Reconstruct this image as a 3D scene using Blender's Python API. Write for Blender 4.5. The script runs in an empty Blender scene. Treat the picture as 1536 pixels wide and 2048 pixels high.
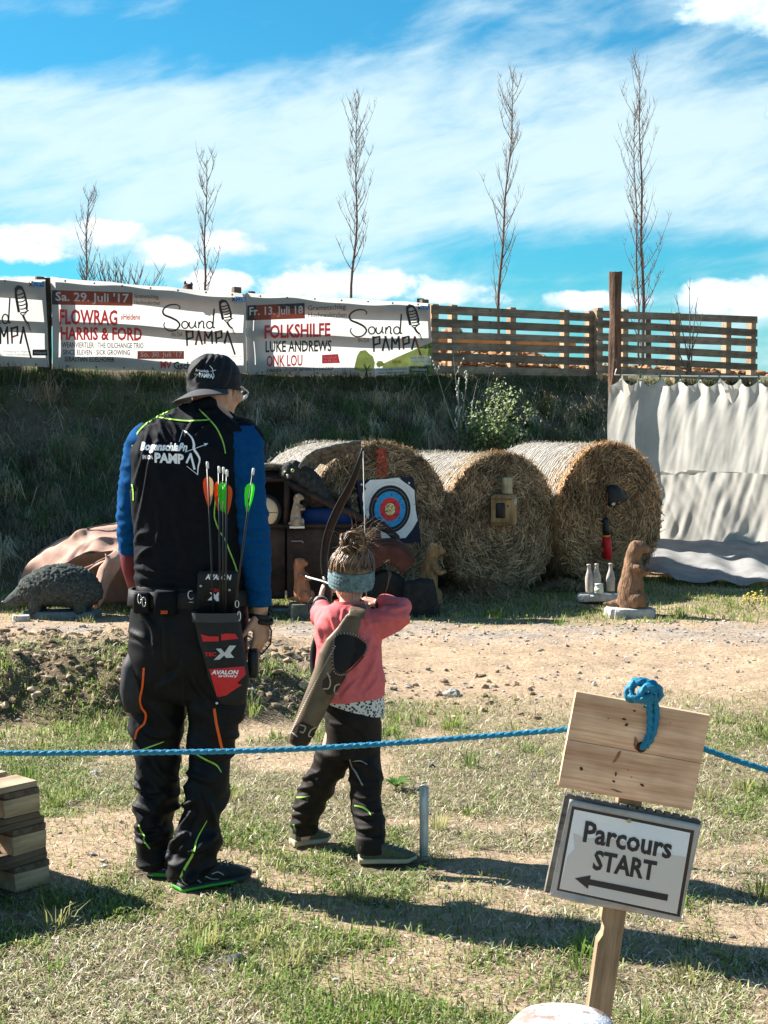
import bpy, bmesh, math, random
import numpy as np
from mathutils import Vector, Matrix, Quaternion, noise
from mathutils.bvhtree import BVHTree
from mathutils.geometry import tessellate_polygon

random.seed(7)
RNG = np.random.default_rng(11)
SC = bpy.context.scene
COL = SC.collection
R = math.radians

# ------------------------------------------------------------------ camera, world, sun, exposure
F = 3078.0                       # focal length in pixels of the 1536 x 2048 photograph
CAM = Vector((0, 0, 1.6))
PITCH = math.atan(192 / F)
cam = bpy.data.cameras.new('camera')
cam.sensor_width = 36.0
cam.lens = 36.0 * F / 2048
cam.clip_start = 0.05
cam.clip_end = 2000
cam_o = bpy.data.objects.new('camera', cam)
cam_o.location = CAM
cam_o.rotation_euler = (math.pi / 2 - PITCH, 0, 0)
COL.objects.link(cam_o)
SC.camera = cam_o

SUN_EL = R(38)
SUN_AZ = R(-66)                  # from +Y, clockwise
SUN = Vector((math.sin(SUN_AZ) * math.cos(SUN_EL), math.cos(SUN_AZ) * math.cos(SUN_EL), math.sin(SUN_EL)))
sl = bpy.data.lights.new('sun', 'SUN')
sl.energy = 5.0
sl.angle = R(0.5)
sl.color = (1.0, 0.955, 0.88)
sun_o = bpy.data.objects.new('sun', sl)
sun_o.rotation_euler = SUN.to_track_quat('Z', 'Y').to_euler()
sun_o.location = SUN * 60
COL.objects.link(sun_o)

SC.view_settings.view_transform = 'Standard'
SC.view_settings.look = 'None'
SC.view_settings.gamma = 1.0
SC.view_settings.exposure = 1.53

def make_world():
    w = bpy.data.worlds.new('World')
    SC.world = w
    w.use_nodes = True
    nt = w.node_tree
    nt.nodes.clear()
    N, L = nt.nodes.new, nt.links.new
    def m(op, a, b=None, c=None, clamp=False):
        n = N('ShaderNodeMath'); n.operation = op; n.use_clamp = clamp
        for i, v in enumerate((a, b, c)):
            if v is None: continue
            if isinstance(v, (int, float)): n.inputs[i].default_value = v
            else: L(v, n.inputs[i])
        return n.outputs[0]
    def mixc(f, a, b):
        n = N('ShaderNodeMix'); n.data_type = 'RGBA'
        for s, v in ((0, f), (6, a), (7, b)):
            if isinstance(v, (int, float)): n.inputs[s].default_value = v
            elif isinstance(v, tuple): n.inputs[s].default_value = v
            else: L(v, n.inputs[s])
        return n.outputs[2]
    sky = N('ShaderNodeTexSky'); sky.sky_type = 'NISHITA'; sky.sun_disc = False
    sky.sun_elevation = SUN_EL; sky.sun_rotation = SUN_AZ
    sky.air_density = 1.0; sky.dust_density = 0.6; sky.ozone_density = 2.0
    tint = N('ShaderNodeMix'); tint.data_type = 'RGBA'; tint.blend_type = 'MULTIPLY'
    tint.inputs[0].default_value = 1.0
    L(sky.outputs[0], tint.inputs[6]); tint.inputs[7].default_value = (0.24, 0.97, 1.18, 1)
    base = tint.outputs[2]
    tc = N('ShaderNodeTexCoord')
    sep = N('ShaderNodeSeparateXYZ'); L(tc.outputs['Generated'], sep.inputs[0])
    x, y, z = sep.outputs
    az = m('ARCTAN2', x, y)
    hyp = m('SQRT', m('ADD', m('MULTIPLY', x, x), m('MULTIPLY', y, y)))
    el = m('DIVIDE', z, m('MAXIMUM', hyp, 0.02))
    def coord(sa, se, oz):
        c = N('ShaderNodeCombineXYZ')
        L(m('MULTIPLY', az, sa), c.inputs[0]); L(m('MULTIPLY', el, se), c.inputs[1]); c.inputs[2].default_value = oz
        return c.outputs[0]
    def nz(co, scale, det, rough, dist=0.0):
        n = N('ShaderNodeTexNoise'); n.inputs['Scale'].default_value = scale; n.inputs['Detail'].default_value = det
        n.inputs['Roughness'].default_value = rough; n.inputs['Distortion'].default_value = dist
        L(co, n.inputs['Vector']); return n.outputs['Fac']
    def smooth(v, a, b):
        n = N('ShaderNodeMapRange'); n.interpolation_type = 'SMOOTHSTEP'
        L(v, n.inputs[0]); n.inputs[1].default_value = a; n.inputs[2].default_value = b
        return n.outputs[0]
    def blob(a0, e0, ra, re):
        dx = m('DIVIDE', m('SUBTRACT', az, a0), ra); dy = m('DIVIDE', m('SUBTRACT', el, e0), re)
        return m('SUBTRACT', 1.0, m('ADD', m('MULTIPLY', dx, dx), m('MULTIPLY', dy, dy)))
    def bl(px, py, rx, ry):
        return blob((px - 768) / F, (832 - py) / F, rx / F, ry / F)
    # high thin cloud: tilted streaks
    tl = N('ShaderNodeMapping'); tl.inputs['Rotation'].default_value = (0, 0, R(-14))
    L(coord(1, 1, 0), tl.inputs[0])
    tl2 = N('ShaderNodeMapping'); tl2.inputs['Scale'].default_value = (7, 24, 1); L(tl.outputs[0], tl2.inputs[0])
    c1 = nz(tl2.outputs[0], 1.0, 8, 0.58, 0.7)
    tl3 = N('ShaderNodeMapping'); tl3.inputs['Scale'].default_value = (22, 60, 1); L(tl.outputs[0], tl3.inputs[0])
    c2 = nz(tl3.outputs[0], 1.0, 6, 0.6, 0.4)
    veil = m('MAXIMUM', bl(800, 330, 1500, 250), 0.0)
    holes = m('ADD', m('MAXIMUM', bl(150, 130, 420, 75), 0.0), m('ADD', m('MULTIPLY', m('MAXIMUM', bl(560, 20, 420, 120), 0.0), 0.9), m('MULTIPLY', m('MAXIMUM', bl(1150, 505, 420, 60), 0.0), 0.9)))
    holes = m('ADD', holes, m('MULTIPLY', m('MAXIMUM', bl(50, 545, 160, 50), 0.0), 1.2))
    ci = m('ADD', m('MULTIPLY', veil, 0.40), m('ADD', m('MULTIPLY', c1, 0.95), m('MULTIPLY', c2, 0.55)))
    ci = m('SUBTRACT', ci, m('ADD', m('MULTIPLY', holes, 0.36), 0.10))
    cirrus = m('MULTIPLY', smooth(ci, 0.44, 1.10), 0.86)
    col = mixc(cirrus, base, (6.9, 8.5, 8.9, 1))
    # heaped clouds low over the bank
    blobs = [bl(60, 492, 150, 46), bl(210, 478, 150, 38), bl(330, 505, 90, 40), bl(465, 492, 75, 30), bl(440, 570, 90, 30),
             bl(640, 568, 150, 52), bl(760, 572, 120, 40), bl(900, 590, 130, 32), bl(1180, 605, 130, 22), bl(1460, 605, 130, 46),
             bl(1480, 40, 150, 75), bl(1400, 10, 60, 40), bl(1540, 240, 40, 42), bl(-200, 500, 160, 50), bl(1750, 590, 200, 60), bl(40, 580, 160, 20)]
    mx = blobs[0]
    for b in blobs[1:]: mx = m('MAXIMUM', mx, b)
    pu = nz(coord(1, 1.5, 3.1), 30, 9, 0.6, 0.2)
    pl_ = nz(coord(1, 1.6, 7.7), 11, 5, 0.5, 0.1)
    dens = m('ADD', m('MULTIPLY', mx, 0.92), m('ADD', m('MULTIPLY', m('SUBTRACT', pu, 0.5), 2.6), m('MULTIPLY', m('SUBTRACT', pl_, 0.5), 1.4)))
    cum = smooth(dens, 0.02, 0.46)
    sh = nz(coord(1, 2.0, 12.0), 20, 6, 0.55, 0.1)
    shade = smooth(m('ADD', m('MULTIPLY', m('SUBTRACT', dens, 0.4), 0.6), m('SUBTRACT', sh, 0.2)), 0.1, 0.72)
    cc = mixc(shade, (4.6, 7.0, 8.4, 1), (11.5, 11.6, 11.6, 1))
    col = mixc(cum, col, cc)
    # the clouds sit only in the low sky; overhead it is clear blue
    hi = smooth(el, 0.30, 0.75)
    col = mixc(hi, col, mixc(0.5, base, sky.outputs[0]))
    bg = N('ShaderNodeBackground'); bg.inputs['Strength'].default_value = 0.043
    L(col, bg.inputs[0])
    out = N('ShaderNodeOutputWorld'); L(bg.outputs[0], out.inputs[0])
make_world()

# ------------------------------------------------------------------ helpers
CP, SP = math.cos(PITCH), math.sin(PITCH)
def ray(px, py):
    x, v = (px - 768) / F, (1024 - py) / F
    return Vector((x, CP + v * SP, -SP + v * CP))
def P(px, py, Y):                 # the point at world distance Y seen at a photo position
    d = ray(px, py); return CAM + d * (Y / d.y)
def G(px, py, z=0.0):             # ground point
    d = ray(px, py); return CAM + d * ((z - CAM.z) / d.z)

def tag(o, label=None, cat=None, group=None, kind=None):
    if label: o['label'] = label
    if cat: o['category'] = cat
    if group: o['group'] = group
    if kind: o['kind'] = kind
    return o
def wloc(o):
    v = Vector((0, 0, 0))
    while o is not None:
        v += o.location; o = o.parent
    return v
def thing(name, label, cat, loc, group=None):
    o = bpy.data.objects.new(name, None); COL.objects.link(o)
    o.location = loc; o.empty_display_size = 0.1
    return tag(o, label, cat, group)

class MB:
    """collects world-space geometry; build() links it as one mesh object"""
    def __init__(s): s.V = []; s.F = []; s.M = []; s.C = None
    def add(s, vs, fs, m=0):
        b = len(s.V); s.V.extend(Vector(v) for v in vs)
        for f in fs: s.F.append(tuple(b + i for i in f)); s.M.append(m)
        return b
    def box(s, c, size, rot=None, m=0, jit=0.0):
        c = Vector(c); hx, hy, hz = (k / 2 for k in size)
        vs = []
        for x in (-hx, hx):
            for y in (-hy, hy):
                for z in (-hz, hz):
                    v = Vector((x + random.uniform(-jit, jit), y + random.uniform(-jit, jit), z + random.uniform(-jit, jit)))
                    vs.append(c + (rot @ v if rot else v))
        s.add(vs, [(0, 1, 3, 2), (4, 6, 7, 5), (0, 4, 5, 1), (2, 3, 7, 6), (0, 2, 6, 4), (1, 5, 7, 3)], m)
    def ebox(s, c, ex, ey, ez, m=0):   # box by three half-edge vectors
        rot = None; c = Vector(c); vs = []
        for i in (-1, 1):
            for j in (-1, 1):
                for k in (-1, 1): vs.append(c + ex * i + ey * j + ez * k)
        s.add(vs, [(0, 1, 3, 2), (4, 6, 7, 5), (0, 4, 5, 1), (2, 3, 7, 6), (0, 2, 6, 4), (1, 5, 7, 3)], m)
    def rings(s, rs, m=0, caps=True, closed=True):
        n = len(rs[0]); b = len(s.V)
        for r in rs: s.V.extend(Vector(v) for v in r)
        for i in range(len(rs) - 1):
            for j in range(n if closed else n - 1):
                k = (j + 1) % n
                s.F.append((b + i * n + j, b + i * n + k, b + (i + 1) * n + k, b + (i + 1) * n + j)); s.M.append(m)
        if caps and closed:
            s.F.append(tuple(b + j for j in reversed(range(n)))); s.M.append(m)
            s.F.append(tuple(b + (len(rs) - 1) * n + j for j in range(n))); s.M.append(m)
    def tube(s, pts, rad, n=8, m=0, caps=True, ref=None, ends=False):
        pts = [Vector(p) for p in pts]
        if not isinstance(rad, list): rad = [rad] * len(pts)
        rad = list(rad)
        if ends:   # rounded ends
            d0 = (pts[0] - pts[1]).normalized(); d1 = (pts[-1] - pts[-2]).normalized()
            r0 = rad[0] if not isinstance(rad[0], tuple) else min(rad[0]); r1 = rad[-1] if not isinstance(rad[-1], tuple) else min(rad[-1])
            sc = lambda r, k: tuple(q * k for q in r) if isinstance(r, tuple) else r * k
            pts = [pts[0] + d0 * r0 * .9, pts[0] + d0 * r0 * .55] + pts + [pts[-1] + d1 * r1 * .55, pts[-1] + d1 * r1 * .9]
            rad = [sc(rad[0], .35), sc(rad[0], .8)] + rad + [sc(rad[-1], .8), sc(rad[-1], .35)]
        up = Vector(ref) if ref is not None else None
        rs = []; a = None
        for i, p in enumerate(pts):
            t = (pts[min(i + 1, len(pts) - 1)] - pts[max(i - 1, 0)])
            t = t.normalized() if t.length > 1e-9 else Vector((0, 0, 1))
            if up is not None: a = up - t * up.dot(t)
            elif a is None:
                q = Vector((0, 0, 1)) if abs(t.z) < .9 else Vector((1, 0, 0)); a = q - t * q.dot(t)
            else: a = a - t * a.dot(t)
            a.normalize(); b = t.cross(a)
            r = rad[i]; ra, rb = r if isinstance(r, tuple) else (r, r)
            rs.append([p + a * (ra * math.cos(2 * math.pi * k / n)) + b * (rb * math.sin(2 * math.pi * k / n)) for k in range(n)])
        s.rings(rs, m, caps)
    def ell(s, c, r, rot=None, m=0, n=20, k=12):
        c = Vector(c); r = r if isinstance(r, (tuple, list)) else (r, r, r); rs = []
        for i in range(k + 1):
            th = math.pi * (0.02 + 0.96 * i / k); ring = []
            for j in range(n):
                ph = 2 * math.pi * j / n
                v = Vector((r[0] * math.sin(th) * math.cos(ph), r[1] * math.sin(th) * math.sin(ph), -r[2] * math.cos(th)))
                ring.append(c + (rot @ v if rot else v))
            rs.append(ring)
        s.rings(rs, m)
    def hloft(s, secs, n=36, ex=2.3, m=0, caps=True):  # sections: (centre, half width x, half depth y[, yaw])
        rs = []
        for q in secs:
            c, a, b = q[0], q[1], q[2]; yaw = q[3] if len(q) > 3 else 0.0; ring = []
            for j in range(n):
                t = 2 * math.pi * j / n; ct, st = math.cos(t), math.sin(t)
                x = a * math.copysign(abs(ct) ** (2 / ex), ct); y = b * math.copysign(abs(st) ** (2 / ex), st)
                ring.append(Vector(c) + Vector((x * math.cos(yaw) - y * math.sin(yaw), x * math.sin(yaw) + y * math.cos(yaw), 0)))
            rs.append(ring)
        s.rings(rs, m, caps)
    def lathe(s, c, prof, n=20, m=0, axis=None, caps=True):
        q = Vector((0, 0, 1)).rotation_difference(Vector(axis)) if axis is not None else None
        rs = []
        for r, z in prof:
            ring = []
            for j in range(n):
                v = Vector((r * math.cos(2 * math.pi * j / n), r * math.sin(2 * math.pi * j / n), z))
                ring.append(Vector(c) + (q @ v if q else v))
            rs.append(ring)
        s.rings(rs, m, caps)
    def grid(s, fn, nu, nv, m=0):
        b = len(s.V)
        for i in range(nu + 1):
            for j in range(nv + 1): s.V.append(Vector(fn(i / nu, j / nv)))
        for i in range(nu):
            for j in range(nv):
                a = b + i * (nv + 1) + j
                s.F.append((a, a + nv + 1, a + nv + 2, a + 1)); s.M.append(m)
    def shell(s, fn, nu, nv, th, m=0):           # a sheet with thickness
        g = MB(); g.grid(fn, nu, nv); ns = g.normals(); b = len(s.V); n = len(g.V)
        s.V.extend(v + k * th * .5 for v, k in zip(g.V, ns)); s.V.extend(v - k * th * .5 for v, k in zip(g.V, ns))
        for f in g.F:
            s.F.append(tuple(b + i for i in f)); s.M.append(m)
            s.F.append(tuple(b + n + i for i in reversed(f))); s.M.append(m)
        w = nv + 1
        loop = [i * w for i in range(nu + 1)] + [nu * w + j for j in range(1, w)] + [i * w + nv for i in range(nu - 1, -1, -1)] + [j for j in range(nv - 1, 0, -1)]
        for i, a in enumerate(loop):
            c = loop[(i + 1) % len(loop)]
            s.F.append((b + a, b + n + a, b + n + c, b + c)); s.M.append(m)
    def tmpmesh(s):
        me = bpy.data.meshes.new('tmp'); me.from_pydata([tuple(v) for v in s.V], [], s.F); me.update(); return me
    def normals(s):
        me = s.tmpmesh(); a = np.empty(len(me.vertices) * 3, np.float32)
        me.vertices.foreach_get('normal', a); bpy.data.meshes.remove(me)
        return [Vector(v) for v in a.reshape(-1, 3).astype(float)]
    def disp(s, fn):
        ns = s.normals()
        for i, (v, n) in enumerate(zip(s.V, ns)): s.V[i] = v + n * fn(v, n)
        return s
    def fuse(s, voxel, it=4, fac=.5):            # join overlapping pieces into one continuous surface
        me = s.tmpmesh(); o = bpy.data.objects.new('tmp', me); COL.objects.link(o)
        md = o.modifiers.new('r', 'REMESH'); md.mode = 'VOXEL'; md.voxel_size = voxel
        if it: ms = o.modifiers.new('s', 'SMOOTH'); ms.iterations = it; ms.factor = fac
        bpy.context.view_layer.update()
        m2 = bpy.data.meshes.new_from_object(o.evaluated_get(bpy.context.evaluated_depsgraph_get()))
        r = MB(); r.V = [v.co.copy() for v in m2.vertices]; r.F = [tuple(p.vertices) for p in m2.polygons]; r.M = [0] * len(r.F)
        bpy.data.objects.remove(o); bpy.data.meshes.remove(me); bpy.data.meshes.remove(m2)
        return r
    def bvh(s): return BVHTree.FromPolygons([tuple(v) for v in s.V], s.F)
    def build(s, name, mats, parent=None, smooth=True, origin=None, cols=None):
        if not isinstance(mats, (list, tuple)): mats = [mats]
        if parent is not None: org = wloc(parent)
        elif origin is not None: org = Vector(origin)
        else:
            xs = [v.x for v in s.V]; ys = [v.y for v in s.V]
            org = Vector(((min(xs) + max(xs)) / 2, (min(ys) + max(ys)) / 2, min(v.z for v in s.V)))
        me = bpy.data.meshes.new(name)
        me.from_pydata([tuple(v - org) for v in s.V], [], s.F)
        for m in mats: me.materials.append(m)
        me.polygons.foreach_set('material_index', s.M)
        me.polygons.foreach_set('use_smooth', [smooth] * len(s.F))
        if cols is not None:
            at = me.color_attributes.new('Col', 'FLOAT_COLOR', 'POINT')
            a = np.ones((len(s.V), 4), np.float32); a[:, :3] = cols; at.data.foreach_set('color', a.ravel())
        me.update()
        o = bpy.data.objects.new(name, me); COL.objects.link(o)
        if parent is not None: o.parent = parent
        else: o.location = org
        return o

def np_mesh(name, V, faces_groups, cols, mat, origin=(0, 0, 0)):
    """V (n,3); faces_groups: list of int arrays (k, m)"""
    me = bpy.data.meshes.new(name); org = np.array(origin)
    me.vertices.add(len(V)); me.vertices.foreach_set('co', (V - org).astype(np.float32).ravel())
    li = np.concatenate([g.ravel() for g in faces_groups]); tot = np.concatenate([np.full(len(g), g.shape[1]) for g in faces_groups])
    me.loops.add(len(li)); me.loops.foreach_set('vertex_index', li.astype(np.int32))
    me.polygons.add(len(tot)); me.polygons.foreach_set('loop_start', (np.cumsum(tot) - tot).astype(np.int32))
    me.polygons.foreach_set('loop_total', tot.astype(np.int32))
    me.polygons.foreach_set('use_smooth', np.ones(len(tot), bool))
    at = me.color_attributes.new('Col', 'FLOAT_COLOR', 'POINT')
    a = np.ones((len(V), 4), np.float32); a[:, :3] = cols; at.data.foreach_set('color', a.ravel())
    me.materials.append(mat); me.update(calc_edges=True)
    o = bpy.data.objects.new(name, me); COL.objects.link(o); o.location = origin
    return o

def vn(x, y, seed=0):
    """2-D value noise, 0..1"""
    x = np.asarray(x, float); y = np.asarray(y, float)
    xi = np.floor(x).astype(np.int64); yi = np.floor(y).astype(np.int64); fx = x - xi; fy = y - yi
    fx = fx * fx * (3 - 2 * fx); fy = fy * fy * (3 - 2 * fy)
    def h(a, b):
        k = (a * 374761393 + b * 668265263 + seed * 974634777) & 0xFFFFFFFF
        k = ((k ^ (k >> 13)) * 1274126177) & 0xFFFFFFFF
        return ((k ^ (k >> 16)) & 0xFFFF) / 65535.0
    return (h(xi, yi) * (1 - fx) + h(xi + 1, yi) * fx) * (1 - fy) + (h(xi, yi + 1) * (1 - fx) + h(xi + 1, yi + 1) * fx) * fy
def fbm(x, y, seed=0, o=4):
    t = 0; a = .5; f = 1.0; s = 0
    for i in range(o): t = t + a * vn(x * f, y * f, seed + i); s += a; a *= .5; f *= 2.03
    return t / s
def sst(v, a, b):
    t = np.clip((v - a) / (b - a), 0, 1); return t * t * (3 - 2 * t)

# ------------------------------------------------------------------ materials
MATS = {}
def M(name, col, rough=.7, var=.18, vs=18., bump=0., bs=90., metal=0., spec=.3, trans=0., stretch=(1, 1, 1), col2=None, dist=.01, sheen=0., crease=None):
    if name in MATS: return MATS[name]
    m = bpy.data.materials.new(name); m.use_nodes = True; nt = m.node_tree; N, L = nt.nodes.new, nt.links.new
    b = nt.nodes['Principled BSDF']; out = nt.nodes['Material Output']
    b.inputs['Roughness'].default_value = rough; b.inputs['Metallic'].default_value = metal; b.inputs['Specular IOR Level'].default_value = spec
    if sheen: b.inputs['Sheen Weight'].default_value = sheen
    tc = N('ShaderNodeTexCoord'); mp = N('ShaderNodeMapping'); mp.inputs['Scale'].default_value = stretch; L(tc.outputs['Object'], mp.inputs[0])
    nz = N('ShaderNodeTexNoise'); nz.inputs['Scale'].default_value = vs; nz.inputs['Detail'].default_value = 6; nz.inputs['Roughness'].default_value = .62
    L(mp.outputs[0], nz.inputs['Vector'])
    mr = N('ShaderNodeMapRange'); mr.inputs[1].default_value = .3; mr.inputs[2].default_value = .7; L(nz.outputs[0], mr.inputs[0])
    mx = N('ShaderNodeMix'); mx.data_type = 'RGBA'; L(mr.outputs[0], mx.inputs[0])
    c = col
    lo = tuple(k * (1 - var) for k in c); hi = tuple(min(1, k * (1 + var)) for k in c) if col2 is None else col2
    mx.inputs[6].default_value = (*lo, 1); mx.inputs[7].default_value = (*hi, 1)
    L(mx.outputs[2], b.inputs['Base Color'])
    if bump:
        n2 = N('ShaderNodeTexNoise'); n2.inputs['Scale'].default_value = bs; n2.inputs['Detail'].default_value = 5; L(mp.outputs[0], n2.inputs['Vector'])
        bp = N('ShaderNodeBump'); bp.inputs['Strength'].default_value = bump; bp.inputs['Distance'].default_value = dist
        L(n2.outputs[0], bp.inputs['Height']); L(bp.outputs[0], b.inputs['Normal'])
        if crease:                               # larger folds pressed into the cloth
            m3 = N('ShaderNodeMapping'); m3.inputs['Scale'].default_value = crease[2]; m3.inputs['Rotation'].default_value = (.3, .5, 0); L(tc.outputs['Object'], m3.inputs[0])
            n3 = N('ShaderNodeTexNoise'); n3.noise_type = 'RIDGED_MULTIFRACTAL'; n3.inputs['Scale'].default_value = crease[0]; n3.inputs['Detail'].default_value = 3; n3.inputs['Distortion'].default_value = .5; L(m3.outputs[0], n3.inputs['Vector'])
            b3 = N('ShaderNodeBump'); b3.inputs['Strength'].default_value = .8; b3.inputs['Distance'].default_value = crease[1]; L(n3.outputs[0], b3.inputs['Height']); L(b3.outputs[0], bp.inputs['Normal'])
    if trans:
        t = N('ShaderNodeBsdfTranslucent'); L(mx.outputs[2], t.inputs[0])
        ms = N('ShaderNodeMixShader'); ms.inputs[0].default_value = trans
        L(b.outputs[0], ms.inputs[1]); L(t.outputs[0], ms.inputs[2]); L(ms.outputs[0], out.inputs[0])
    MATS[name] = m; return m

def wood(name, c1, c2, axis='X', scale=9., rough=.75, knots=True, bump=.25):
    """grain running along one object axis, with knots"""
    if name in MATS: return MATS[name]
    m = bpy.data.materials.new(name); m.use_nodes = True; nt = m.node_tree; N, L = nt.nodes.new, nt.links.new
    b = nt.nodes['Principled BSDF']; b.inputs['Roughness'].default_value = rough; b.inputs['Specular IOR Level'].default_value = .25
    tc = N('ShaderNodeTexCoord'); mp = N('ShaderNodeMapping')
    sc = {'X': (.06, 1, 1), 'Y': (1, .06, 1), 'Z': (1, 1, .06)}[axis]; mp.inputs['Scale'].default_value = sc
    L(tc.outputs['Object'], mp.inputs[0])
    n1 = N('ShaderNodeTexNoise'); n1.inputs['Scale'].default_value = scale * 6; n1.inputs['Detail'].default_value = 6; n1.inputs['Distortion'].default_value = .6; L(mp.outputs[0], n1.inputs['Vector'])
    n2 = N('ShaderNodeTexNoise'); n2.inputs['Scale'].default_value = scale * .8; n2.inputs['Detail'].default_value = 3; L(tc.outputs['Object'], n2.inputs['Vector'])
    n3 = N('ShaderNodeTexNoise'); n3.inputs['Scale'].default_value = scale * 28; n3.inputs['Detail'].default_value = 3; L(mp.outputs[0], n3.inputs['Vector'])
    ad = N('ShaderNodeMath'); ad.operation = 'ADD'; L(n1.outputs[0], ad.inputs[0])
    s2 = N('ShaderNodeMath'); s2.operation = 'MULTIPLY_ADD'; L(n3.outputs[0], s2.inputs[0]); s2.inputs[1].default_value = .5; s2.inputs[2].default_value = -.25
    L(s2.outputs[0], ad.inputs[1])
    mr = N('ShaderNodeMapRange'); mr.inputs[1].default_value = .32; mr.inputs[2].default_value = .68; L(ad.outputs[0], mr.inputs[0])
    mx = N('ShaderNodeMix'); mx.data_type = 'RGBA'; mx.inputs[6].default_value = (*c1, 1); mx.inputs[7].default_value = (*c2, 1); L(mr.outputs[0], mx.inputs[0])
    mx2 = N('ShaderNodeMix'); mx2.data_type = 'RGBA'; mx2.blend_type = 'MULTIPLY'; L(mx.outputs[2], mx2.inputs[6])
    cr = N('ShaderNodeMapRange'); cr.inputs[1].default_value = .3; cr.inputs[2].default_value = .6; cr.inputs[3].default_value = .62; cr.inputs[4].default_value = 1.1
    L(n2.outputs[0], cr.inputs[0]); mx2.inputs[0].default_value = 1.0; L(cr.outputs[0], mx2.inputs[7])
    src = mx2.outputs[2]
    if knots:
        vo = N('ShaderNodeTexVoronoi'); vo.inputs['Scale'].default_value = scale * 1.1; L(tc.outputs['Object'], vo.inputs['Vector'])
        kr = N('ShaderNodeMapRange'); kr.inputs[1].default_value = .05; kr.inputs[2].default_value = .13; L(vo.outputs['Distance'], kr.inputs[0])
        mk = N('ShaderNodeMix'); mk.data_type = 'RGBA'; mk.inputs[6].default_value = (c1[0] * .3, c1[1] * .22, c1[2] * .18, 1)
        L(kr.outputs[0], mk.inputs[0]); L(src, mk.inputs[7]); src = mk.outputs[2]
    L(src, b.inputs['Base Color'])
    bp = N('ShaderNodeBump'); bp.inputs['Strength'].default_value = bump; bp.inputs['Distance'].default_value = .003; L(ad.outputs[0], bp.inputs['Height']); L(bp.outputs[0], b.inputs['Normal'])
    MATS[name] = m; return m

def blade_mat(name, trans=.35, rough=.6):
    if name in MATS: return MATS[name]
    m = bpy.data.materials.new(name); m.use_nodes = True; nt = m.node_tree; N, L = nt.nodes.new, nt.links.new
    b = nt.nodes['Principled BSDF']; b.inputs['Roughness'].default_value = rough; b.inputs['Specular IOR Level'].default_value = .25
    a = N('ShaderNodeVertexColor'); a.layer_name = 'Col'
    L(a.outputs[0], b.inputs['Base Color'])
    if trans:
        t = N('ShaderNodeBsdfTranslucent'); L(a.outputs[0], t.inputs[0]); ms = N('ShaderNodeMixShader'); ms.inputs[0].default_value = trans
        L(b.outputs[0], ms.inputs[1]); L(t.outputs[0], ms.inputs[2]); L(ms.outputs[0], nt.nodes['Material Output'].inputs[0])
    MATS[name] = m; return m

# ------------------------------------------------------------------ flat marks (lettering, piping) laid on a surface
_txt = {}
def text2d(s, bold=0.0):
    k = (s, bold)
    if k in _txt: return _txt[k]
    c = bpy.data.curves.new('t', 'FONT'); c.body = s; c.size = 1.0; c.resolution_u = 2; c.offset = bold
    o = bpy.data.objects.new('t', c); COL.objects.link(o); bpy.context.view_layer.update()
    me = bpy.data.meshes.new_from_object(o.evaluated_get(bpy.context.evaluated_depsgraph_get()))
    V = np.array([v.co[:2] for v in me.vertices]); Fs = [tuple(p.vertices) for p in me.polygons]
    bpy.data.objects.remove(o); bpy.data.curves.remove(c); bpy.data.meshes.remove(me)
    lo, hi = V.min(0), V.max(0); V = (V - lo) / (hi - lo); V[:, 1] = 1 - V[:, 1]
    _txt[k] = (V, Fs); return _txt[k]
def spline(pts, per=6, closed=False):
    pts = [np.array(p, float) for p in pts]; n = len(pts); out = []
    rng = range(n if closed else n - 1)
    for i in rng:
        p1, p2 = pts[i], pts[(i + 1) % n]
        p0 = pts[(i - 1) % n] if closed or i > 0 else 2 * p1 - p2
        p3 = pts[(i + 2) % n] if closed or i + 2 < n else 2 * p2 - p1
        for k in range(per):
            t = k / per
            out.append(.5 * ((2 * p1) + (-p0 + p2) * t + (2 * p0 - 5 * p1 + 4 * p2 - p3) * t * t + (-p0 + 3 * p1 - 3 * p2 + p3) * t ** 3))
    if not closed: out.append(pts[-1])
    return out
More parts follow.
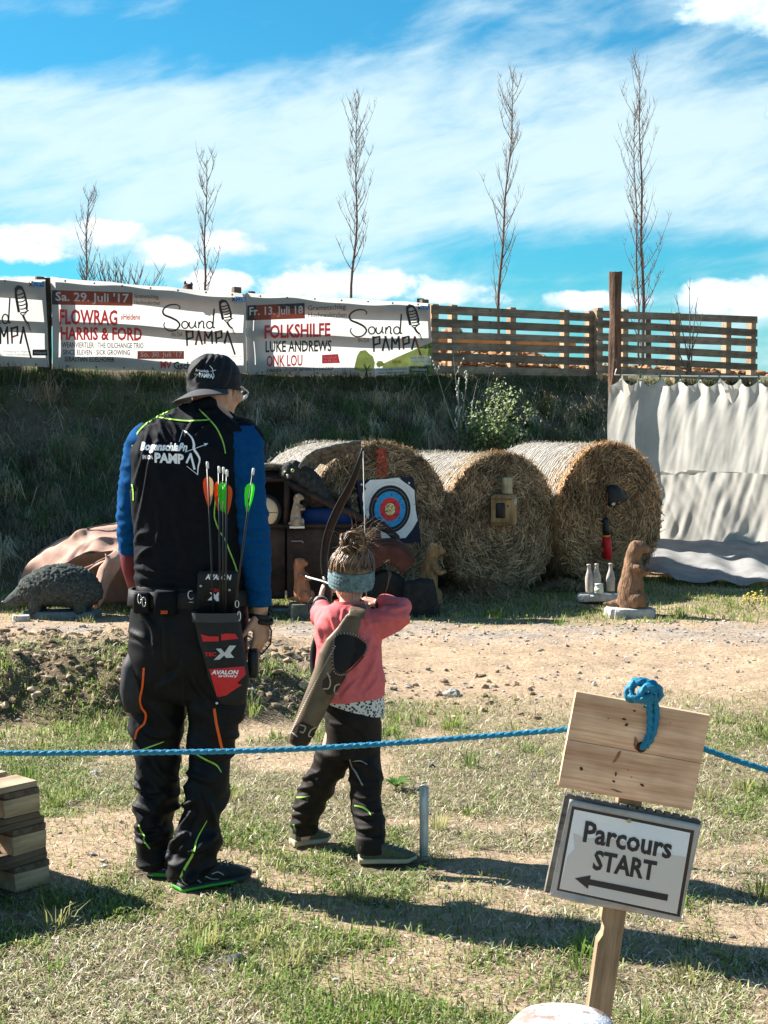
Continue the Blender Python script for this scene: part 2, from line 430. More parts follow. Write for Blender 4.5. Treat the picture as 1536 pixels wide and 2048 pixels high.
class Decal:
    """marks given in photo pixels, laid onto the surface they belong to"""
    def __init__(s): s.V = []; s.F = []; s.M = []; s.K = []; s.names = []; s.lock = False
    def grp(s, name, lock=False):                # start a new piece
        s.names.append(name); s.lock = lock
    def _add(s, V, Fs, m, name='marking'):
        if not s.lock or not s.names: s.names.append(name)
        s.K += [len(s.names) - 1] * len(Fs)
        b = len(s.V); s.V.extend((float(v[0]), float(v[1])) for v in V)
        for f in Fs: s.F.append(tuple(b + i for i in f)); s.M.append(m)
    @staticmethod
    def _split(q, fs, mx):                       # split long edges so the mark follows the surface
        mid = {}; todo = []; out = []
        for f in fs: todo += [(f[0], f[i], f[i + 1]) for i in range(1, len(f) - 1)] if len(f) == 3 or len(f) == 4 else [tuple(f[i] for i in t) for t in tessellate_polygon([[Vector((q[k][0], q[k][1], 0)) for k in f]])]
        def half(a, b):
            k = (min(a, b), max(a, b))
            if k not in mid: mid[k] = len(q); q.append(((q[a][0] + q[b][0]) / 2, (q[a][1] + q[b][1]) / 2))
            return mid[k]
        while todo:
            a, b, c = todo.pop(); e = [(math.dist(q[a], q[b]), a, b, c), (math.dist(q[b], q[c]), b, c, a), (math.dist(q[c], q[a]), c, a, b)]; d, a, b, c = max(e)
            if d < mx: out.append((a, b, c)); continue
            k = half(a, b); todo += [(a, k, c), (k, b, c)]
        return q, out
    def text(s, t, x0, y0, x1, y1, m=0, dy=0.0, bold=.0, shear=0.0, dx=0.0, mx=0):
        """box x0,y0..x1,y1 of the ink; dy: how far the right end drops; dx: how far the bottom shifts"""
        V, Fs = text2d(t, bold)
        w, h = x1 - x0, y1 - y0
        q = [(x0 + u * w + v * dx + (1 - v) * shear, y0 + v * h + u * dy) for u, v in V]
        if mx: q, Fs = s._split(q, Fs, mx)
        s._add(q, Fs, m, 'lettering')
    def rect(s, tl, tr, br, bl, m=0, nx=6, ny=2):
        V = []
        for j in range(ny + 1):
            for i in range(nx + 1):
                u, v = i / nx, j / ny
                V.append(tuple((tl[k] * (1 - u) + tr[k] * u) * (1 - v) + (bl[k] * (1 - u) + br[k] * u) * v for k in (0, 1)))
        s._add(V, [(j * (nx + 1) + i, j * (nx + 1) + i + 1, (j + 1) * (nx + 1) + i + 1, (j + 1) * (nx + 1) + i) for j in range(ny) for i in range(nx)], m, 'printed_panel')
    def poly(s, pts, m=0, mx=7.0):
        q = [(float(p[0]), float(p[1])) for p in pts]
        fs = [tuple(t) for t in tessellate_polygon([[Vector((p[0], p[1], 0)) for p in q]])]; q, fs = s._split(q, fs, mx)
        s._add(q, fs, m, 'printed_shape')
    def stroke(s, pts, w, m=0, closed=False, per=6, taper=None):
        q = spline(pts, per, closed) if per > 1 else [np.array(p, float) for p in pts]
        n = len(q); V = []
        for i, p in enumerate(q):
            a = q[(i - 1) % n] if closed or i > 0 else p; b = q[(i + 1) % n] if closed or i < n - 1 else p
            t = b - a; t = t / (np.linalg.norm(t) + 1e-9); nn = np.array((-t[1], t[0])); ww = w
            if taper: ww = w * np.interp(i / (n - 1), np.linspace(0, 1, len(taper)), taper)
            V += [p + nn * ww / 2, p - nn * ww / 2]
        s._add(V, [(2 * i, 2 * i + 1, (2 * ((i + 1) % n)) + 1, 2 * ((i + 1) % n)) for i in range(n if closed else n - 1)], m)
    def ell(s, cx, cy, rx, ry, w, m=0, ang=0.):
        s.stroke([(cx + rx * math.cos(t) * math.cos(ang) - ry * math.sin(t) * math.sin(ang), cy + rx * math.cos(t) * math.sin(ang) + ry * math.sin(t) * math.cos(ang)) for t in np.linspace(0, 2 * math.pi, 15)[:-1]], w, m, True, 3)
    def lay(s, bvh, off, name, mats, parent, pull=0.0):
        """each vertex goes to the surface point seen at its place, lifted by off along the view ray"""
        T = []; W = []
        for x, y in s.V:
            h = bvh.ray_cast(CAM, ray(x, y).normalized()); T.append(None if h[0] is None else (h[0] - CAM).length)
        hit = [(x, y, t) for (x, y), t in zip(s.V, T) if t is not None]
        for (x, y), t in zip(s.V, T):
            if t is None: t = min(hit, key=lambda q: (q[0] - x) ** 2 + (q[1] - y) ** 2)[2] if hit else 5.0
            W.append(CAM + ray(x, y).normalized() * (t - off))
        out = []
        for g, nm in enumerate(s.names):
            fs = [(f, m) for f, m, k in zip(s.F, s.M, s.K) if k == g]
            if not fs: continue
            used = sorted({i for f, _ in fs for i in f}); mp = {i: j for j, i in enumerate(used)}
            mb = MB(); mb.V = [W[i] for i in used]; mb.F = [tuple(mp[i] for i in f) for f, _ in fs]; ms = sorted({m for _, m in fs}); mb.M = [ms.index(m) for _, m in fs]
            ml = mats if isinstance(mats, (list, tuple)) else [mats]
            out.append(mb.build(name if name and nm == 'marking' else nm, [ml[m] for m in ms], parent, smooth=False))
        return out

# ================================================================== SETTING: ground, bank, grass
FA = np.array((-4.217, 16.9)); FT = np.array((.8995, .4369)); FN = np.array((.4369, -.8995))
def fenceY(px, back=0.0):
    q = (px - 768) / F
    ax, ay = FA - FN * back
    k = (q * ay - ax) / (FT[0] - FT[1] * q)
    return ay + k * FT[1]
def terrain(x, y):
    x = np.asarray(x, float); y = np.asarray(y, float)
    s = (x - FA[0]) * FN[0] + (y - FA[1]) * FN[1]           # distance in front of the fence
    k = (x - FA[0]) * FT[0] + (y - FA[1]) * FT[1]
    lump = (fbm(x * 1.1, y * 1.1, 5, 4) - .5)
    foot = 2.55 + .5 * (fbm(k * .7, s * 0 + 3, 9, 3) - .5)
    prof = np.clip(1 - (s - .05) / foot, 0, 1)
    prof = np.where(s < .05, 1, prof)
    hb = 2.06 * (prof ** .85 * (1 - .25 * prof * (1 - prof))) + np.clip(prof * (1 - prof) * 4, 0, 1) * lump * .42
    hb = np.where(s < .05, 2.06, hb)
    heap = .78 * np.exp(-((s + 1.5) / .75) ** 2) * sst(k, 3.6, 5.2) * (1 - .72 * sst(k, 6.4, 9.0)) * (.8 + .5 * (fbm(x * 2.5, y * 2.5, 21, 4) - .5)) * (1 - sst(k, 9.4, 11.5))
    heap = heap + .13 * np.exp(-((s + .5) / .4) ** 2) + 3.0 * sst(-k, .8, 2.0) * sst(-s, -.2, .5) * (1 - sst(-k, 14, 20))  # last term: rise added out of view to shade the lower left bank
    hb = hb + np.where(s < 0, heap, 0)
    berm = .29 * sst(y + .55 * (fbm(x * 1.3, y * 0, 3, 3) - .5), 7.9, 8.38) * (1 - sst(y, 8.8, 11.4)) * (1 - sst(x, -1.0, .25))
    near = (fbm(x * .9, y * .9, 1, 3) - .5) * .05 + (fbm(x * 6, y * 6, 2, 3) - .5) * .018
    clod = (fbm(x * 7, y * 7, 31, 4) - .5) * .13 * sst(berm, .02, .15) + (fbm(x * 12, y * 12, 37, 3) - .5) * .03 * sst(y, 8.8, 9.4) * (1 - sst(y, 11.4, 12.))
    shadow_heap = .95 * np.exp(-(np.abs(x - 3.0) / .46) ** 2.6 - ((y - 16.14) / .20) ** 2) * (.85 + .35 * fbm(x * 5, y * 5, 77, 3))   # unseen heap added behind the sheets to cast a hidden bale's shadow
    return np.where(s > 3.2, 0, hb) + shadow_heap + berm + (near + clod) * (1 - sst(y, 40, 80))
def th(x, y): return float(terrain(np.array([x]), np.array([y]))[0])
def g_green(x, y):
    p = fbm(x * 1.3 + 4, y * 1.0, 41, 4); q = fbm(x * 5, y * 4, 47, 3)
    near = sst(p * .62 + q * .38, .47, .62)
    path = sst(y + (fbm(x * 2, y * 2, 51, 3) - .5) * .9, 8.3, 9.2) * (1 - sst(y + (fbm(x * 2, y * 2, 53, 3) - .5) * .7, 11.55, 12.05))
    strip = sst(y, 11.7, 12.4)
    bermface = sst(y, 7.3, 7.8) * (1 - sst(y, 8.1, 8.5)) * (1 - sst(x, -.9, .1)) * sst(fbm(x * 2.2, y * 2, 57, 3), .35, .6)
    sandy = sst(y, 7.0, 8.6)
    return np.clip((near * (1 - .45 * sandy) + .7 * bermface) * (1 - path) + strip * (.45 + .55 * q), 0, 1), path
def g_bare(x, y):
    b = sst(fbm(x * .9 + 9, y * .9, 61, 4), .52, .66)
    b = np.maximum(b, .9 * sst(fbm(x * 1.7, y * 1.7 + 7, 67, 4), .56, .67))
    b = np.maximum(b, .95 * np.exp(-(((x - .02) / .34) ** 2 + ((y - 4.32) / .16) ** 2) * 1.2))   # scuffed patch
    b = np.maximum(b, .65 * sst(y, 6.6, 8.6) * sst(x + fbm(x * 2, y * 2, 63, 3), .2, .9))
    return np.clip(b, 0, 1)

def make_ground():
    xs = np.concatenate([-np.geomspace(600, 6.2, 26), np.arange(-6, 7.01, .055), np.geomspace(7.2, 600, 26)])
    ys = np.concatenate([[-300, -60, -15, -5, -1, 1, 2], np.arange(2.6, 17.6, .055), np.arange(17.6, 27, .12), np.geomspace(27.2, 900, 26)])
    X, Y = np.meshgrid(xs, ys, indexing='ij'); Z = terrain(X, Y)
    s = (X - FA[0]) * FN[0] + (Y - FA[1]) * FN[1]; k = (X - FA[0]) * FT[0] + (Y - FA[1]) * FT[1]
    V = np.stack([X, Y, Z], -1).reshape(-1, 3)
    nx, ny = X.shape; i = np.arange(nx * ny).reshape(nx, ny)
    q = np.stack([i[:-1, :-1], i[1:, :-1], i[1:, 1:], i[:-1, 1:]], -1).reshape(-1, 4)
    g, path = g_green(X, Y); bare = g_bare(X, Y)
    fine = fbm(X * 14, Y * 14, 71, 3)[..., None]
    straw = np.array((.23, .19, .125)); sand = np.array((.46, .335, .225)); green = np.array((.075, .095, .03)); soil = np.array((.16, .12, .08)); grav = np.array((.30, .285, .27))
    c = straw * (.62 + .7 * fine)
    c = c * (1 - g[..., None] * .55) + green * g[..., None] * .55
    c = c * (1 - bare[..., None] * .9) + sand * (.75 + .5 * fine) * bare[..., None] * .9
    pc = sand * (.72 + .5 * fine) * (.85 + .3 * fbm(X * 1.2, Y * 5, 73, 3)[..., None])
    gv = (sst(Y, 10.4, 11.3) * sst(fbm(X * 3, Y * 3, 79, 4), .38, .6) * .55)[..., None]
    pc = pc * (1 - gv) + grav * (.6 + .8 * fine) * gv
    c = c * (1 - path[..., None]) + pc * path[..., None]
    bf = (sst(Y, 7.7, 8.0) * (1 - sst(Y, 8.5, 9.1)) * (1 - sst(X, -.9, .2)))[..., None] * .85; c = c * (1 - bf) + np.array((.155, .112, .075)) * (.5 + fine) * bf
    bk = sst(-s, -3.0, -2.5)[..., None]
    c = c * (1 - bk) + soil * (.6 + .8 * fine) * bk
    up = sst(-s, .3, .8)[..., None]
    red = np.array((.36, .17, .07)) * (.5 + fine)
    tops = sst(Z, 2.5, 2.68)[..., None]
    red = red * (1 - tops * .7) + np.array((.17, .17, .06)) * tops * .7
    c = c * (1 - up) + red * up
    far = sst(Y, 30, 45)[..., None]; c = c * (1 - far) + np.array((.12, .15, .06)) * far
    m = bpy.data.materials.new('earth'); m.use_nodes = True; nt = m.node_tree; N, L = nt.nodes.new, nt.links.new
    b = nt.nodes['Principled BSDF']; b.inputs['Roughness'].default_value = .95; b.inputs['Specular IOR Level'].default_value = .1
    a = N('ShaderNodeVertexColor'); a.layer_name = 'Col'; tc = N('ShaderNodeTexCoord')
    n1 = N('ShaderNodeTexNoise'); n1.inputs['Scale'].default_value = 38; n1.inputs['Detail'].default_value = 7; n1.inputs['Roughness'].default_value = .7; L(tc.outputs['Object'], n1.inputs[0])
    mr = N('ShaderNodeMapRange'); mr.inputs[1].default_value = .32; mr.inputs[2].default_value = .66; mr.inputs[3].default_value = .55; mr.inputs[4].default_value = 1.25; L(n1.outputs[0], mr.inputs[0])
    mx = N('ShaderNodeMix'); mx.data_type = 'RGBA'; mx.blend_type = 'MULTIPLY'; mx.inputs[0].default_value = 1; L(a.outputs[0], mx.inputs[6]); L(mr.outputs[0], mx.inputs[7]); L(mx.outputs[2], b.inputs['Base Color'])
    bp = N('ShaderNodeBump'); bp.inputs['Strength'].default_value = .9; bp.inputs['Distance'].default_value = .02; L(n1.outputs[0], bp.inputs['Height']); L(bp.outputs[0], b.inputs['Normal'])
    o = np_mesh('ground', V, [q], c.reshape(-1, 3), m); tag(o, kind='structure')
make_ground()

def blades(name, pos, yaw, lean, length, width, droop, col, mat, tipcol=1.15):
    """grass blades: pos (n,3), yaw (facing), lean (n,3) sideways travel of the tip per length, droop 0..1"""
    n = len(pos); s = np.stack([np.cos(yaw), np.sin(yaw), np.zeros(n)], -1) * width[:, None] / 2
    up = np.array((0, 0, 1.0)); L = length[:, None]
    lz = np.sqrt(np.clip(1 - np.sum(lean ** 2, -1), .02, 1))[:, None]
    mid = pos + (lean * .42 + up * lz * .58 * (1 + droop[:, None] * .5)) * L
    tip = pos + (lean + up * lz * (1 - droop[:, None])) * L
    V = np.stack([pos - s, pos + s, mid - s * .8, mid + s * .8, tip], 1).reshape(-1, 3)
    b = np.arange(n)[:, None] * 5
    f4 = b + np.array((0, 1, 3, 2)); f3 = b + np.array((2, 3, 4))
    c = np.repeat(col, 5, 0); c[4::5] *= tipcol
    return np_mesh(name, V, [f4, f3], np.clip(c, 0, 1), mat)
def wedge(n, y0, y1, pw=1.0, margin=.75):
    y = y0 + (y1 - y0) * RNG.random(n) ** pw
    x = (RNG.random(n) * 2 - 1) * (y * .25 + margin)
    return x, y
def palette(n, cols, jit=.25):
    c = np.array(cols)[RNG.integers(0, len(cols), n)]
    return c * (1 + (RNG.random((n, 1)) - .5) * 2 * jit)
FEET = [(P(310, 1755, 5.25).x, 5.27), (P(385, 1780, 5.1).x, 5.13), (P(425, 1775, 5.15).x, 5.18), (P(605, 1690, 5.7).x, 5.72), (P(640, 1690, 5.7).x, 5.76), (P(735, 1730, 5.45).x, 5.46), (P(775, 1730, 5.45).x, 5.46), (P(815, 1730, 5.45).x, 5.47)]
def clear(x, y, r=.10):
    k = np.ones(len(x), bool)
    for a, b in FEET: k &= ((x - a) / r) ** 2 + ((y - b + .03) / (r * 1.5)) ** 2 > 1
    return k
GM = blade_mat('grass blade', .4); SM = blade_mat('dry straw', .2, .55)

def make_grass():
    # dead flattened straw and thatch
    x, y = wedge(330000, 3.6, 9.2, 1.25)
    g, path = g_green(x, y); bare = g_bare(x, y); keep = RNG.random(len(x)) < (1 - .93 * path) * (1 - .86 * bare) * (1 - .35 * g) * (.45 + .55 * sst(fbm(x * 3, y * 3, 83, 3), .35, .6)); keep &= clear(x, y, .07)
    x, y = x[keep], y[keep]; n = len(x); z = terrain(x, y)
    a = RNG.random(n) * 6.283; ln = .018 + .045 * RNG.random(n) ** 1.6
    lean = np.stack([np.cos(a), np.sin(a), np.zeros(n)], -1) * (.80 + .19 * RNG.random(n))[:, None]
    col = palette(n, [(.54, .48, .33), (.44, .38, .25), (.30, .25, .15), (.74, .67, .52), (.12, .10, .06), (.38, .27, .17), (.28, .31, .11), (.22, .27, .08)])
    o = blades('dry_grass', np.stack([x, y, z], -1), a + 1.57 + (RNG.random(n) - .5), lean, ln, .0022 + .0022 * RNG.random(n), RNG.random(n) * .75, col, SM)
    tag(o, 'flattened straw coloured dead grass over the near field', 'dry grass', kind='stuff')
    # living grass
    x, y = wedge(300000, 3.6, 9.0, 1.25)
    g, path = g_green(x, y); bare = g_bare(x, y)
    keep = RNG.random(len(x)) < np.clip(.07 + .88 * g, 0, 1) * (1 - .97 * path) * (1 - .93 * bare); keep &= clear(x, y); x, y, g = x[keep], y[keep], g[keep]
    x2, y2 = wedge(60000, 11.6, 15.2, .9, 1.0); g2, p2 = g_green(x2, y2); k2 = RNG.random(len(x2)) < g2 * .95; x2, y2, g2 = x2[k2], y2[k2], g2[k2]
    x3, y3 = wedge(26000, 7.45, 8.6, 1.0, .8); k3 = (x3 < .1) & (RNG.random(len(x3)) < .6 * sst(fbm(x3 * 2.2, y3 * 2, 57, 3), .38, .6)); x3, y3 = x3[k3], y3[k3]
    sc = np.concatenate([np.ones(len(x)), np.full(len(x2), 1.25), np.full(len(x3), 1.5)])
    x = np.concatenate([x, x2, x3]); y = np.concatenate([y, y2, y3]); n = len(x)
    a = RNG.random(n) * 6.283; z = terrain(x, y)
    ln = (.016 + .042 * RNG.random(n) ** 1.6 * (.45 + .9 * vn(x * 4, y * 4, 91))) * sc
    lean = np.stack([np.cos(a), np.sin(a), np.zeros(n)], -1) * (.2 + .65 * RNG.random(n))[:, None]
    col = palette(n, [(.13, .22, .035), (.19, .29, .05), (.26, .35, .08), (.34, .34, .13), (.08, .15, .025), (.48, .43, .24)])
    o = blades('green_grass', np.stack([x, y, z - .004], -1), a + 1.57, lean, ln, (.0028 + .0026 * RNG.random(n)) * np.where(sc > 1, 1.6, 1), RNG.random(n) * .5, col, GM)
    tag(o, 'short patchy green grass growing through the dry field', 'grass', kind='stuff')
    # taller tufts
    tx, ty = wedge(330, 3.7, 8.6, 1.2, .5); g, path = g_green(tx, ty); kk = (RNG.random(330) < .25 + g) & (g_bare(tx, ty) < .5) & clear(tx, ty, .19); tx, ty = tx[kk], ty[kk]
    sx, sy = wedge(90, 11.8, 15, 1, .6); tx = np.concatenate([tx, sx]); ty = np.concatenate([ty, sy])
    per = 34; n = len(tx) * per; r = .045 * np.sqrt(RNG.random(n)); a = RNG.random(n) * 6.283
    x = np.repeat(tx, per) + r * np.cos(a); y = np.repeat(ty, per) + r * np.sin(a); z = terrain(x, y)
    b = a + (RNG.random(n) - .5) * 1.5
    hgt = np.repeat(.035 + .07 * RNG.random(len(tx)), per) * (.6 + .7 * RNG.random(n))
    lean = np.stack([np.cos(b), np.sin(b), np.zeros(n)], -1) * (.15 + .6 * RNG.random(n))[:, None]
    tone = np.repeat(palette(len(tx), [(.12, .20, .035), (.17, .25, .05), (.22, .28, .07), (.34, .33, .13)]), per, 0) * (1 + (RNG.random((n, 1)) - .5) * .4)
    o = blades('grass_tufts', np.stack([x, y, z - .004], -1), b + 1.57, lean, hgt, .0032 + .003 * RNG.random(n), RNG.random(n) * .45, tone, GM)
    tag(o, 'taller tufts of fresh green grass scattered over the field', 'grass', kind='stuff')
    # small flat leaves of clover and plantain between the blades
    n = 90000; x, y = wedge(n, 3.6, 8.8, 1.25); g, path = g_green(x, y); bare = g_bare(x, y); keep = (RNG.random(n) < g * .8 + .05) & (RNG.random(n) > bare * .95) & (RNG.random(n) > path) & clear(x, y, .06); x, y = x[keep], y[keep]; n = len(x); z = terrain(x, y) + .006 + .018 * RNG.random(n)
    a = RNG.random(n) * 6.283; r = .004 + .007 * RNG.random(n); t = (RNG.random((n, 2)) - .5) * .9; u = np.stack([np.cos(a), np.sin(a), t[:, 0]], -1) * r[:, None]; v = np.stack([-np.sin(a), np.cos(a), t[:, 1]], -1) * r[:, None] * .7; c = np.stack([x, y, z], -1)
    V = np.stack([c - u, c - v * .8 - u * .2, c + v * .1 + u, c + v * .8 - u * .2], 1).reshape(-1, 3)
    o = np_mesh('clover', V, [np.arange(n)[:, None] * 4 + np.arange(4)], np.repeat(palette(n, [(.10, .20, .03), (.15, .26, .045), (.21, .31, .07), (.08, .15, .03), (.28, .24, .10)]), 4, 0), GM); tag(o, 'low green leaves of clover and plantain in the turf', 'clover', kind='stuff')
    # bank: long withered grass hanging down the slope
    n = 90000; k = RNG.random(n) * 14.5 - 1.6; s = RNG.random(n) ** 1.1 * 3.0 - .05
    x = FA[0] + FT[0] * k + FN[0] * s; y = FA[1] + FT[1] * k + FN[1] * s; z = terrain(x, y)
    cl = fbm(x * 1.6, y * 1.6 + z * 1.6, 101, 4); grn = sst(fbm(x * .7 + 3, z * 1.1, 107, 3), .48, .68)
    keep = RNG.random(n) < .2 + 1.2 * sst(cl, .36, .6); x, y, z, k, s, cl, grn = (v[keep] for v in (x, y, z, k, s, cl, grn)); n = len(x)
    ang = (RNG.random(n) - .5) * 2.2; dx = FN[0] * np.cos(ang) + FT[0] * np.sin(ang); dy = FN[1] * np.cos(ang) + FT[1] * np.sin(ang)
    lean = np.stack([dx, dy, np.zeros(n)], -1) * (.45 + .5 * RNG.random(n))[:, None]
    dry = palette(n, [(.40, .36, .24), (.52, .47, .33), (.28, .25, .16), (.65, .60, .45)], .3); gr = palette(n, [(.10, .18, .065), (.14, .24, .085), (.18, .26, .10)], .3)
    t = np.clip(grn + (RNG.random(n) - .5) * .5 + .55 * (s < .4), 0, 1)[:, None]
    o = blades('bank_grass', np.stack([x, y, z - .01], -1), ang + RNG.random(n) * 3, lean, (.07 + .19 * RNG.random(n) ** 1.5) * np.where(s < .45, .45, 1), .004 + .005 * RNG.random(n), .5 + RNG.random(n) * .6, dry * (1 - t) + gr * t, GM)
    tag(o, 'long withered grass and weeds hanging down the dark bank', 'bank grass', kind='stuff')
    # big drooping tussocks and stray pale stems on the bank
    nt_ = 2100; k = RNG.random(nt_) * 13.5 - 1.4; s = .4 + RNG.random(nt_) * 2.2; kk = fbm(k * .8, s * .8, 121, 3) > .40; k, s = k[kk], s[kk]; nt_ = len(k); per = 42; n = nt_ * per
    tone = palette(nt_, [(.48, .42, .27), (.30, .26, .16), (.62, .57, .40), (.15, .22, .08), (.20, .30, .10), (.20, .17, .11), (.52, .42, .26)], .4)
    k = np.repeat(k, per) + RNG.normal(0, .035, n); s = np.repeat(s, per) + RNG.normal(0, .03, n); x = FA[0] + FT[0] * k + FN[0] * s; y = FA[1] + FT[1] * k + FN[1] * s; z = terrain(x, y)
    ang = RNG.normal(0, .75, n); dx = FN[0] * np.cos(ang) + FT[0] * np.sin(ang); dy = FN[1] * np.cos(ang) + FT[1] * np.sin(ang); lean = np.stack([dx, dy, np.zeros(n)], -1) * (.5 + .45 * RNG.random(n))[:, None]
    L_ = np.repeat(.12 + .26 * RNG.random(nt_) ** 1.5, per) * (.55 + .6 * RNG.random(n))
    o = blades('bank_tussocks', np.stack([x, y, z - .01], -1), ang + RNG.random(n) * 3, lean, L_, .005 + .005 * RNG.random(n), .65 + RNG.random(n) * .75, np.repeat(tone, per, 0) * (1 + (RNG.random((n, 1)) - .5) * .7), GM); tag(o, 'drooping brown and green tussocks covering the shaded bank', 'bank grass', kind='stuff')
    n = 1500; k = RNG.random(n) * 13.5 - 1.4; s = .1 + RNG.random(n) * 2.6; x = FA[0] + FT[0] * k + FN[0] * s; y = FA[1] + FT[1] * k + FN[1] * s; z = terrain(x, y); a = RNG.random(n) * 6.283
    o = blades('dead_stems', np.stack([x, y, z], -1), a, np.stack([np.cos(a), np.sin(a), np.zeros(n)], -1) * (.3 + .6 * RNG.random(n))[:, None], .2 + .3 * RNG.random(n), .004 + .003 * RNG.random(n), RNG.random(n) * .9, palette(n, [(.5, .45, .33), (.36, .31, .2), (.6, .56, .45)]), SM); tag(o, 'stray pale dead stems sticking out of the bank', 'dead stems', kind='stuff')
    # fringe along the foot of the banners, and weeds on the berm
    n = 9000; k = RNG.random(n) * 11.5 - 1.2; s = .03 + .25 * RNG.random(n); x = FA[0] + FT[0] * k + FN[0] * s; y = FA[1] + FT[1] * k + FN[1] * s; z = terrain(x, y)
    dn = sst(fbm(k * 1.5, k * 0, 111, 3), .3, .65); a = RNG.random(n) * 6.283
    lean = np.stack([np.cos(a), np.sin(a), np.zeros(n)], -1) * (.1 + .4 * RNG.random(n))[:, None]
    o = blades('bank_top_grass', np.stack([x, y, z - .02], -1), a + 1.57, lean, (.05 + .12 * RNG.random(n)) * (.3 + dn), .004 + .004 * RNG.random(n), RNG.random(n) * .35, palette(n, [(.05, .085, .025), (.08, .12, .035), (.04, .06, .02), (.16, .16, .06)]), GM)
    tag(o, 'green grass fringe growing up in front of the banners', 'grass', kind='stuff')
make_grass()

def make_clods():
    """loose stones and clods on the track and the berm"""
    bm = bmesh.new(); bmesh.ops.create_icosphere(bm, subdivisions=1, radius=1.0); base = np.array([tuple(v.co) for v in bm.verts]); fc = np.array([[v.index for v in f.verts] for f in bm.faces]); bm.free(); nb_ = len(base)
    def make(name, label, x, y, r, cols):
        n = len(x); z = terrain(x, y)
        sc = (.6 + .8 * RNG.random((n, 1, 3))) * r[:, None, None] * np.array((1, 1, .6))
        a = RNG.random(n) * 6.283; ca, sa = np.cos(a)[:, None], np.sin(a)[:, None]
        V = base[None] * sc + (RNG.random((n, nb_, 3)) - .5) * r[:, None, None] * .55
        X = V[..., 0] * ca - V[..., 1] * sa; Yv = V[..., 0] * sa + V[..., 1] * ca
        V = np.stack([X + x[:, None], Yv + y[:, None], V[..., 2] + z[:, None] + r[:, None] * .2], -1).reshape(-1, 3)
        f = (np.arange(n)[:, None, None] * nb_ + fc[None]).reshape(-1, 3)
        o = np_mesh(name, V, [f], np.repeat(palette(n, cols), nb_, 0), blade_mat('stone', 0, .9)); tag(o, label, 'gravel', kind='stuff')
        for p in o.data.polygons: p.use_smooth = False
    x, y = wedge(5200, 8.7, 12.0, 1, .8); keep = RNG.random(len(x)) < .3 + .7 * sst(y, 10.3, 11.3); x, y = x[keep], y[keep]
    make('gravel', 'loose grey gravel strewn along the far side of the track', x, y, .004 + .014 * RNG.random(len(x)) ** 3, [(.34, .32, .29), (.4, .38, .36), (.2, .19, .18), (.42, .33, .24)])
    x, y = wedge(3600, 8.0, 9.6, 1, .7); x = np.where(RNG.random(len(x)) < .75, -np.abs(x), x); keep = x < .9; x, y = x[keep], y[keep]
    make('clods', 'crumbling brown clods of earth on the low berm', x, y, .006 + .024 * RNG.random(len(x)) ** 3, [(.25, .175, .11), (.36, .27, .18), (.2, .15, .1)])
    x, y = wedge(900, 3.8, 8.4, 1.2, .6)
    make('pebbles', 'small pebbles and crumbs lying in the grass', x, y, .004 + .012 * RNG.random(len(x)) ** 3, [(.4, .38, .35), (.3, .27, .24), (.2, .17, .14)])
    n = 5200; k = RNG.random(n) * 7 + 4.2; s = -.35 - 1.9 * RNG.random(n); x = FA[0] + FT[0] * k + FN[0] * s; y = FA[1] + FT[1] * k + FN[1] * s
    make('soil_clods', 'reddish clods on the heap of soil behind the pallets', x, y, .015 + .07 * RNG.random(n) ** 2.5, [(.36, .19, .09), (.45, .26, .13), (.22, .12, .06), (.4, .3, .2)])
    n = 1300; k = RNG.random(n) * 13 - 1.4; s = .3 + 2.4 * RNG.random(n); x = FA[0] + FT[0] * k + FN[0] * s; y = FA[1] + FT[1] * k + FN[1] * s
    make('bank_stones', 'pale stones showing through the grass of the bank', x, y, .01 + .035 * RNG.random(n) ** 3, [(.2, .19, .17), (.3, .28, .25), (.12, .1, .08)])
make_clods()

# ================================================================== banners
BAN = M('banner cloth', (.66, .655, .62), .55, .06, 3, trans=.58)
INK = [M('ink black', (.035, .03, .03), .6, .1), M('ink red', (.62, .06, .07), .6, .1, trans=.4), M('ink brown', (.30, .075, .045), .6, .1, trans=.35), M('ink white', (.9, .9, .88), .6, .05, trans=.55),
       M('ink blue', (.04, .22, .5), .6, .1, trans=.3), M('ink green', (.30, .36, .10), .6, .3, 9, trans=.4), M('ink dark green', (.05, .12, .05), .6, .3, trans=.2), M('ink yellow', (.75, .6, .22), .6, .05, trans=.4), M('ink grey', (.3, .3, .3), .6, .05, trans=.3)]
KX, RD, BR, WH, BL, GN, DG, YE, GY = range(9)

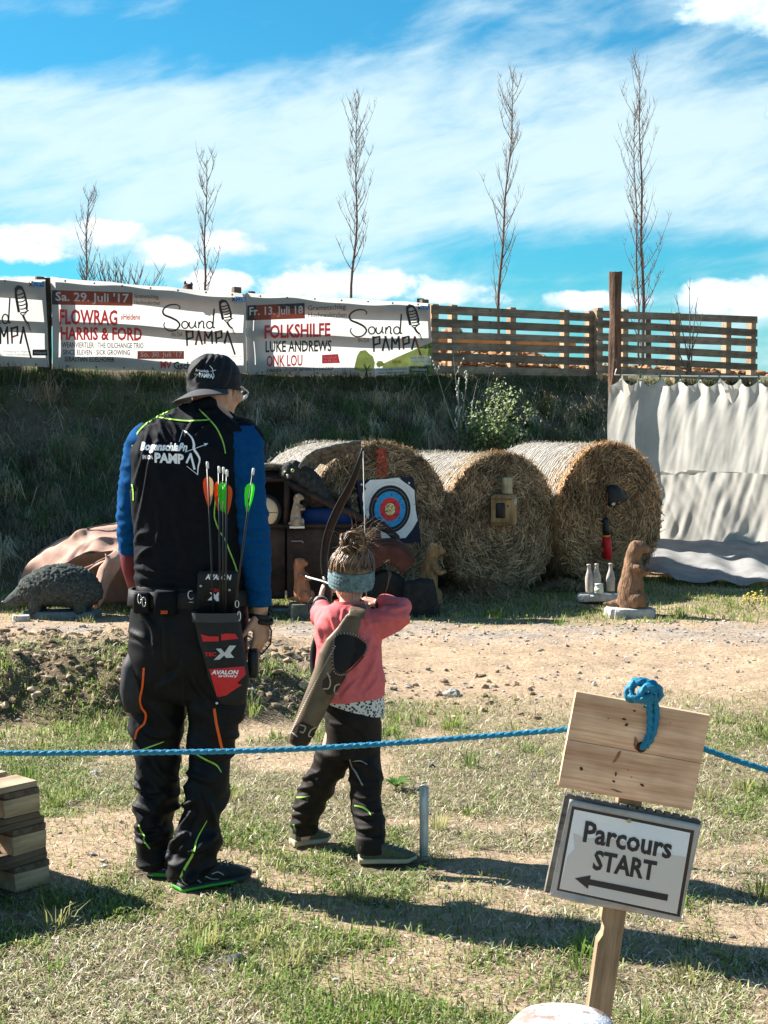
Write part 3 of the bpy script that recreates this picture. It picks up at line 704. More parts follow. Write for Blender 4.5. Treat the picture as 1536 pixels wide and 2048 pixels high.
def logo(d, x0, y0, w, h, festival=False):
    """hand-lettered festival name with microphone; box of the whole mark in photo pixels"""
    d.grp('logo', True)
    def q(u, v): return (x0 + u * w, y0 + v * h + u * h * .03)
    S = lambda pts, k, m=KX, tp=None: d.stroke([q(*p) for p in pts], k * w, m, taper=tp)
    S([(.235, .23), (.25, .18), (.20, .13), (.10, .15), (.03, .24), (.04, .34), (.13, .40), (.215, .47), (.245, .56), (.19, .66), (.10, .67), (.04, .58), (.05, .50)], .019, tp=(.6, 1, 1.5, 1, .7))
    d.ell(*q(.315, .545), .042 * w, .072 * h, .018 * w)
    S([(.375, .48), (.372, .56), (.40, .61), (.44, .56), (.455, .47), (.45, .56), (.47, .60)], .018)
    S([(.495, .61), (.50, .47), (.50, .53), (.535, .46), (.56, .49), (.56, .59), (.58, .60)], .018)
    d.ell(*q(.64, .535), .04 * w, .072 * h, .018 * w); S([(.70, .20), (.688, .45), (.685, .58), (.71, .59)], .02)
    # in da
    d.text('IN DA', *q(.14, .705), *q(.285, .785), KX)
    # stick letters
    PP = [[(.335, .66), (.345, .98)], [(.32, .70), (.42, .665)], [(.415, .655), (.42, .82)], [(.335, .84), (.425, .80)],
          [(.455, .96), (.495, .66)], [(.49, .65), (.545, .95)], [(.575, .93), (.58, .66)], [(.575, .67), (.625, .82)], [(.62, .82), (.67, .65)], [(.665, .65), (.675, .93)],
          [(.72, .66), (.73, .92)], [(.705, .69), (.80, .65)], [(.795, .64), (.80, .80)], [(.72, .82), (.805, .78)],
          [(.835, .92), (.875, .66)], [(.87, .645), (.975, 1.14)]]
    for a, b in PP: d.stroke([q(*a), q(*b)], .026 * w, KX if random.random() < .72 else BR, per=1, taper=(1.1, .85))
    # microphone
    d.poly([q(.76, .05), q(.80, .0), (q(.86, .02)), q(.90, .12), q(.935, .30), q(.93, .40), q(.905, .38), q(.905, .28), q(.87, .10), q(.84, .06), q(.80, .08), q(.79, .12), q(.80, .2), q(.835, .42), q(.80, .43), q(.765, .2)], KX)
    for i in range(6):
        v = .12 + i * .055; sh = i * .012
        d.stroke([q(.785 + sh, v + .035), q(.83 + sh, v + .03), q(.885 + sh, v - .005)], .016 * w, KX)
    S([(.83, .43), (.87, .47), (.93, .40)], .014); S([(.87, .47), (.90, .55), (.94, .60)], .03, tp=(1, .7)); S([(.94, .60), (.975, .72)], .014, tp=(1, .5)); S([(.91, .60), (.96, .70)], .006)
    d.lock = False
    if festival: d.text('FESTIVAL', x0 + w * .205, y0 + h * 1.005, x0 + w * .51, y0 + h * 1.09, KX)

def banner(label, tl, tr, br, bl, seed, marks):
    yl, yr = fenceY(tl[0]) - .05, fenceY(tr[0]) - .05
    c = [P(*tl, yl), P(*tr, yr), P(*br, yr), P(*bl, yl)]
    n3 = Vector((FN[0], FN[1], 0)); L = (c[1] - c[0]).length
    def fn(u, v):
        p = (c[0] * (1 - u) + c[1] * u) * (1 - v) + (c[3] * (1 - u) + c[2] * u) * v
        w = .016 * math.sin(u * L * 2.3 + v * 1.5 + seed) + .010 * math.sin(v * 7 + u * L * 1.1 + seed * 2) * (1 - abs(2 * v - 1) * .5) + .02 * noise.noise(Vector((u * L * 1.2, v * 1.5, seed)))
        w += .012 * math.cos(u * L * 9.2 + seed) * (max(0, 1 - v * 6) + max(0, v * 6 - 5))
        return p + n3 * w + Vector((0, 0, -.012 * abs(math.sin(u * L * 4.6)) * (1 - 2 * v) if v in (0, 1) else 0))
    mb = MB(); mb.grid(fn, 60, 24); o = mb.build('festival_banner', BAN); tag(o, label, 'banner', 'printed festival banners along the bank top')
    d = Decal(); d0 = Decal(); marks(d0, d)
    bv = mb.bvh()
    if d0.V: d0.lay(bv, .0025, 'printed_panel', INK, o)
    d.lay(bv, .005, 'printed_mark', INK, o)
    for k in range(7):
        u = (k + .5) / 7
        for v in (.035, .965):
            ey = MB(); ey.ell(fn(u, v) + n3 * .006, (.012, .006, .012), n=8, k=5); ey.build('eyelet', M('eyelet blue grey', (.1, .13, .16), .4, .1), o)
    # the timber frame behind, whose rails show through as bands
    fr = thing('banner_frame', 'timber frame standing behind the ' + label.split(' banner')[0] + ' banner', 'frame', (c[3] + c[2]) / 2 - n3 * .1, 'timber frames behind the banners')
    ex = (c[1] - c[0]).normalized(); up = Vector((0, 0, 1)); W = M('old timber', (.16, .12, .085), .85, .35, 12, stretch=(.2, .2, 1))
    def rail(v, h, back, nm='rail'):
        b = MB(); p0 = fn(0.01, .5); m0 = c[0] * (1 - v) + c[3] * v; m1 = c[1] * (1 - v) + c[2] * v
        b.ebox((m0 + m1) / 2 - n3 * back, (m1 - m0) * .495, n3 * .011, up * h / 2); b.build(nm, W, fr, False)
    H = (c[0] - c[3]).length
    rail(.09, .16, .06); rail(.48, .10, .06); rail(.90, .14, .06)
    for u in (.035, .97):
        b = MB(); p = c[3] * (1 - u) + c[2] * u; b.ebox(p + up * H * .45 - n3 * .12, ex * .045, n3 * .045, up * (H * .55)); b.build('post', W, fr, False)
    return o, fn

def club(d, x0, y0, x1, y1):
    d.grp('club_emblem', True); _club(d, x0, y0, x1, y1); d.lock = False
def _club(d, x0, y0, x1, y1):
    d.rect((x0 + (x1 - x0) * .26, y0), (x1, y0 + 1.5), (x1, y1 + 1), (x0 + (x1 - x0) * .26, y1), BL)
    d.text('CLUB', x0 + (x1 - x0) * .3, y0 + 1.8, x1 - 1, y1 - .6, WH, 1, bold=.02)
    d.stroke([(x0, y0 + 1), (x0 + (x1 - x0) * .22, y1)], 1.8, KX, per=1); d.stroke([(x0, y1), (x0 + (x1 - x0) * .22, y0 + 1)], 1.8, KX, per=1)
    d.rect((x0 + 3, y1 + 2), (x1 - 8, y1 + 2.5), (x1 - 8, y1 + 3.3), (x0 + 3, y1 + 2.8), GY)

def marks1(p, d):
    logo(d, -88, 567, 154, 128, True)
    club(d, 58, 563, 88, 573)
    p.rect((65, 699), (94, 699), (95, 711), (65, 711), KX); d.text('oeticket.com', 68, 702, 92, 708, WH)
    d.text('Ermäßigung für Mitglieder', 8, 701, 62, 706, GY); d.text('Tickets in allen Banken', 11, 707, 60, 711, GY)
    p.rect((-230, 565), (-110, 560), (-110, 592), (-230, 597), BR); d.text('Sa. 30. Juli 16', -222, 570, -118, 588, WH)
def marks2(p, d):
    p.rect((101, 580), (265, 585), (265, 612), (102, 609), BR, 12); p.rect((101, 580), (124, 581), (124, 609.5), (102, 609), KX)  # black rect paints the unlit left end of the brown date box
    d.text("Sa. 29. Juli '17", 111, 583, 258, 607, WH, 4, bold=.02)
    d.text('Grametschlag,', 269, 587, 318, 598, KX, 2); d.text('Hochneukirchen', 269, 600, 320, 608, KX, 2)
    d.text('FLOWRAG', 119, 618, 235, 649, RD, 2, bold=.03); d.text('»Helden«', 241, 627, 281, 640, RD, 0, bold=.02)
    d.text('HARRIS & FORD', 121, 653, 284, 680, RD, 2, bold=.03)
    d.text('WEANVIERTLER · THE OILCHANGE TRIO', 124, 684, 287, 695, KX, 2, bold=.012); d.text('SINCE ELEVEN · SICK GROWING', 126, 699, 260, 709, KX, 1, bold=.012)
    d.text('SEBASTIAN EDELHOFER', 129, 713, 229, 723, KX, 1, bold=.012)
    p.rect((275, 702), (368, 702), (368, 718), (275, 718), BR, 8); d.text("So. 30. Juli '17", 281, 703, 365, 717, WH, 0, bold=.02)
    d.text('MV', 321, 722, 343, 737, RD, 1, bold=.025); d.text('Gschaid', 347, 723, 402, 738, KX, 1, bold=.025)
    logo(d, 322, 596, 152, 97); club(d, 464, 593, 491, 603)
    d.text('Einlass 17 Uhr', 462, 711, 484, 715, GY); d.text('€18 | €20', 464, 717, 484, 720, GY)
def marks3(p, d):
    p.rect((492, 611), (609, 606), (610, 637), (492, 641), BR, 8); p.rect((492, 611), (609, 606), (609.3, 616), (492, 622), KX, 8); p.rect((492, 611), (512, 610), (512, 640), (492, 641), KX)  # black strips paint the unlit top and left end of the box
    d.text('Fr. 13. Juli 18', 499, 614, 606, 636, WH, -3, bold=.02)
    d.text('Grametschlag,', 616, 611, 694, 624, KX, -3); d.text('Hochneukirchen', 617, 625, 693, 635, KX, -1)
    d.text('FOLKSHILFE', 529, 650, 661, 678, RD, -5, bold=.03); d.text('LUKE ANDREWS', 531, 682, 663, 705, KX, -2, bold=.02); d.text('ONK LOU', 533, 711, 605, 734, RD, -2, bold=.02)
    d.text('CHRIS BEER | UP CLOSE | BATHING IN A RAINDROP', 534, 738, 667, 746, KX, -4, bold=.012)
    p.rect((644, 710), (676, 708), (680, 726), (644, 727), RD); d.text('Ausverkauft', 647, 712, 673, 717, WH); d.text('ab 18 Uhr', 648, 719, 674, 724, WH)
    logo(d, 695, 606, 154, 99); club(d, 836, 611, 860, 619)
    hill = [(765, 752), (765, 728), (790, 716), (820, 703), (845, 692), (864, 684), (866, 752)]; p.poly(hill, GN)
    p.poly([(838, 752), (840, 738), (852, 728), (866, 722), (866, 752)], DG); p.poly([(836, 695), (846, 692), (856, 689), (864, 686), (864, 695), (850, 698)], DG)
    cr = [(708, 738), (711, 725), (714, 712), (720, 702), (731, 700), (738, 707), (746, 713), (750, 726), (748, 738), (739, 743), (722, 743)]; d.poly(cr, GN)
    d.poly([(752, 728), (756, 722), (764, 722), (768, 727), (764, 733), (755, 734)], GN)
    d.stroke([(732, 752), (733, 740), (728, 728)], 3, KX); d.stroke([(733, 741), (740, 731)], 2, KX); d.stroke([(758, 736), (759, 731)], 1.5, KX)
    d.rect((784, 720), (803, 720), (803, 728), (784, 728), YE); 
    d.rect((820, 710), (862, 711), (863, 730), (821, 729), WH)
    d.rect((750, 736), (817, 733), (818, 748), (750, 751), WH)
    e = Decal(); d.extra = e
    e.text('€21,10', 786, 721.5, 801, 726.5, KX); e.text('Einlass 17 Uhr', 822, 713, 850, 718, GY); e.text('€25,50 VVK | €28', 823, 721, 860, 726, GY)
    e.text('Ermäßigung für Raiffeisen Club-Mitglieder', 753, 738, 815, 742, KX, -2); e.text('Tickets in allen Raiffeisenbanken', 755, 744, 813, 748, KX, -2)
    p.rect((820, 732), (855, 733), (855, 745), (820, 744), KX); d.text('oeticket.com', 822, 735, 853, 742, WH, bold=.02)

b1, f1 = banner('left banner cut off by the picture edge, SOUND FESTIVAL half visible', (-300, 540), (91, 559), (98, 735), (-300, 733), 1.0, marks1)
b2, f2 = banner('middle banner reading Sa. 29. Juli with FLOWRAG in red', (101, 553), (490, 586), (492, 748), (107, 738), 2.3, marks2)
_m3 = {}
def marks3w(p, d): marks3(p, d); _m3['e'] = d.extra
b3, f3 = banner('right hand banner reading Fr. 13. Juli 18 with FOLKSHILFE', (493, 585), (860, 605), (867, 754), (496, 750), 3.9, marks3w)
_g = MB(); _g.grid(f3, 60, 24); _m3['e'].lay(_g.bvh(), .0075, 'small_print', INK, b3)

# ================================================================== pallet fence right of the banners
SLAT = [wood('grey slat ' + str(i), tuple(k * f for k in (.165, .13, .095)), tuple(k * f for k in (.285, .23, .17)), 'X', 7, .85) for i, f in enumerate((1.0, .8, 1.15))]
BAT = wood('pale batten', (.36, .235, .145), (.48, .33, .21), 'Z', 7, .8)
def pallet_fence(label, x0, x1, top0, top1, bot0, bot1, bats, dy):
    Y0, Y1 = fenceY(x0) + dy, fenceY(x1) + dy
    tl, tr, bl, br = P(x0, top0, Y0), P(x1, top1, Y1), P(x0, bot0, Y0), P(x1, bot1, Y1)
    t = thing('pallet_fence', label, 'fence', (bl + br) / 2, 'fence panels made of pallets')
    n3 = Vector((FN[0], FN[1], 0)); up = Vector((0, 0, 1)); ex = (tr - tl).normalized()
    H = (tl.z - bl.z)
    for i in range(6):
        v = (i + .5) / 6 * .93 + .03
        a = tl * (1 - v) + bl * v; b = tr * (1 - v) + br * v; k = random.uniform(-.012, .012); tl_ = random.uniform(-.014, .014); a = a - up * tl_; b = b + up * tl_
        mb = MB(); e = (b - a).normalized(); hh = H * random.uniform(.047, .056)
        mb.ebox((a + b) / 2 + up * k, e * (b - a).length / 2, n3 * .011, e.cross(n3).normalized() * hh)
        o = mb.build('slat', SLAT[i % 3], None, False); rot = math.atan2(e.y, e.x)
        # grain runs along the local x axis
        o.data.transform(Matrix.Rotation(-rot, 4, 'Z')); o.rotation_euler = (0, 0, rot); o.location = Vector(o.location) - wloc(t); o.parent = t
    for x in bats:
        u = (x - x0) / (x1 - x0); p = tl * (1 - u) + tr * u; q = bl * (1 - u) + br * u
        mb = MB(); mb.ebox((p + q) / 2 - n3 * .066 - up * .02, ex * .042, n3 * .052, up * (H / 2 + .0)); mb.build('batten', BAT, t, False)
    return t
pallet_fence('grey pallet fence between the banners and the log post', 863, 1191, 604, 620, 757, 763, (872, 908, 1023, 1132, 1184), .0)
pallet_fence('grey pallet fence behind the log post, running off right', 1193, 1514, 612, 627, 755, 772, (1201, 1250, 1352, 1456, 1508), -.12)

def post(name, label, px, top, Y, r, base_z, mat, cat='post', lean=0.0, n=12, rough=.012):
    b = P(px, 832, Y); b.z = base_z; t = P(px + lean, top, Y); mb = MB()
    pts = [b.lerp(t, k / 14) for k in range(15)]; mb.tube(pts, [r * random.uniform(.93, 1.07) for _ in pts], n)
    mb.disp(lambda v, nn: rough * noise.noise(Vector((v.x * 30, v.y * 30, v.z * 4)))); o = mb.build(name, mat, None, False); tag(o, label, cat); return o
BARK = M('bark', (.15, .085, .055), .9, .5, 10, .9, 40, stretch=(3, 3, .35), dist=.03)
LOGY = 15.95
post('log_post', 'tall round log post with bark holding the clothes line', 1231, 544, LOGY, .062, -.05, BARK, n=14, rough=.02)
for i, (px, tp, lb) in enumerate(((96, 556, 'short fence post top between the left and middle banners'), (503, 583, 'dark post top peeking over the join of two banners'), (840, 597, 'square post top above the right banner corner'), (1296, 634, 'thin dark post standing beyond the right pallet fence'), (950, 624, 'short post stub beyond the pallets near the banner'))):
    back = .12 if i < 3 else 1.2
    post('fence_post', lb, px, tp, fenceY(px, back), .045, 1.9, M('dark post', (.09, .075, .06), .9, .3), n=5, rough=.004)
# plank lying behind the first pallet panel
pl = MB(); a = P(868, 682, fenceY(868, .45)); b = P(1150, 694, fenceY(1150, .45)); e = (b - a).normalized()
pl.ebox((a + b) / 2, e * (b - a).length / 2, Vector((FN[0], FN[1], 0)) * .02, Vector((0, 0, .05)))
tag(pl.build('plank', M('fresh plank', (.52, .27, .11), .7, .25, 8), None, False), 'orange plank lying on the soil behind the pallet fence', 'plank')
cb = MB(); c0 = P(376, 577, fenceY(376, .15)); cb.ell(c0, (.055, .05, .06)); cb.ell(c0 + Vector((-.03, 0, .055)), (.018, .015, .03)); cb.ell(c0 + Vector((.04, 0, .05)), (.018, .015, .025)); cb.ell(c0 + Vector((.0, -.04, -.05)), (.05, .05, .06))
cb = cb.fuse(.006, 2); cb.disp(lambda v, n: .01 * noise.noise(v * 40))
tag(cb.build('wood_stump', M('dark stump', (.10, .05, .035), .9, .4, 30)), 'small ragged brown stump peeking over the middle banner', 'stump')

# ================================================================== bare trees and shrubs
TWIG = M('twig bark', (.15, .112, .09), .85, .25, 30); TRUNKM = M('poplar bark', (.15, .115, .092), .85, .3, 20)
def limb(mb, p, d, L, r, segs, bend, wob, n=4, up=Vector((0, 0, 1))):
    pts = [p.copy()]; d = d.normalized()
    for i in range(segs):
        d = (d + up * bend / segs + Vector((random.gauss(0, wob), random.gauss(0, wob), random.gauss(0, wob * .5)))).normalized(); pts.append(pts[-1] + d * L / segs)
    mb.tube(pts, [r * (1 - .8 * i / segs) for i in range(segs + 1)], n, caps=False); return pts
def poplar(label, bx, tx, top, Y, seed, lean=0.0, stems=1, full=1.0, start=.26):
    random.seed(seed)
    b = P(bx, 832, Y); b.z = th(b.x, b.y) - .05; t = P(tx, top, Y); H = t.z - b.z
    o = thing('poplar_tree', label, 'tree', b, 'slim bare poplars on the bank'); tr = MB(); cr = MB()
    for sI in range(stems):
        w1, w2 = random.uniform(-.07, .07), random.uniform(-.07, .07); off = Vector((-.10 * sI, .05 * sI, 0)); hh = H * (1 - .13 * sI)
        pts = []
        for i in range(19):
            u = i / 18; p = b.lerp(t, u); p.z = b.z + hh * u
            p += off * min(1, u * 6) + Vector((w1 * math.sin(u * 5 + seed) + .025 * math.sin(u * 17 + seed), w2 * math.sin(u * 4), 0)) * math.sin(u * math.pi)
            pts.append(p)
        r0 = .040 * (1 - .35 * sI)
        tr.tube(pts, [r0 * (1 - u / 18) ** .9 + .004 for u in range(19)], 7)
        nb = int(36 * full)
        for k in range(nb):
            u = start + (1 - start) * ((k + random.random()) / nb) ** .85; i = min(17, int(u * 18)); p = pts[i].lerp(pts[i + 1], u * 18 - i)
            a = random.random() * 6.283; out = Vector((math.cos(a), math.sin(a), 0))
            L = hh * random.uniform(.09, .22) * (1.1 - .5 * u) * (.7 if u < .25 else 1); 
            if u + L / hh > 1.0: L = hh * (1.02 - u) + .12
            q = limb(cr, p, out * .62 + Vector((0, 0, .75)), L, .0085 * (1.15 - .6 * u) + .0025, 7, .95, .05)
            for j in range(random.randint(4, 8)):
                ii = random.randint(1, 6); a2 = random.random() * 6.283
                w = limb(cr, q[ii], Vector((math.cos(a2) * .55, math.sin(a2) * .55, .8)), random.uniform(.12, .38) * (.7 + .3 * full), .0048, 4, .7, .08)
                if random.random() < .5: limb(cr, w[2], Vector((math.cos(a2 + 2) * .6, math.sin(a2 + 2) * .6, .7)), random.uniform(.08, .18), .0045, 2, .4, .1)
        for j in range(6): limb(cr, pts[-2 - j % 3], Vector((random.uniform(-.4, .4), random.uniform(-.4, .4), 1)), random.uniform(.15, .4), .006, 4, .5, .1)
    tr.build('trunk', TRUNKM, o); cr.build('crown', TWIG, o); return o
poplar('smallest bare poplar, rising behind the middle banner date', 160, 178, 392, 33.5, 3, full=.75)
poplar('bare poplar rising behind the head of the standing man', 404, 414, 320, 33.0, 12, full=.8)
poplar('bare poplar rising behind the right banner with forked tip', 701, 712, 214, 33.5, 23, full=1.0, start=.40)
poplar('bare poplar leaning right behind the first pallet fence', 992, 1026, 168, 34.0, 31, full=1.15)
poplar('tallest bare poplar with two stems behind the log post', 1286, 1279, 132, 34.5, 47, stems=2, full=.9, start=.14)

def twiggy(name, label, px, py_base, Y, tops, seed, r=.006, white=False, dens=5):
    random.seed(seed); b = P(px, py_base, Y); o = thing(name, label, 'shrub', b); st = MB(); bu = MB()
    for (tx, ty, k) in tops:
        t = P(tx, ty, Y + random.uniform(-.15, .15)); pts = []
        for i in range(9):
            u = i / 8; p = b.lerp(t, u); p.x += .04 * math.sin(u * 3 + k) * (1 - u); p.y += .05 * math.sin(u * 4 + k * 2) * u; pts.append(p)
        st.tube(pts, [r * (1 - .75 * i / 8) for i in range(9)], 5, caps=False)
        for j in range(dens):
            i = random.randint(2, 7); a = random.random() * 6.283
            q = limb(st, pts[i], Vector((math.cos(a) * .5, math.sin(a) * .5, .75)), random.uniform(.08, .28), r * .45, 4, .5, .08)
            if white:
                for v in q[1:]: bu.ell(v + Vector((random.uniform(-.01, .01), 0, 0)), (.007, .007, .014), n=6, k=4)
    st.build('stems', TWIG if not white else M('silver twig', (.32, .28, .23), .8, .2), o)
    if white: bu.build('buds', M('white bud', (.75, .76, .66), .7, .1), o)
    return o
tops = [(150 + 185 * random.random(), 505 + 50 * random.random(), i) for i in range(34)]
tops = [(x, y + (18 if x > 270 else 0), i) for x, y, i in tops]
twiggy('bare_bush', 'rounded bare bush behind the top edge of the middle banner', 235, 690, fenceY(235, 2.0), tops, 5, .010, dens=9)
twiggy('sapling', 'thin bare sapling standing up before the right pallet fence', 1376, 748, fenceY(1376) - .35, [(1379, 556, 0), (1352, 590, 1), (1398, 588, 2), (1335, 628, 3), (1405, 625, 4)], 8, .012, dens=3)
twiggy('budding_sapling', 'slender sapling with white buds growing on the bank', 922, 905, fenceY(922) - 1.35, [(905, 700, 0), (955, 760, 1), (868, 720, 2), (936, 745, 3), (915, 760, 4)], 9, .010, True, 4)

def leaf_shrub():
    random.seed(14); Y = fenceY(990) - 1.6; b = P(985, 905, Y); o = thing('leafy_shrub', 'pale green shrub in fresh leaf on the bank above the bales', 'shrub', b); st = MB()
    V = []; Fq = []; C = []
    ends = [(945, 825), (960, 850), (940, 860), (985, 790), (1005, 775), (1000, 820), (1020, 800), (1035, 835), (1060, 825), (1045, 870), (975, 835), (1000, 860), (965, 880), (1015, 880), (1030, 860), (990, 845), (980, 865), (1025, 785), (1008, 840), (950, 838), (1012, 812), (972, 812)]
    for k, (x, y) in enumerate(ends):
        t = P(x, y, Y + random.uniform(-.35, .3)); pts = [b.lerp(t, i / 7) + Vector((.03 * math.sin(i + k), .03 * math.cos(i * 1.3 + k), .05 * math.sin(i / 7 * 3.14))) for i in range(8)]
        st.tube(pts, [.008 - .0009 * i for i in range(8)], 5, caps=False)
        for i in range(62):
            c = pts[random.choice((4, 5, 6, 7, 7, 6))] + Vector((random.gauss(0, .055), random.gauss(0, .06), random.gauss(0, .055)))
            a = Vector((random.gauss(0, 1), random.gauss(0, 1), random.gauss(0, 1))).normalized(); w = a.cross(Vector((random.random(), random.random(), 1))).normalized()
            l = random.uniform(.013, .026); bb = len(V); V += [c - a * l, c + w * l * .5, c + a * l, c - w * l * .5]; Fq.append((bb, bb + 1, bb + 2, bb + 3))
            cc = random.choice([(.42, .5, .2), (.55, .6, .34), (.3, .42, .12), (.62, .64, .46)]); C += [cc] * 4
    # darker growth at its foot
    for i in range(1300):
        c = P(random.gauss(965, 32), random.gauss(885, 22), Y + random.uniform(-.3, .3)); a = Vector((random.gauss(0, 1), random.gauss(0, 1), random.gauss(0, 1))).normalized(); w = a.cross(Vector((random.random(), random.random(), 1))).normalized()
        l = random.uniform(.012, .03); bb = len(V); V += [c - a * l, c + w * l * .5, c + a * l, c - w * l * .5]; Fq.append((bb, bb + 1, bb + 2, bb + 3)); C += [random.choice([(.05, .13, .03), (.08, .17, .04)])] * 4
    st.build('stems', TWIG, o)
    f = np_mesh('foliage', np.array([tuple(v) for v in V]), [np.array(Fq)], np.array(C), GM, tuple(b)); f.location = (0, 0, 0); f.parent = o
leaf_shrub()

# ================================================================== white sheets on the line
CLOTH = M('white sheet', (.58, .555, .50), .9, .10, 6, .35, 260, trans=.62, dist=.004)
def cl(u, z=0.0): # along the sheet line, metres from its left end
    a = Vector((2.315, 15.82, z)); d = Vector((.998, .06, 0)); return a + d * u
CN = Vector((.06, -.998, 0))
def up_sheet(u, v):
    x = u * 3.4; top = 2.0 - .02 * x * (1 - x / 3.4); ph = (x - .10) / .205; d = abs(math.sin(math.pi * ph))
    near = (1 - v) ** 4
    z = top - .085 * d ** .75 * max(0, 1 - v * 3.0) - v * (.98 + .02 * math.sin(x * 4))
    f = .034 * math.cos(2 * math.pi * ph) * near + .006 * math.sin(x * 19 + 2 * v + 2 * math.sin(x * 5)) * (.35 + .65 * v) * min(1, v * 3) + .016 * math.sin(x * 5.3 + .8 * math.sin(v * 3)) * v
    f += .02 * noise.noise(Vector((x * 6, v * 1.6, 3.3))) + .013 * (.5 - abs(noise.noise(Vector((x * 9 + v * 2.0, v * 1.1, 8.1))))) + .006 * (.5 - abs(noise.noise(Vector((x * 21 + v * 5, v * 3, 2.1))))) + .05 * v * (1 - v) * 2 * noise.noise(Vector((x * 2 + v, v, 1.0)))
    return cl(x, z) + CN * (f + .03) + Vector((-.03 * math.sin(v * 3.14) * (1 - u), 0, 0))
def low_sheet(u, v):
    x = -.03 + u * 3.4; z = 1.03 - v * (.84 + .05 * math.sin(x * 3.2 + .5) + .03 * math.sin(x * 9)) - .015 * math.sin(x * 6) * (1 - v)
    f = (.016 * math.sin(x * 13 + 1.7 * math.sin(x * 2.2) + v * 1.2) * (.1 + .9 * v) + .022 * (.5 - abs(noise.noise(Vector((x * 7 - v * 2.5, v * 1.4, 5.5)))))  + .03 * math.sin(x * 4.4 + v * 2) * v + .06 * v + .016 * noise.noise(Vector((x * 16 + v * 4, v * 3, 5.5))) + .05 * v * noise.noise(Vector((x * 3.1 - v * 1.5, v * 1.2, 9))))
    return cl(x, z) + CN * (f + .02)
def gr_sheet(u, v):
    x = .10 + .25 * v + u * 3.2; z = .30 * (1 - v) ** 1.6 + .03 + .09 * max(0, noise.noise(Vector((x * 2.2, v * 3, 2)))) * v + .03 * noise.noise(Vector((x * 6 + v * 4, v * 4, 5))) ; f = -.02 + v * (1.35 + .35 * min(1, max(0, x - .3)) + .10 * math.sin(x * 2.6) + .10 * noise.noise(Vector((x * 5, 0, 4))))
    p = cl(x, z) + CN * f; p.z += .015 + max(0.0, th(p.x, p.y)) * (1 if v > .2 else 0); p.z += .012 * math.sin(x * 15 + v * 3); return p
for fn, nm, lb, nv in ((up_sheet, 'hanging_sheet', 'white sheet pegged to the line, upper one with scalloped top', 60), (low_sheet, 'hanging_sheet', 'white sheet hanging below the upper sheet, catching the bale shadow', 50), (gr_sheet, 'ground_sheet', 'white sheet trailing on the grass under the hanging sheets, its colour greyed for shade', 20)):
    mb = MB(); mb.grid(fn, 260, nv); tag(mb.build(nm, CLOTH if nm != 'ground_sheet' else M('shade grey sheet', (.34, .335, .325), .9, .25, 5, .35, 200, trans=.25, dist=.004)), lb, 'sheet')  # ground sheet gets a darker grey that stands in for shade
# folded-over corners along the top
line = MB(); lp = [P(1233, 738, LOGY - .09)] + [cl(.04 + .1 * k, 2.02 - .02 * (.1 * k) * (1 - .1 * k / 3.4)) + CN * .032 for k in range(0, 36)]
line.tube(lp, .006, 6); tag(line.build('clothes_line', M('white cord', (.7, .7, .68), .7)), 'white cord strung from the log post with the sheets pegged on it', 'line')
for k in range(9):
    x = .10 + .205 * k; c = cl(x, 2.0 - .02 * x * (1 - x / 3.4)) + CN * .045; mb = MB()
    for s_ in (-1, 1): mb.box(c + CN * .008 * s_ + Vector((0, 0, .0)), (.012, .008, .055), Matrix.Rotation(s_ * .1, 3, 'X'))
    o = mb.build('clothes_peg', M('green peg', (.03, .16, .09), .5), None, False); tag(o, 'small dark green clothes peg gripping the upper sheet on the line', 'peg', 'clothes pegs on the sheet line')
for k, (x, w, h) in enumerate(((.02, .20, .17), (.40, .16, .10), (1.10, .24, .19), (.78, .12, .07))):
    fl = MB(); 
    def ff(u, v, x=x, w=w, h=h): 
        xx = x + w * u; top = 1.99 - .08 * abs(math.sin(math.pi * (xx - .1) / .205)) ** .8
        return cl(xx, top - v * h * (1 - abs(2 * u - 1.1) * .85)) + CN * (.085 + .03 * math.sin(u * 3.1) + .02 * v)
    fl.grid(ff, 14, 8); o = fl.build('folded_corner', CLOTH, [q for q in bpy.data.objects if q.name.startswith('hanging_sheet')][0])

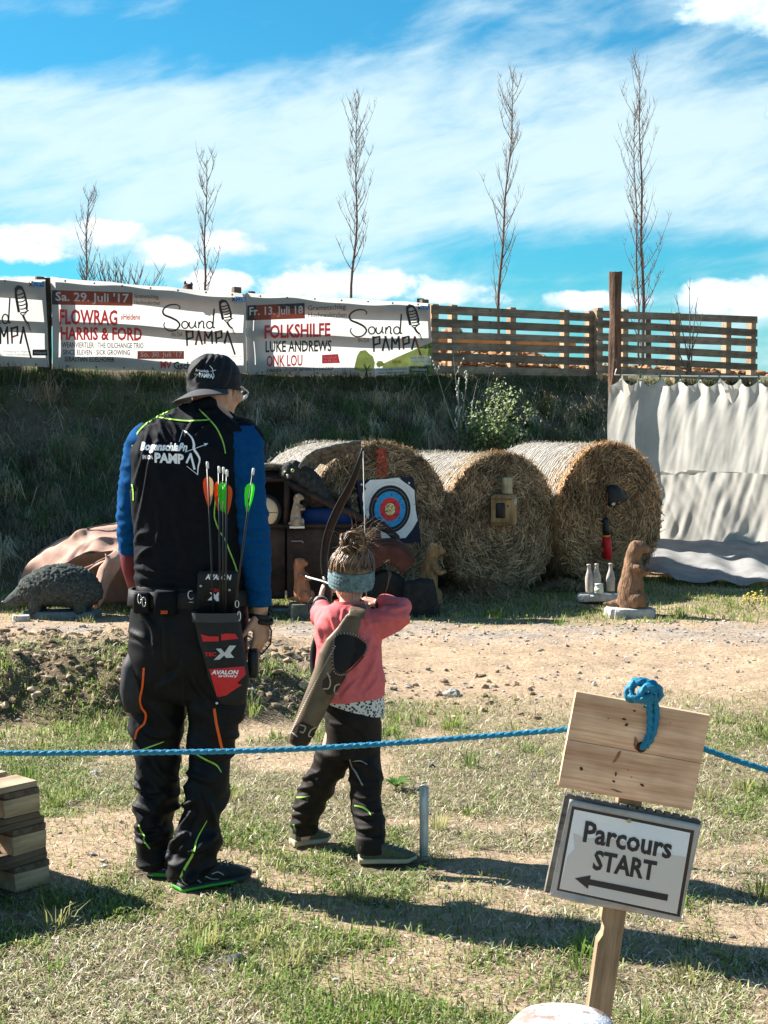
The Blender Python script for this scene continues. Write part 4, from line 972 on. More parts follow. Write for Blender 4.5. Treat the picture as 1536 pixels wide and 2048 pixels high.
# ================================================================== straw bales
def net_mat():
    m = bpy.data.materials.new('bale net wrap'); m.use_nodes = True; nt = m.node_tree; N, L = nt.nodes.new, nt.links.new
    b = nt.nodes['Principled BSDF']; b.inputs['Roughness'].default_value = .8; b.inputs['Specular IOR Level'].default_value = .2
    tc = N('ShaderNodeTexCoord'); mp = N('ShaderNodeMapping'); mp.inputs['Scale'].default_value = (1, 1, 1); L(tc.outputs['UV'], mp.inputs[0])
    a = N('ShaderNodeVertexColor'); a.layer_name = 'Col'
    n1 = N('ShaderNodeTexNoise'); n1.inputs['Scale'].default_value = 60; n1.inputs['Detail'].default_value = 6; n1.inputs['Roughness'].default_value = .7; L(tc.outputs['Object'], n1.inputs[0])
    wv = N('ShaderNodeTexWave'); wv.inputs['Scale'].default_value = 9; wv.inputs['Distortion'].default_value = 5; wv.inputs['Detail'].default_value = 3; wv.inputs['Detail Scale'].default_value = 3; L(a.outputs[0], wv.inputs[0])
    mu = N('ShaderNodeMath'); mu.operation = 'MULTIPLY'; L(n1.outputs[0], mu.inputs[0]); L(wv.outputs[0], mu.inputs[1])
    mr = N('ShaderNodeMapRange'); mr.inputs[1].default_value = .1; mr.inputs[2].default_value = .45; L(mu.outputs[0], mr.inputs[0])
    mx = N('ShaderNodeMix'); mx.data_type = 'RGBA'; mx.inputs[6].default_value = (.12, .10, .075, 1); mx.inputs[7].default_value = (.42, .40, .365, 1); L(mr.outputs[0], mx.inputs[0]); L(mx.outputs[2], b.inputs['Base Color'])
    bp = N('ShaderNodeBump'); bp.inputs['Strength'].default_value = .8; bp.inputs['Distance'].default_value = .015; L(mu.outputs[0], bp.inputs['Height']); L(bp.outputs[0], b.inputs['Normal'])
    return m
NET = net_mat(); STRAWM = M('straw core', (.085, .052, .028), .9, .45, 40, .8, 120, dist=.02)
BALES = []
def strands(pos, tan, nrm, ln, wd, col, name, parent, curl=.3):
    """bent straw blades: 3 cross-sections each"""
    n = len(pos); side = np.cross(tan, nrm); side /= np.linalg.norm(side, axis=1, keepdims=True) + 1e-9
    L = ln[:, None]; W = wd[:, None]; cu = ((RNG.random((n, 1)) - .5) * 2 * curl)
    a = pos - tan * L / 2; c = pos + tan * L / 2 + side * L * cu * .5 + nrm * L * (RNG.random((n, 1)) * .22); mid = pos + nrm * L * .08
    V = np.stack([a - side * W / 2, a + side * W / 2, mid - side * W / 2, mid + side * W / 2, c - side * W / 3, c + side * W / 3], 1).reshape(-1, 3)
    b = np.arange(n)[:, None] * 6
    o = np_mesh(name, V, [np.concatenate([b + np.array((0, 1, 3, 2)), b + np.array((2, 3, 5, 4))])], np.repeat(col, 6, 0), SM, tuple(wloc(parent)))
    o.location = (0, 0, 0); o.parent = parent; return o
def bale(label, px, Y, Rr, yaw, length, seed, tone):
    random.seed(seed); C = P(px, 832, Y); C.z = Rr - .03
    nrm = Vector((math.sin(yaw), -math.cos(yaw), 0)); lat = Vector((math.cos(yaw), math.sin(yaw), 0)); up = Vector((0, 0, 1))
    o = thing('straw_bale', label, 'straw bale', Vector((C.x, C.y, 0)), 'round straw bales before the bank')
    def rad(a, t):
        r = Rr * (1 + .018 * math.sin(2 * a + seed) + .012 * noise.noise(Vector((math.cos(a) * 3, math.sin(a) * 3, t * 2 + seed))))
        r *= 1 - .02 * (2 * t - 1) ** 4
        return r
    def pt(a, t, k=1.0, e=0.0):
        r = rad(a, t) * k; p = C - nrm * (t * length) + lat * r * math.cos(a) + up * r * math.sin(a) + nrm * e
        if p.z < .0: p.z = .0 + (p.z) * .05
        return p
    na = 96; mb = MB(); cols = []
    nt_ = 26; rs = []
    for i in range(nt_ + 1):
        rs.append([pt(2 * math.pi * j / na, i / nt_) for j in range(na)])
    mb.rings(rs, 0, caps=False)
    mb.disp(lambda v, n: .012 * noise.noise(v * 14) + .007 * noise.noise(v * 45))
    for i in range(nt_ + 1):
        for j in range(na): cols.append((i / nt_ * length * 1.2, 0.02 * math.sin(j * .3), 0))
    mb.build('net_wrap', NET, o, cols=np.array(cols))
    for tt, nm in ((0, 'straw_end'), (1, 'straw_end')):
        f = MB(); rs = []
        for i in range(26):
            k = 1 - i / 25.5; rs.append([pt(2 * math.pi * j / na, tt, k, (1 if tt == 0 else -1) * (.05 * (1 - k ** 3) + .02 * noise.noise(Vector((k * 5, j * .2, seed))) * (k > .1))) for j in range(na)])
        f.rings(rs, 0, caps=False); fb = f.build(nm, STRAWM, o)
    # straw standing off the front end, wound in a coil
    n = 11000; rr = np.sqrt(RNG.random(n)) * Rr * .995; a = RNG.random(n) * 6.283
    keep = (Rr - .03 + rr * np.sin(a)) > .01; rr, a = rr[keep], a[keep]; n = len(rr)
    l_, u_, n_ = (np.array(tuple(q)) for q in (lat, up, nrm)); c_ = np.array(tuple(C))
    e = .055 * (1 - (rr / Rr) ** 3) + .012 + .03 * RNG.random(n) ** 2
    pos = c_ + l_ * (rr * np.cos(a))[:, None] + u_ * (rr * np.sin(a))[:, None] + n_ * e[:, None]
    ta = a + math.pi / 2 + RNG.normal(0, .62, n) + .25
    tan = l_ * np.cos(ta)[:, None] + u_ * np.sin(ta)[:, None] + n_ * (RNG.normal(0, .24, n))[:, None]
    tan /= np.linalg.norm(tan, axis=1, keepdims=True)
    patch = sst(vn(rr * 7, a * 3, seed), .2, .8)[:, None]
    col = palette(n, [(.29, .20, .115), (.40, .295, .18), (.18, .12, .07), (.52, .41, .27), (.09, .06, .035)], .25) * (.75 + .5 * patch) * np.array(tone)
    s1 = strands(pos, tan, np.repeat(n_[None], n, 0), .05 + .11 * RNG.random(n), .004 + .005 * RNG.random(n), col, 'straw', o)
    # ragged rim catching the sun
    n = 2600; a = RNG.random(n) * 6.283; keep = np.sin(a) > -.75; a = a[keep]; n = len(a); t = RNG.random(n) ** 3 * .22
    rad_ = l_ * np.cos(a)[:, None] + u_ * np.sin(a)[:, None]
    pos = c_ + rad_ * (Rr * (1 + .012 * RNG.random(n)))[:, None] - n_ * (t * length)[:, None] + n_ * .02
    tg = -l_ * np.sin(a)[:, None] + u_ * np.cos(a)[:, None]
    tan = tg + rad_ * RNG.normal(.12, .3, n)[:, None] + n_ * RNG.normal(.15, .45, n)[:, None]; tan /= np.linalg.norm(tan, axis=1, keepdims=True)
    strands(pos, tan, rad_, .04 + .08 * RNG.random(n), .003 + .004 * RNG.random(n), palette(n, [(.46, .32, .16), (.56, .42, .24), (.36, .23, .11)]) * np.array(tone), 'straw_rim', o)
    # fuzz over the net
    n = 3000; a = RNG.random(n) * 3.6 - .2; t = RNG.random(n); rad_ = l_ * np.cos(a)[:, None] + u_ * np.sin(a)[:, None]
    pos = c_ + rad_ * (Rr * 1.004) - n_ * (t * length)[:, None]; tan = rad_ * .5 + RNG.normal(0, .7, (n, 3)); tan /= np.linalg.norm(tan, axis=1, keepdims=True)
    strands(pos, tan, rad_, .015 + .035 * RNG.random(n), .002 + .003 * RNG.random(n), palette(n, [(.5, .45, .36), (.58, .54, .46), (.36, .3, .2)]), 'loose_ends', o)
    BALES.append((C, nrm, lat, Rr)); return o
B1 = bale('round straw bale on the left carrying the archery target', 756, 13.1, .70, R(30), 1.2, 1, (.92, .92, .92))
B2 = bale('round straw bale in the middle with the wooden bottle target', 1000, 13.75, .648, R(37), 1.2, 2, (1.0, .95, .9))
B3 = bale('round straw bale on the right with the red hanging target', 1219, 14.45, .685, R(38), 1.1, 3, (1.2, 1.02, .85))
def on_bale(i, px, py, e=.09):
    C, n, l, r = BALES[i]; d = ray(px, py); t = ((C + n * e) - CAM).dot(n) / d.dot(n); return CAM + d * t
def loose_straw():
    n = 5200; g = RNG.random(n)
    px = np.where(g < .6, 930 + RNG.normal(0, 50, n), 1150 + RNG.normal(0, 60, n)); yy = np.where(g < .6, 13.45 + RNG.normal(0, .2, n), 14.2 + RNG.normal(0, .2, n))
    x = (px - 768) / F * yy; h = np.where(g < .6, .26 * np.exp(-((px - 940) / 45) ** 2 - ((yy - 13.65) / .25) ** 2), .07 * np.exp(-((px - 1130) / 50) ** 2)); z = terrain(x, yy) + h * RNG.random(n) ** .4 + .01
    a = RNG.random(n) * 6.283; tan = np.stack([np.cos(a), np.sin(a), RNG.normal(0, .25, n)], -1); tan /= np.linalg.norm(tan, axis=1, keepdims=True)
    e = thing('tmp', None, None, (0, 0, 0))
    o = strands(np.stack([x, yy, z], -1), tan, np.repeat(np.array([(0, 0, 1.0)]), n, 0), .06 + .12 * RNG.random(n), .004 + .006 * RNG.random(n), palette(n, [(.42, .27, .14), (.5, .36, .2), (.3, .18, .09), (.58, .45, .28)]), 'loose_straw', e)
    o.parent = None; bpy.data.objects.remove(e); tag(o, 'heap of loose straw slumped at the foot of the bales', 'straw', kind='stuff')
loose_straw()

# ================================================================== people: shared pieces
SKIN = M('skin', (.52, .29, .20), .5, .1, 25, .15, 300, spec=.35, dist=.001)
SKINC = M('fair skin', (.60, .36, .27), .5, .1, 25, spec=.35)
FAB_BLACK = M('black softshell', (.0055, .0065, .010), .8, .3, 40, .25, 420, spec=.14, dist=.002, crease=(3.2, .035, (1.6, 1.6, .8)))
FAB_TROUS = M('black trousers', (.0045, .005, .007), .62, .3, 40, .25, 380, spec=.22, dist=.002, crease=(3.6, .04, (1, 1, 1.5)))
FAB_BLUE = M('blue jersey', (.003, .062, .19), .95, .12, 60, .25, 500, spec=.1, dist=.002, crease=(6, .02, (1, 1, 2.2)))
LIME = M('lime piping', (.32, .62, .09), .6, .08); ORANGE = M('orange zip', (.85, .13, .02), .5, .05); PRINT = M('white print', (.92, .93, .94), .6, .04)
BLACKP = M('black plastic', (.012, .012, .013), .4, .1); RUBBER = M('black rubber', (.02, .02, .02), .7, .2, 60, .4, 300)

def hand(mb, w, fwd, palm, thumb, s=1.0, curl=(.5, .6, .4), spread=.05, thumb_curl=.3):
    """palm, four unequal fingers bent at the joints and a side thumb; w wrist point"""
    fwd, palm = fwd.normalized(), palm.normalized(); side = thumb - fwd * thumb.dot(fwd) - palm * thumb.dot(palm); side.normalize()
    mb.tube([w - fwd * .02 * s, w + fwd * .02 * s, w + fwd * .05 * s, w + fwd * .085 * s], [(.026 * s, .019 * s), (.032 * s, .018 * s), (.040 * s, .016 * s), (.038 * s, .013 * s)], 12, ref=side, ends=True)
    for i, L in enumerate((.072, .080, .074, .058)):
        o = (1.5 - i) * .0195 * s; p = w + fwd * (.080 - .004 * abs(i - 1.2)) * s + side * o
        d = (fwd + side * (1.5 - i) * spread).normalized(); pts = [p - d * .012 * s, p]
        for k, (fr, cu) in enumerate(zip((.45, .31, .24), curl)):
            ax = d.cross(palm).normalized(); d = Quaternion(ax, cu + random.uniform(-.06, .06) + .03 * i) @ d; pts.append(pts[-1] + d * L * fr * s)
        mb.tube(pts, [.0095 * s, .0095 * s, .0085 * s, .0078 * s, .0066 * s], 8, ends=True)
    p = w + fwd * .022 * s + side * .026 * s; d = (fwd * .75 + side * .65 + palm * .25).normalized(); pts = [p - side * .012 * s, p]
    for fr in (.034, .030, .024): pts.append(pts[-1] + d * fr * s); d = (d + palm * thumb_curl - side * thumb_curl * .6).normalized()
    mb.tube(pts, [.014 * s, .013 * s, .011 * s, .0095 * s, .0078 * s], 8, ends=True)

def wrinkle(v, amp, fx, fz, seed=0.0, p=1.6):
    q = Vector((v.x * fx + seed, v.y * fx, v.z * fz + .9 * noise.noise(Vector((v.x * 5, v.y * 5, v.z * 3 + seed)))))
    r = 1 - abs(noise.noise(q)) * 2.0
    return amp * (max(0, r) ** p - .35) + amp * .35 * noise.noise(q * 2.7)
def folds(lines, k=1.0):
    """cloth folds: each line of photo points lifts a ridge with a hollow beside it; w, h in pixels and metres"""
    segs = []
    for pts, w, h in lines:
        q = [np.array(p) for p in spline(pts, 4)]
        n = len(q) - 1
        for i in range(n): segs.append((q[i], q[i + 1], w, h * math.sin(math.pi * (.12 + .76 * (i + .5) / n))))
    A = np.array([s[0] for s in segs]); B = np.array([s[1] for s in segs]); Wd = np.array([s[2] for s in segs]); Hh = np.array([s[3] for s in segs]); D = B - A; L2 = (D ** 2).sum(1); Ln = np.sqrt(L2)
    own = []; 
    for li, (pts, w, h) in enumerate(lines): own += [li] * ((len(pts) - 1) * 4)
    own = np.array(own)
    def f(v, n):
        if n.y > .35: return 0.0
        d = v - CAM; z = d.y * CP - d.z * SP; p = np.array((768 + F * d.x / z, 1024 - F * (d.y * SP + d.z * CP) / z))
        t = np.clip(((p - A) * D).sum(1) / L2, 0, 1); r = p - (A + D * t[:, None]); dist = np.sqrt((r ** 2).sum(1)); sg = (D[:, 0] * (p - A)[:, 1] - D[:, 1] * (p - A)[:, 0]) / Ln
        sg = np.where(sg < 0, -dist, dist); u = sg / Wd; val = Hh * (np.exp(-u * u) - .55 * np.exp(-(u - 1.5) ** 2))
        best = {}
        near = np.nonzero(dist < 4 * Wd)[0]
        for i in near:
            o = own[i]
            if o not in best or dist[i] < best[o][0]: best[o] = (dist[i], val[i])
        return k * sum(b[1] for b in best.values()) * min(1.0, (.35 - n.y) / .5)
    return f
def sec(px, py, Y, hw, hd, yaw=0.0): return (P(px, py, Y), hw * Y / F, hd, yaw)
def pth(seq): return [P(x, y, Y) for x, y, Y in seq]

# ================================================================== the man
LASTSHOE = []
def shoe(parent, c, yaw, L, um, sm, accent, seed, w=.052, tall=.085, name='shoe', sole_t=.024):
    """c: ground point under the heel; yaw 0 points along +x"""
    rot = Matrix.Rotation(yaw, 3, 'Z')
    def ring(x, hw, z0, z1, n=18, ex=2.6):
        r = []
        for j in range(n):
            t = 2 * math.pi * j / n; a, b = math.cos(t), math.sin(t)
            r.append(c + rot @ Vector((x, hw * math.copysign(abs(a) ** (2 / ex), a), (z0 + z1) / 2 + (z1 - z0) / 2 * math.copysign(abs(b) ** (2 / ex), b))))
        return r
    U = MB(); X = [(-.01, .55, .012, tall * .75), (.0, .75, .01, tall * .98), (.10, .78, .01, tall * 1.08), (.24, .80, .01, tall * 1.05), (.38, .82, .01, tall * .92), (.52, .92, .01, tall * .74), (.68, 1.0, .01, tall * .60), (.83, .93, .012, tall * .50), (.94, .70, .014, tall * .40), (.995, .35, .018, tall * .30)]
    U.rings([ring(x * L, w * .92 * k, z0, z1) for x, k, z0, z1 in X]); U.disp(lambda v, n: .0015 * noise.noise(v * 60)); u = U.build(name, um, parent); u['_'] = 0; del u['_']; LASTSHOE.clear(); LASTSHOE.extend([U.bvh(), u])
    S = MB(); S.rings([ring(x * L * 1.03 - .004, w * 1.06 * k, -.002 + (.012 if x > .9 else 0), sole_t + (.006 if x > .9 or x < .05 else 0), ex=4) for x, k, _, _ in X]); S.build('sole', sm, u)
    if accent is not None:
        A = MB(); A.rings([ring(x * L * 1.035 - .004, w * 1.08 * k, .004, .017, ex=5) for x, k, _, _ in X[:7]]); A.build('sole_stripe', accent, u)
    for k in range(4):
        l = MB(); x0 = L * (.46 + .09 * k); zz = tall * (.86 - .085 * k) ; ww = w * .5
        l.tube([c + rot @ Vector((x0, -ww, zz - .012)), c + rot @ Vector((x0 + .01, 0, zz + .003)), c + rot @ Vector((x0, ww, zz - .012))], .0028, 6); l.build('lace', M('grey lace', (.2, .21, .2), .7), u)
    return u

def make_man():
    Y = 5.20
    o = thing('person', 'tall man in black vest, blue sleeves and cap watching the child archer', 'person', Vector((P(370, 832, Y).x, Y, 0)), 'people at the shooting line')
    # ---- body: one continuous surface
    b = MB()
    b.hloft([sec(380, 1290, Y, 96, .105), sec(380, 1200, Y, 100, .11), sec(380, 1100, Y, 92, .10), sec(378, 1000, Y, 96, .11), sec(382, 920, Y + .01, 102, .11), sec(388, 868, Y + .02, 100, .09), sec(398, 838, Y + .03, 72, .075), sec(412, 815, Y + .05, 38, .06), sec(424, 790, Y + .07, 32, .056)])
    b.tube(pth([(410, 840, Y + .03), (422, 812, Y + .055), (432, 770, Y + .08)]), [.066, .056, .055], 14)
    H = P(431, 772, Y + .10); yaw = R(-38); hr = Matrix.Rotation(yaw, 3, 'Z') @ Matrix.Rotation(R(-16), 3, 'X')   # face looks away, to the right and down
    h = lambda x, y, z: H + hr @ Vector((x, y, z))
    b.ell(H + hr @ Vector((0, -.01, .005)), (.073, .093, .092), hr); b.ell(h(0, .03, -.045), (.058, .065, .068), hr); b.ell(h(0, .065, -.085), (.03, .03, .028), hr)
    b.tube([h(0, .095, .012), h(0, .112, -.022), h(0, .104, -.038)], [.009, .014, .012], 8, ends=True); b.ell(h(0, .09, .022), (.05, .014, .012), hr); b.ell(h(0, .09, -.062), (.024, .012, .007), hr); b.ell(h(0, .09, -.074), (.021, .012, .007), hr)
    for s_ in (-1, 1): b.ell(h(s_ * .076, -.005, -.035), (.011, .02, .031), hr @ Matrix.Rotation(s_ * .35, 3, 'Z')); b.ell(h(s_ * .05, .06, -.02), (.022, .026, .022), hr)
    rs, re, rw = P(494, 896, Y + .0), P(511, 1075, Y - .03), P(520, 1222, Y - .02)
    b.tube([P(470, 880, Y + .02), rs, re.lerp(rs, .5), re, re.lerp(rw, .5), rw], [.055, .056, .047, .042, .038, .029], 12)
    ls, le, lw = P(290, 896, Y + .03), P(266, 1088, Y + .045), P(282, 1196, Y + .19)
    b.tube([P(310, 880, Y + .03), ls, le.lerp(ls, .5), le, le.lerp(lw, .5), lw], [.05, .048, .040, .034, .032, .028], 12)
    random.seed(5)
    hand(b, rw, Vector((.06, .04, -1)), Vector((-.72, .62, -.05)), Vector((-.6, -.6, -.1)), 1.04, (.22, .36, .30), .11, .2)
    hand(b, lw, Vector((.25, .8, -.5)), Vector((.8, -.2, -.3)), Vector((.1, .5, .8)), 1.0, (.9, .9, .6))
    for q in (((345, 1290, Y + .02), (318, 1430, Y + .05), (312, 1560, Y + .05), (312, 1735, Y + .08)), ((415, 1290, Y), (430, 1430, Y - .02), (418, 1560, Y - .03), (382, 1755, Y - .05))):
        b.tube(pth(q), [.075, .058, .042, .030], 14); 
        f = P(*q[-1]); f.z = .05; b.ell(f, (.05, .06, .045))
    body = b.fuse(.0062, 3); body.build('body', SKIN, o)
    hair = MB(); hair.ell(h(0, -.012, .004), (.0765, .0945, .092), hr); hair = hair.fuse(.005, 1)
    hair.V = [v if (hr.transposed() @ (v - H)).y < .03 and (hr.transposed() @ (v - H)).z > -.055 + .3 * max(0, (hr.transposed() @ (v - H)).y + .05) else H for v in hair.V]
    hair.F = [f for f in hair.F if all((hair.V[i] - H).length > 1e-6 for i in f)]; hair.M = [0] * len(hair.F)
    hair.build('hair', M('short grey hair', (.11, .08, .06), .7, .35, 120, .5, 300), o)
    for s_ in (-1, 1):
        e = MB(); e.ell(h(s_ * .031, .083, .006), .011, n=10, k=8); e.build('eye', M('eye white', (.7, .68, .66), .3), o)
    # ---- glasses
    g = MB()
    for s_ in (-1, 1):
        g.tube([h(s_ * .034 + .024 * math.cos(t), .108 - .006 * abs(math.cos(t) * s_ > .5), .002 + .018 * math.sin(t)) for t in np.linspace(0, 6.283, 17)], .0022, 6, caps=False)
        g.tube([h(s_ * .058, .106, .008), h(s_ * .078, .05, .010), h(s_ * .082, -.01, .002)], .0022, 6)
    g.tube([h(-.01, .108, .004), h(0, .112, .008), h(.01, .108, .004)], .002, 6)
    gl = g.build('glasses', M('pale glasses frame', (.55, .57, .6), .3), o)
    gm = bpy.data.materials.new('lens glass'); gm.use_nodes = True; pb = gm.node_tree.nodes['Principled BSDF']; pb.inputs['Transmission Weight'].default_value = 1; pb.inputs['Roughness'].default_value = .02; pb.inputs['IOR'].default_value = 1.05; pb.inputs['Base Color'].default_value = (.9, .94, .95, 1)
    for s_ in (-1, 1):
        le_ = MB(); le_.lathe(h(s_ * .034, .107, .002), [(.0005, -.0008), (.022, -.0008), (.022, .0008), (.0005, .0008)], 16, axis=hr @ Vector((0, 1, 0))); le_.build('lens', gm, gl)
    # ---- cap worn backwards
    CC = P(429, 768, Y + .095); cyaw = Matrix.Rotation(R(-30), 3, 'Z') @ Matrix.Rotation(R(-9), 3, 'X') @ Matrix.Rotation(R(-9), 3, 'Y')
    cm = MB(); nA = 110; prof = [(1.0, -.030), (1.012, .0), (.99, .028), (.92, .052), (.80, .074), (.62, .089), (.42, .097), (.2, .101), (.02, .102)]
    zz = np.linspace(0, 8, 41); prof = [(float(np.interp(t, range(9), [q[0] for q in prof])), float(np.interp(t, range(9), [q[1] for q in prof]))) for t in zz]
    cm.rings([[CC + cyaw @ Vector((.086 * k * math.cos(2 * math.pi * j / nA), .103 * k * math.sin(2 * math.pi * j / nA), z + (.012 if z < 0 else 0) * math.sin(2 * math.pi * j / nA))) for j in range(nA)] for k, z in prof], caps=True)
    cm.disp(lambda v, n: .003 * noise.noise(v * 28) + .005 * (.4 - abs(noise.noise(Vector((v.x * 16, v.y * 16, v.z * 34))))))
    cm.disp(folds([([(372, 762), (392, 740), (410, 716)], 4, .009), ([(384, 766), (404, 742), (424, 712)], 3.5, .008), ([(398, 770), (414, 750), (436, 712)], 3.5, .007), ([(380, 748), (396, 734), (404, 722)], 3, .007), ([(412, 776), (436, 752), (446, 716)], 3.5, .006), ([(440, 780), (456, 756), (460, 728)], 4, .006)]))
    CAPM = M('charcoal cap', (.010, .010, .012), .75, .2, 60, .3, 400, dist=.002); cap = cm.build('cap', CAPM, o)
    def brim(u, v):
        a = R(-90 - 68) + R(136) * u; ex = .066 * math.sin(math.pi * u) ** .55 * v
        q = Vector(((.0865 + ex) * math.cos(a), (.1035 + ex * 1.05) * math.sin(a), -.028 - .012 * 1.0 - ex * .60 - .010 * (2 * u - 1) ** 2 * v))
        q.z += -.012 * math.sin(a) * 0
        return CC + cyaw @ q
    br = MB(); br.shell(brim, 30, 8, .004); br.build('cap_brim', M('grey brim', (.055, .055, .06), .75, .15, 60, .2, 400, dist=.002), cap)
    d = Decal(); d.grp('cap_logo', True); d.text('Bogenschiaßn', 391, 737, 417, 744, 0, 3, shear=1, bold=.03, mx=2); d.text('PAMPA', 398, 745, 426, 754, 0, 3, bold=.04, mx=2); d.text('IN DA', 389, 746, 397, 750, 0, 1); d.stroke([(419, 731), (425, 738), (426, 746), (428, 752), (425, 758)], 1.3); d.stroke([(412, 745), (432, 740)], 1, per=1)
    d.lay(cm.bvh(), .003, 'cap_logo', PRINT, cap)
    # ---- sleeves (blue shirt)
    for nm, seq, rad in (('right', [(474, 878, Y + .02), (487, 893, Y + .0), (491, 960, Y - .02), (503, 1050, Y - .03), (511, 1120, Y - .03), (518, 1212, Y - .02)], [.062, .070, .065, .058, .052, .041]),
                         ('left', [(308, 874, Y + .03), (290, 892, Y + .03), (274, 960, Y + .03), (266, 1030, Y + .03), (264, 1085, Y + .05), (270, 1112, Y + .075)], [.06, .066, .060, .054, .049, .046])):
        q = [P(*s_) for s_ in seq]; mb = MB(); mb.tube([tuple(v) for v in spline([tuple(v) for v in q], 5)], list(np.interp(np.linspace(0, 5, 26), range(6), rad)), 28, ends=False)
        mb = mb.fuse(.006, 2); mb.disp(lambda v, n: wrinkle(v, .005, 9, 26, 3.0) + wrinkle(v, .003, 16, 12, 9.0))
        mb.disp(folds([([(460, 930), (490, 960), (520, 970)], 5, .008), ([(470, 1010), (500, 1030), (535, 1030)], 5, .009), ([(472, 1050), (505, 1065), (540, 1058)], 5, .010), ([(480, 1085), (505, 1090), (540, 1085)], 4, .008), ([(485, 1130), (510, 1120), (540, 1125)], 4, .007), ([(490, 1170), (515, 1180), (535, 1172)], 4, .007), ([(500, 880), (505, 940), (495, 1000)], 6, .008), ([(245, 960), (258, 970), (268, 965)], 4, .008), ([(240, 1010), (255, 1022), (266, 1016)], 4, .008), ([(240, 1050), (252, 1060), (266, 1056)], 4, .009), ([(241, 1080), (252, 1088), (264, 1086)], 3, .007)]))
        mb.build('sleeve', FAB_BLUE, o)
    ag = MB(); ag.tube(pth([(265, 1098, Y + .045), (271, 1135, Y + .09), (283, 1192, Y + .185)]), [.047, .047, .036], 18); ag.build('arm_guard', M('maroon arm guard', (.14, .012, .02), .6, .2), o)
    # ---- vest
    v = MB()
    v.hloft([sec(382, 1178, Y, 112, .128), sec(381, 1120, Y, 112, .128), sec(378, 1040, Y, 114, .130), sec(376, 960, Y + .005, 114, .136), sec(379, 905, Y + .012, 116, .130), sec(386, 868, Y + .022, 111, .115), sec(393, 846, Y + .03, 93, .098), sec(402, 828, Y + .038, 60, .080), sec(405, 817, Y + .044, 42, .068)], n=44)
    v.tube(pth([(404, 838, Y + .035), (406, 820, Y + .042), (403, 806, Y + .045)]), [(.080, .072), (.070, .064), (.068, .062)], 24, ref=(1, 0, 0))
    v.tube(pth([(476, 872, Y + .03), (494, 886, Y + .02)]), [.066, .060], 16, ends=True); v.tube(pth([(306, 868, Y + .03), (290, 886, Y + .03)]), [.055, .050], 16, ends=True)
    v = v.fuse(.006, 5)
    def vw(q, n):
        z = q.z; t = max(0, min(1, (z - 1.28) / .22)); lo = max(0, min(1, (1.12 - z) / .12))
        a = wrinkle(Vector((q.x * .9 + q.z * .35, q.y, q.z)), .011 * t + .003, 11, 3.2, 2.0); bb = wrinkle(q, .012 * lo, 4, 17, 7.0)
        return a + bb + .003 * noise.noise(q * 9)
    C1 = lambda *ps: [(220 + x * .2344, 680 + y * .2344) for x, y in ps]
    fv = folds([(C1((420, 690), (450, 780), (490, 870)), 4, .010), (C1((520, 690), (560, 760), (570, 850)), 4, .007), (C1((700, 700), (670, 760), (640, 830)), 4, .008), (C1((860, 700), (790, 760), (735, 815)), 4, .010), (C1((335, 740), (310, 880), (270, 1060), (200, 1250)), 5, .012), (C1((400, 880), (340, 1050), (290, 1350), (220, 1640)), 5, .011), (C1((230, 1720), (265, 1660), (320, 1650)), 5, .012), (C1((235, 1880), (290, 1810), (370, 1760)), 5, .013), (C1((400, 1400), (420, 1600), (380, 1800)), 6, .007), (C1((600, 1250), (560, 1500), (610, 1800)), 7, .006), (C1((230, 1950), (420, 1985), (640, 1990)), 5, .010), (C1((900, 900), (860, 1100), (880, 1300)), 6, .008), (C1((700, 640), (800, 620), (900, 600)), 4, .008), (C1((1000, 700), (1080, 760), (1150, 800)), 5, .008)])
    v.disp(vw); v.disp(fv); vest = v.build('vest', FAB_BLACK, o); vb = v.bvh()
    d = Decal(); c1 = lambda x, y: (220 + x * .2344, 680 + y * .2344)
    d.grp('piping'); 
    for pts in ([(400, 655), (520, 675), (650, 688), (760, 685), (850, 680)], [(760, 590), (800, 630), (850, 680), (905, 745), (945, 820), (970, 890), (985, 968)], [(565, 580), (480, 615), (400, 655), (310, 712), (235, 790), (182, 905)]):
        d.stroke([c1(*p) for p in pts], 2.8, taper=(.7, 1, 1, .8))
    d.stroke([c1(*p) for p in [(935, 1190), (910, 1280), (890, 1480), (905, 1560), (940, 1640), (980, 1700), (1020, 1800), (1060, 1900), (1085, 1980)]], 2.6)
    d.stroke([c1(*p) for p in [(185, 1230), (195, 1290), (197, 1370)]], 2.5)
    d.lay(vb, .004, 'piping', LIME, vest)
    d = Decal(); d.grp('back_logo', True)
    d.text('Bogenschiaßn', *c1(258, 868), *c1(655, 962), 0, 2, bold=.045, shear=3.5, dx=-1.5, mx=2); d.text('IN DA', *c1(278, 980), *c1(368, 1014), 0, 1, bold=.03, mx=2); d.text('PAMP', *c1(380, 960), *c1(630, 1046), 0, 3, bold=.05, mx=2)
    for a, b_ in (((652, 1050), (690, 968)), ((686, 965), (722, 1105))): d.stroke([c1(*a), c1(*b_)], 4.2, per=1)
    d.stroke([c1(*p) for p in [(620, 768), (662, 795), (700, 838), (716, 890), (716, 930), (745, 975), (765, 1020), (752, 1085), (748, 1150)]], 3.0, taper=(.6, 1, 1.6, 1.6, 1, .6)); d.stroke([c1(620, 775), c1(590, 868)], 1, per=1); d.stroke([c1(655, 1076), c1(748, 1150)], 1, per=1); d.stroke([c1(640, 957), c1(835, 885)], 1.2, per=1); d.poly([c1(800, 880), c1(838, 882), c1(812, 905)])
    d.lay(vb, .008, 'back_logo', PRINT, vest)
    # ---- trousers
    t = MB()
    t.hloft([sec(381, 1165, Y, 108, .122), sec(379, 1215, Y, 118, .132), sec(377, 1262, Y, 122, .138), sec(377, 1305, Y, 121, .137), sec(377, 1345, Y, 118, .128), sec(377, 1385, Y, 100, .10), sec(377, 1400, Y, 60, .06)], n=44)
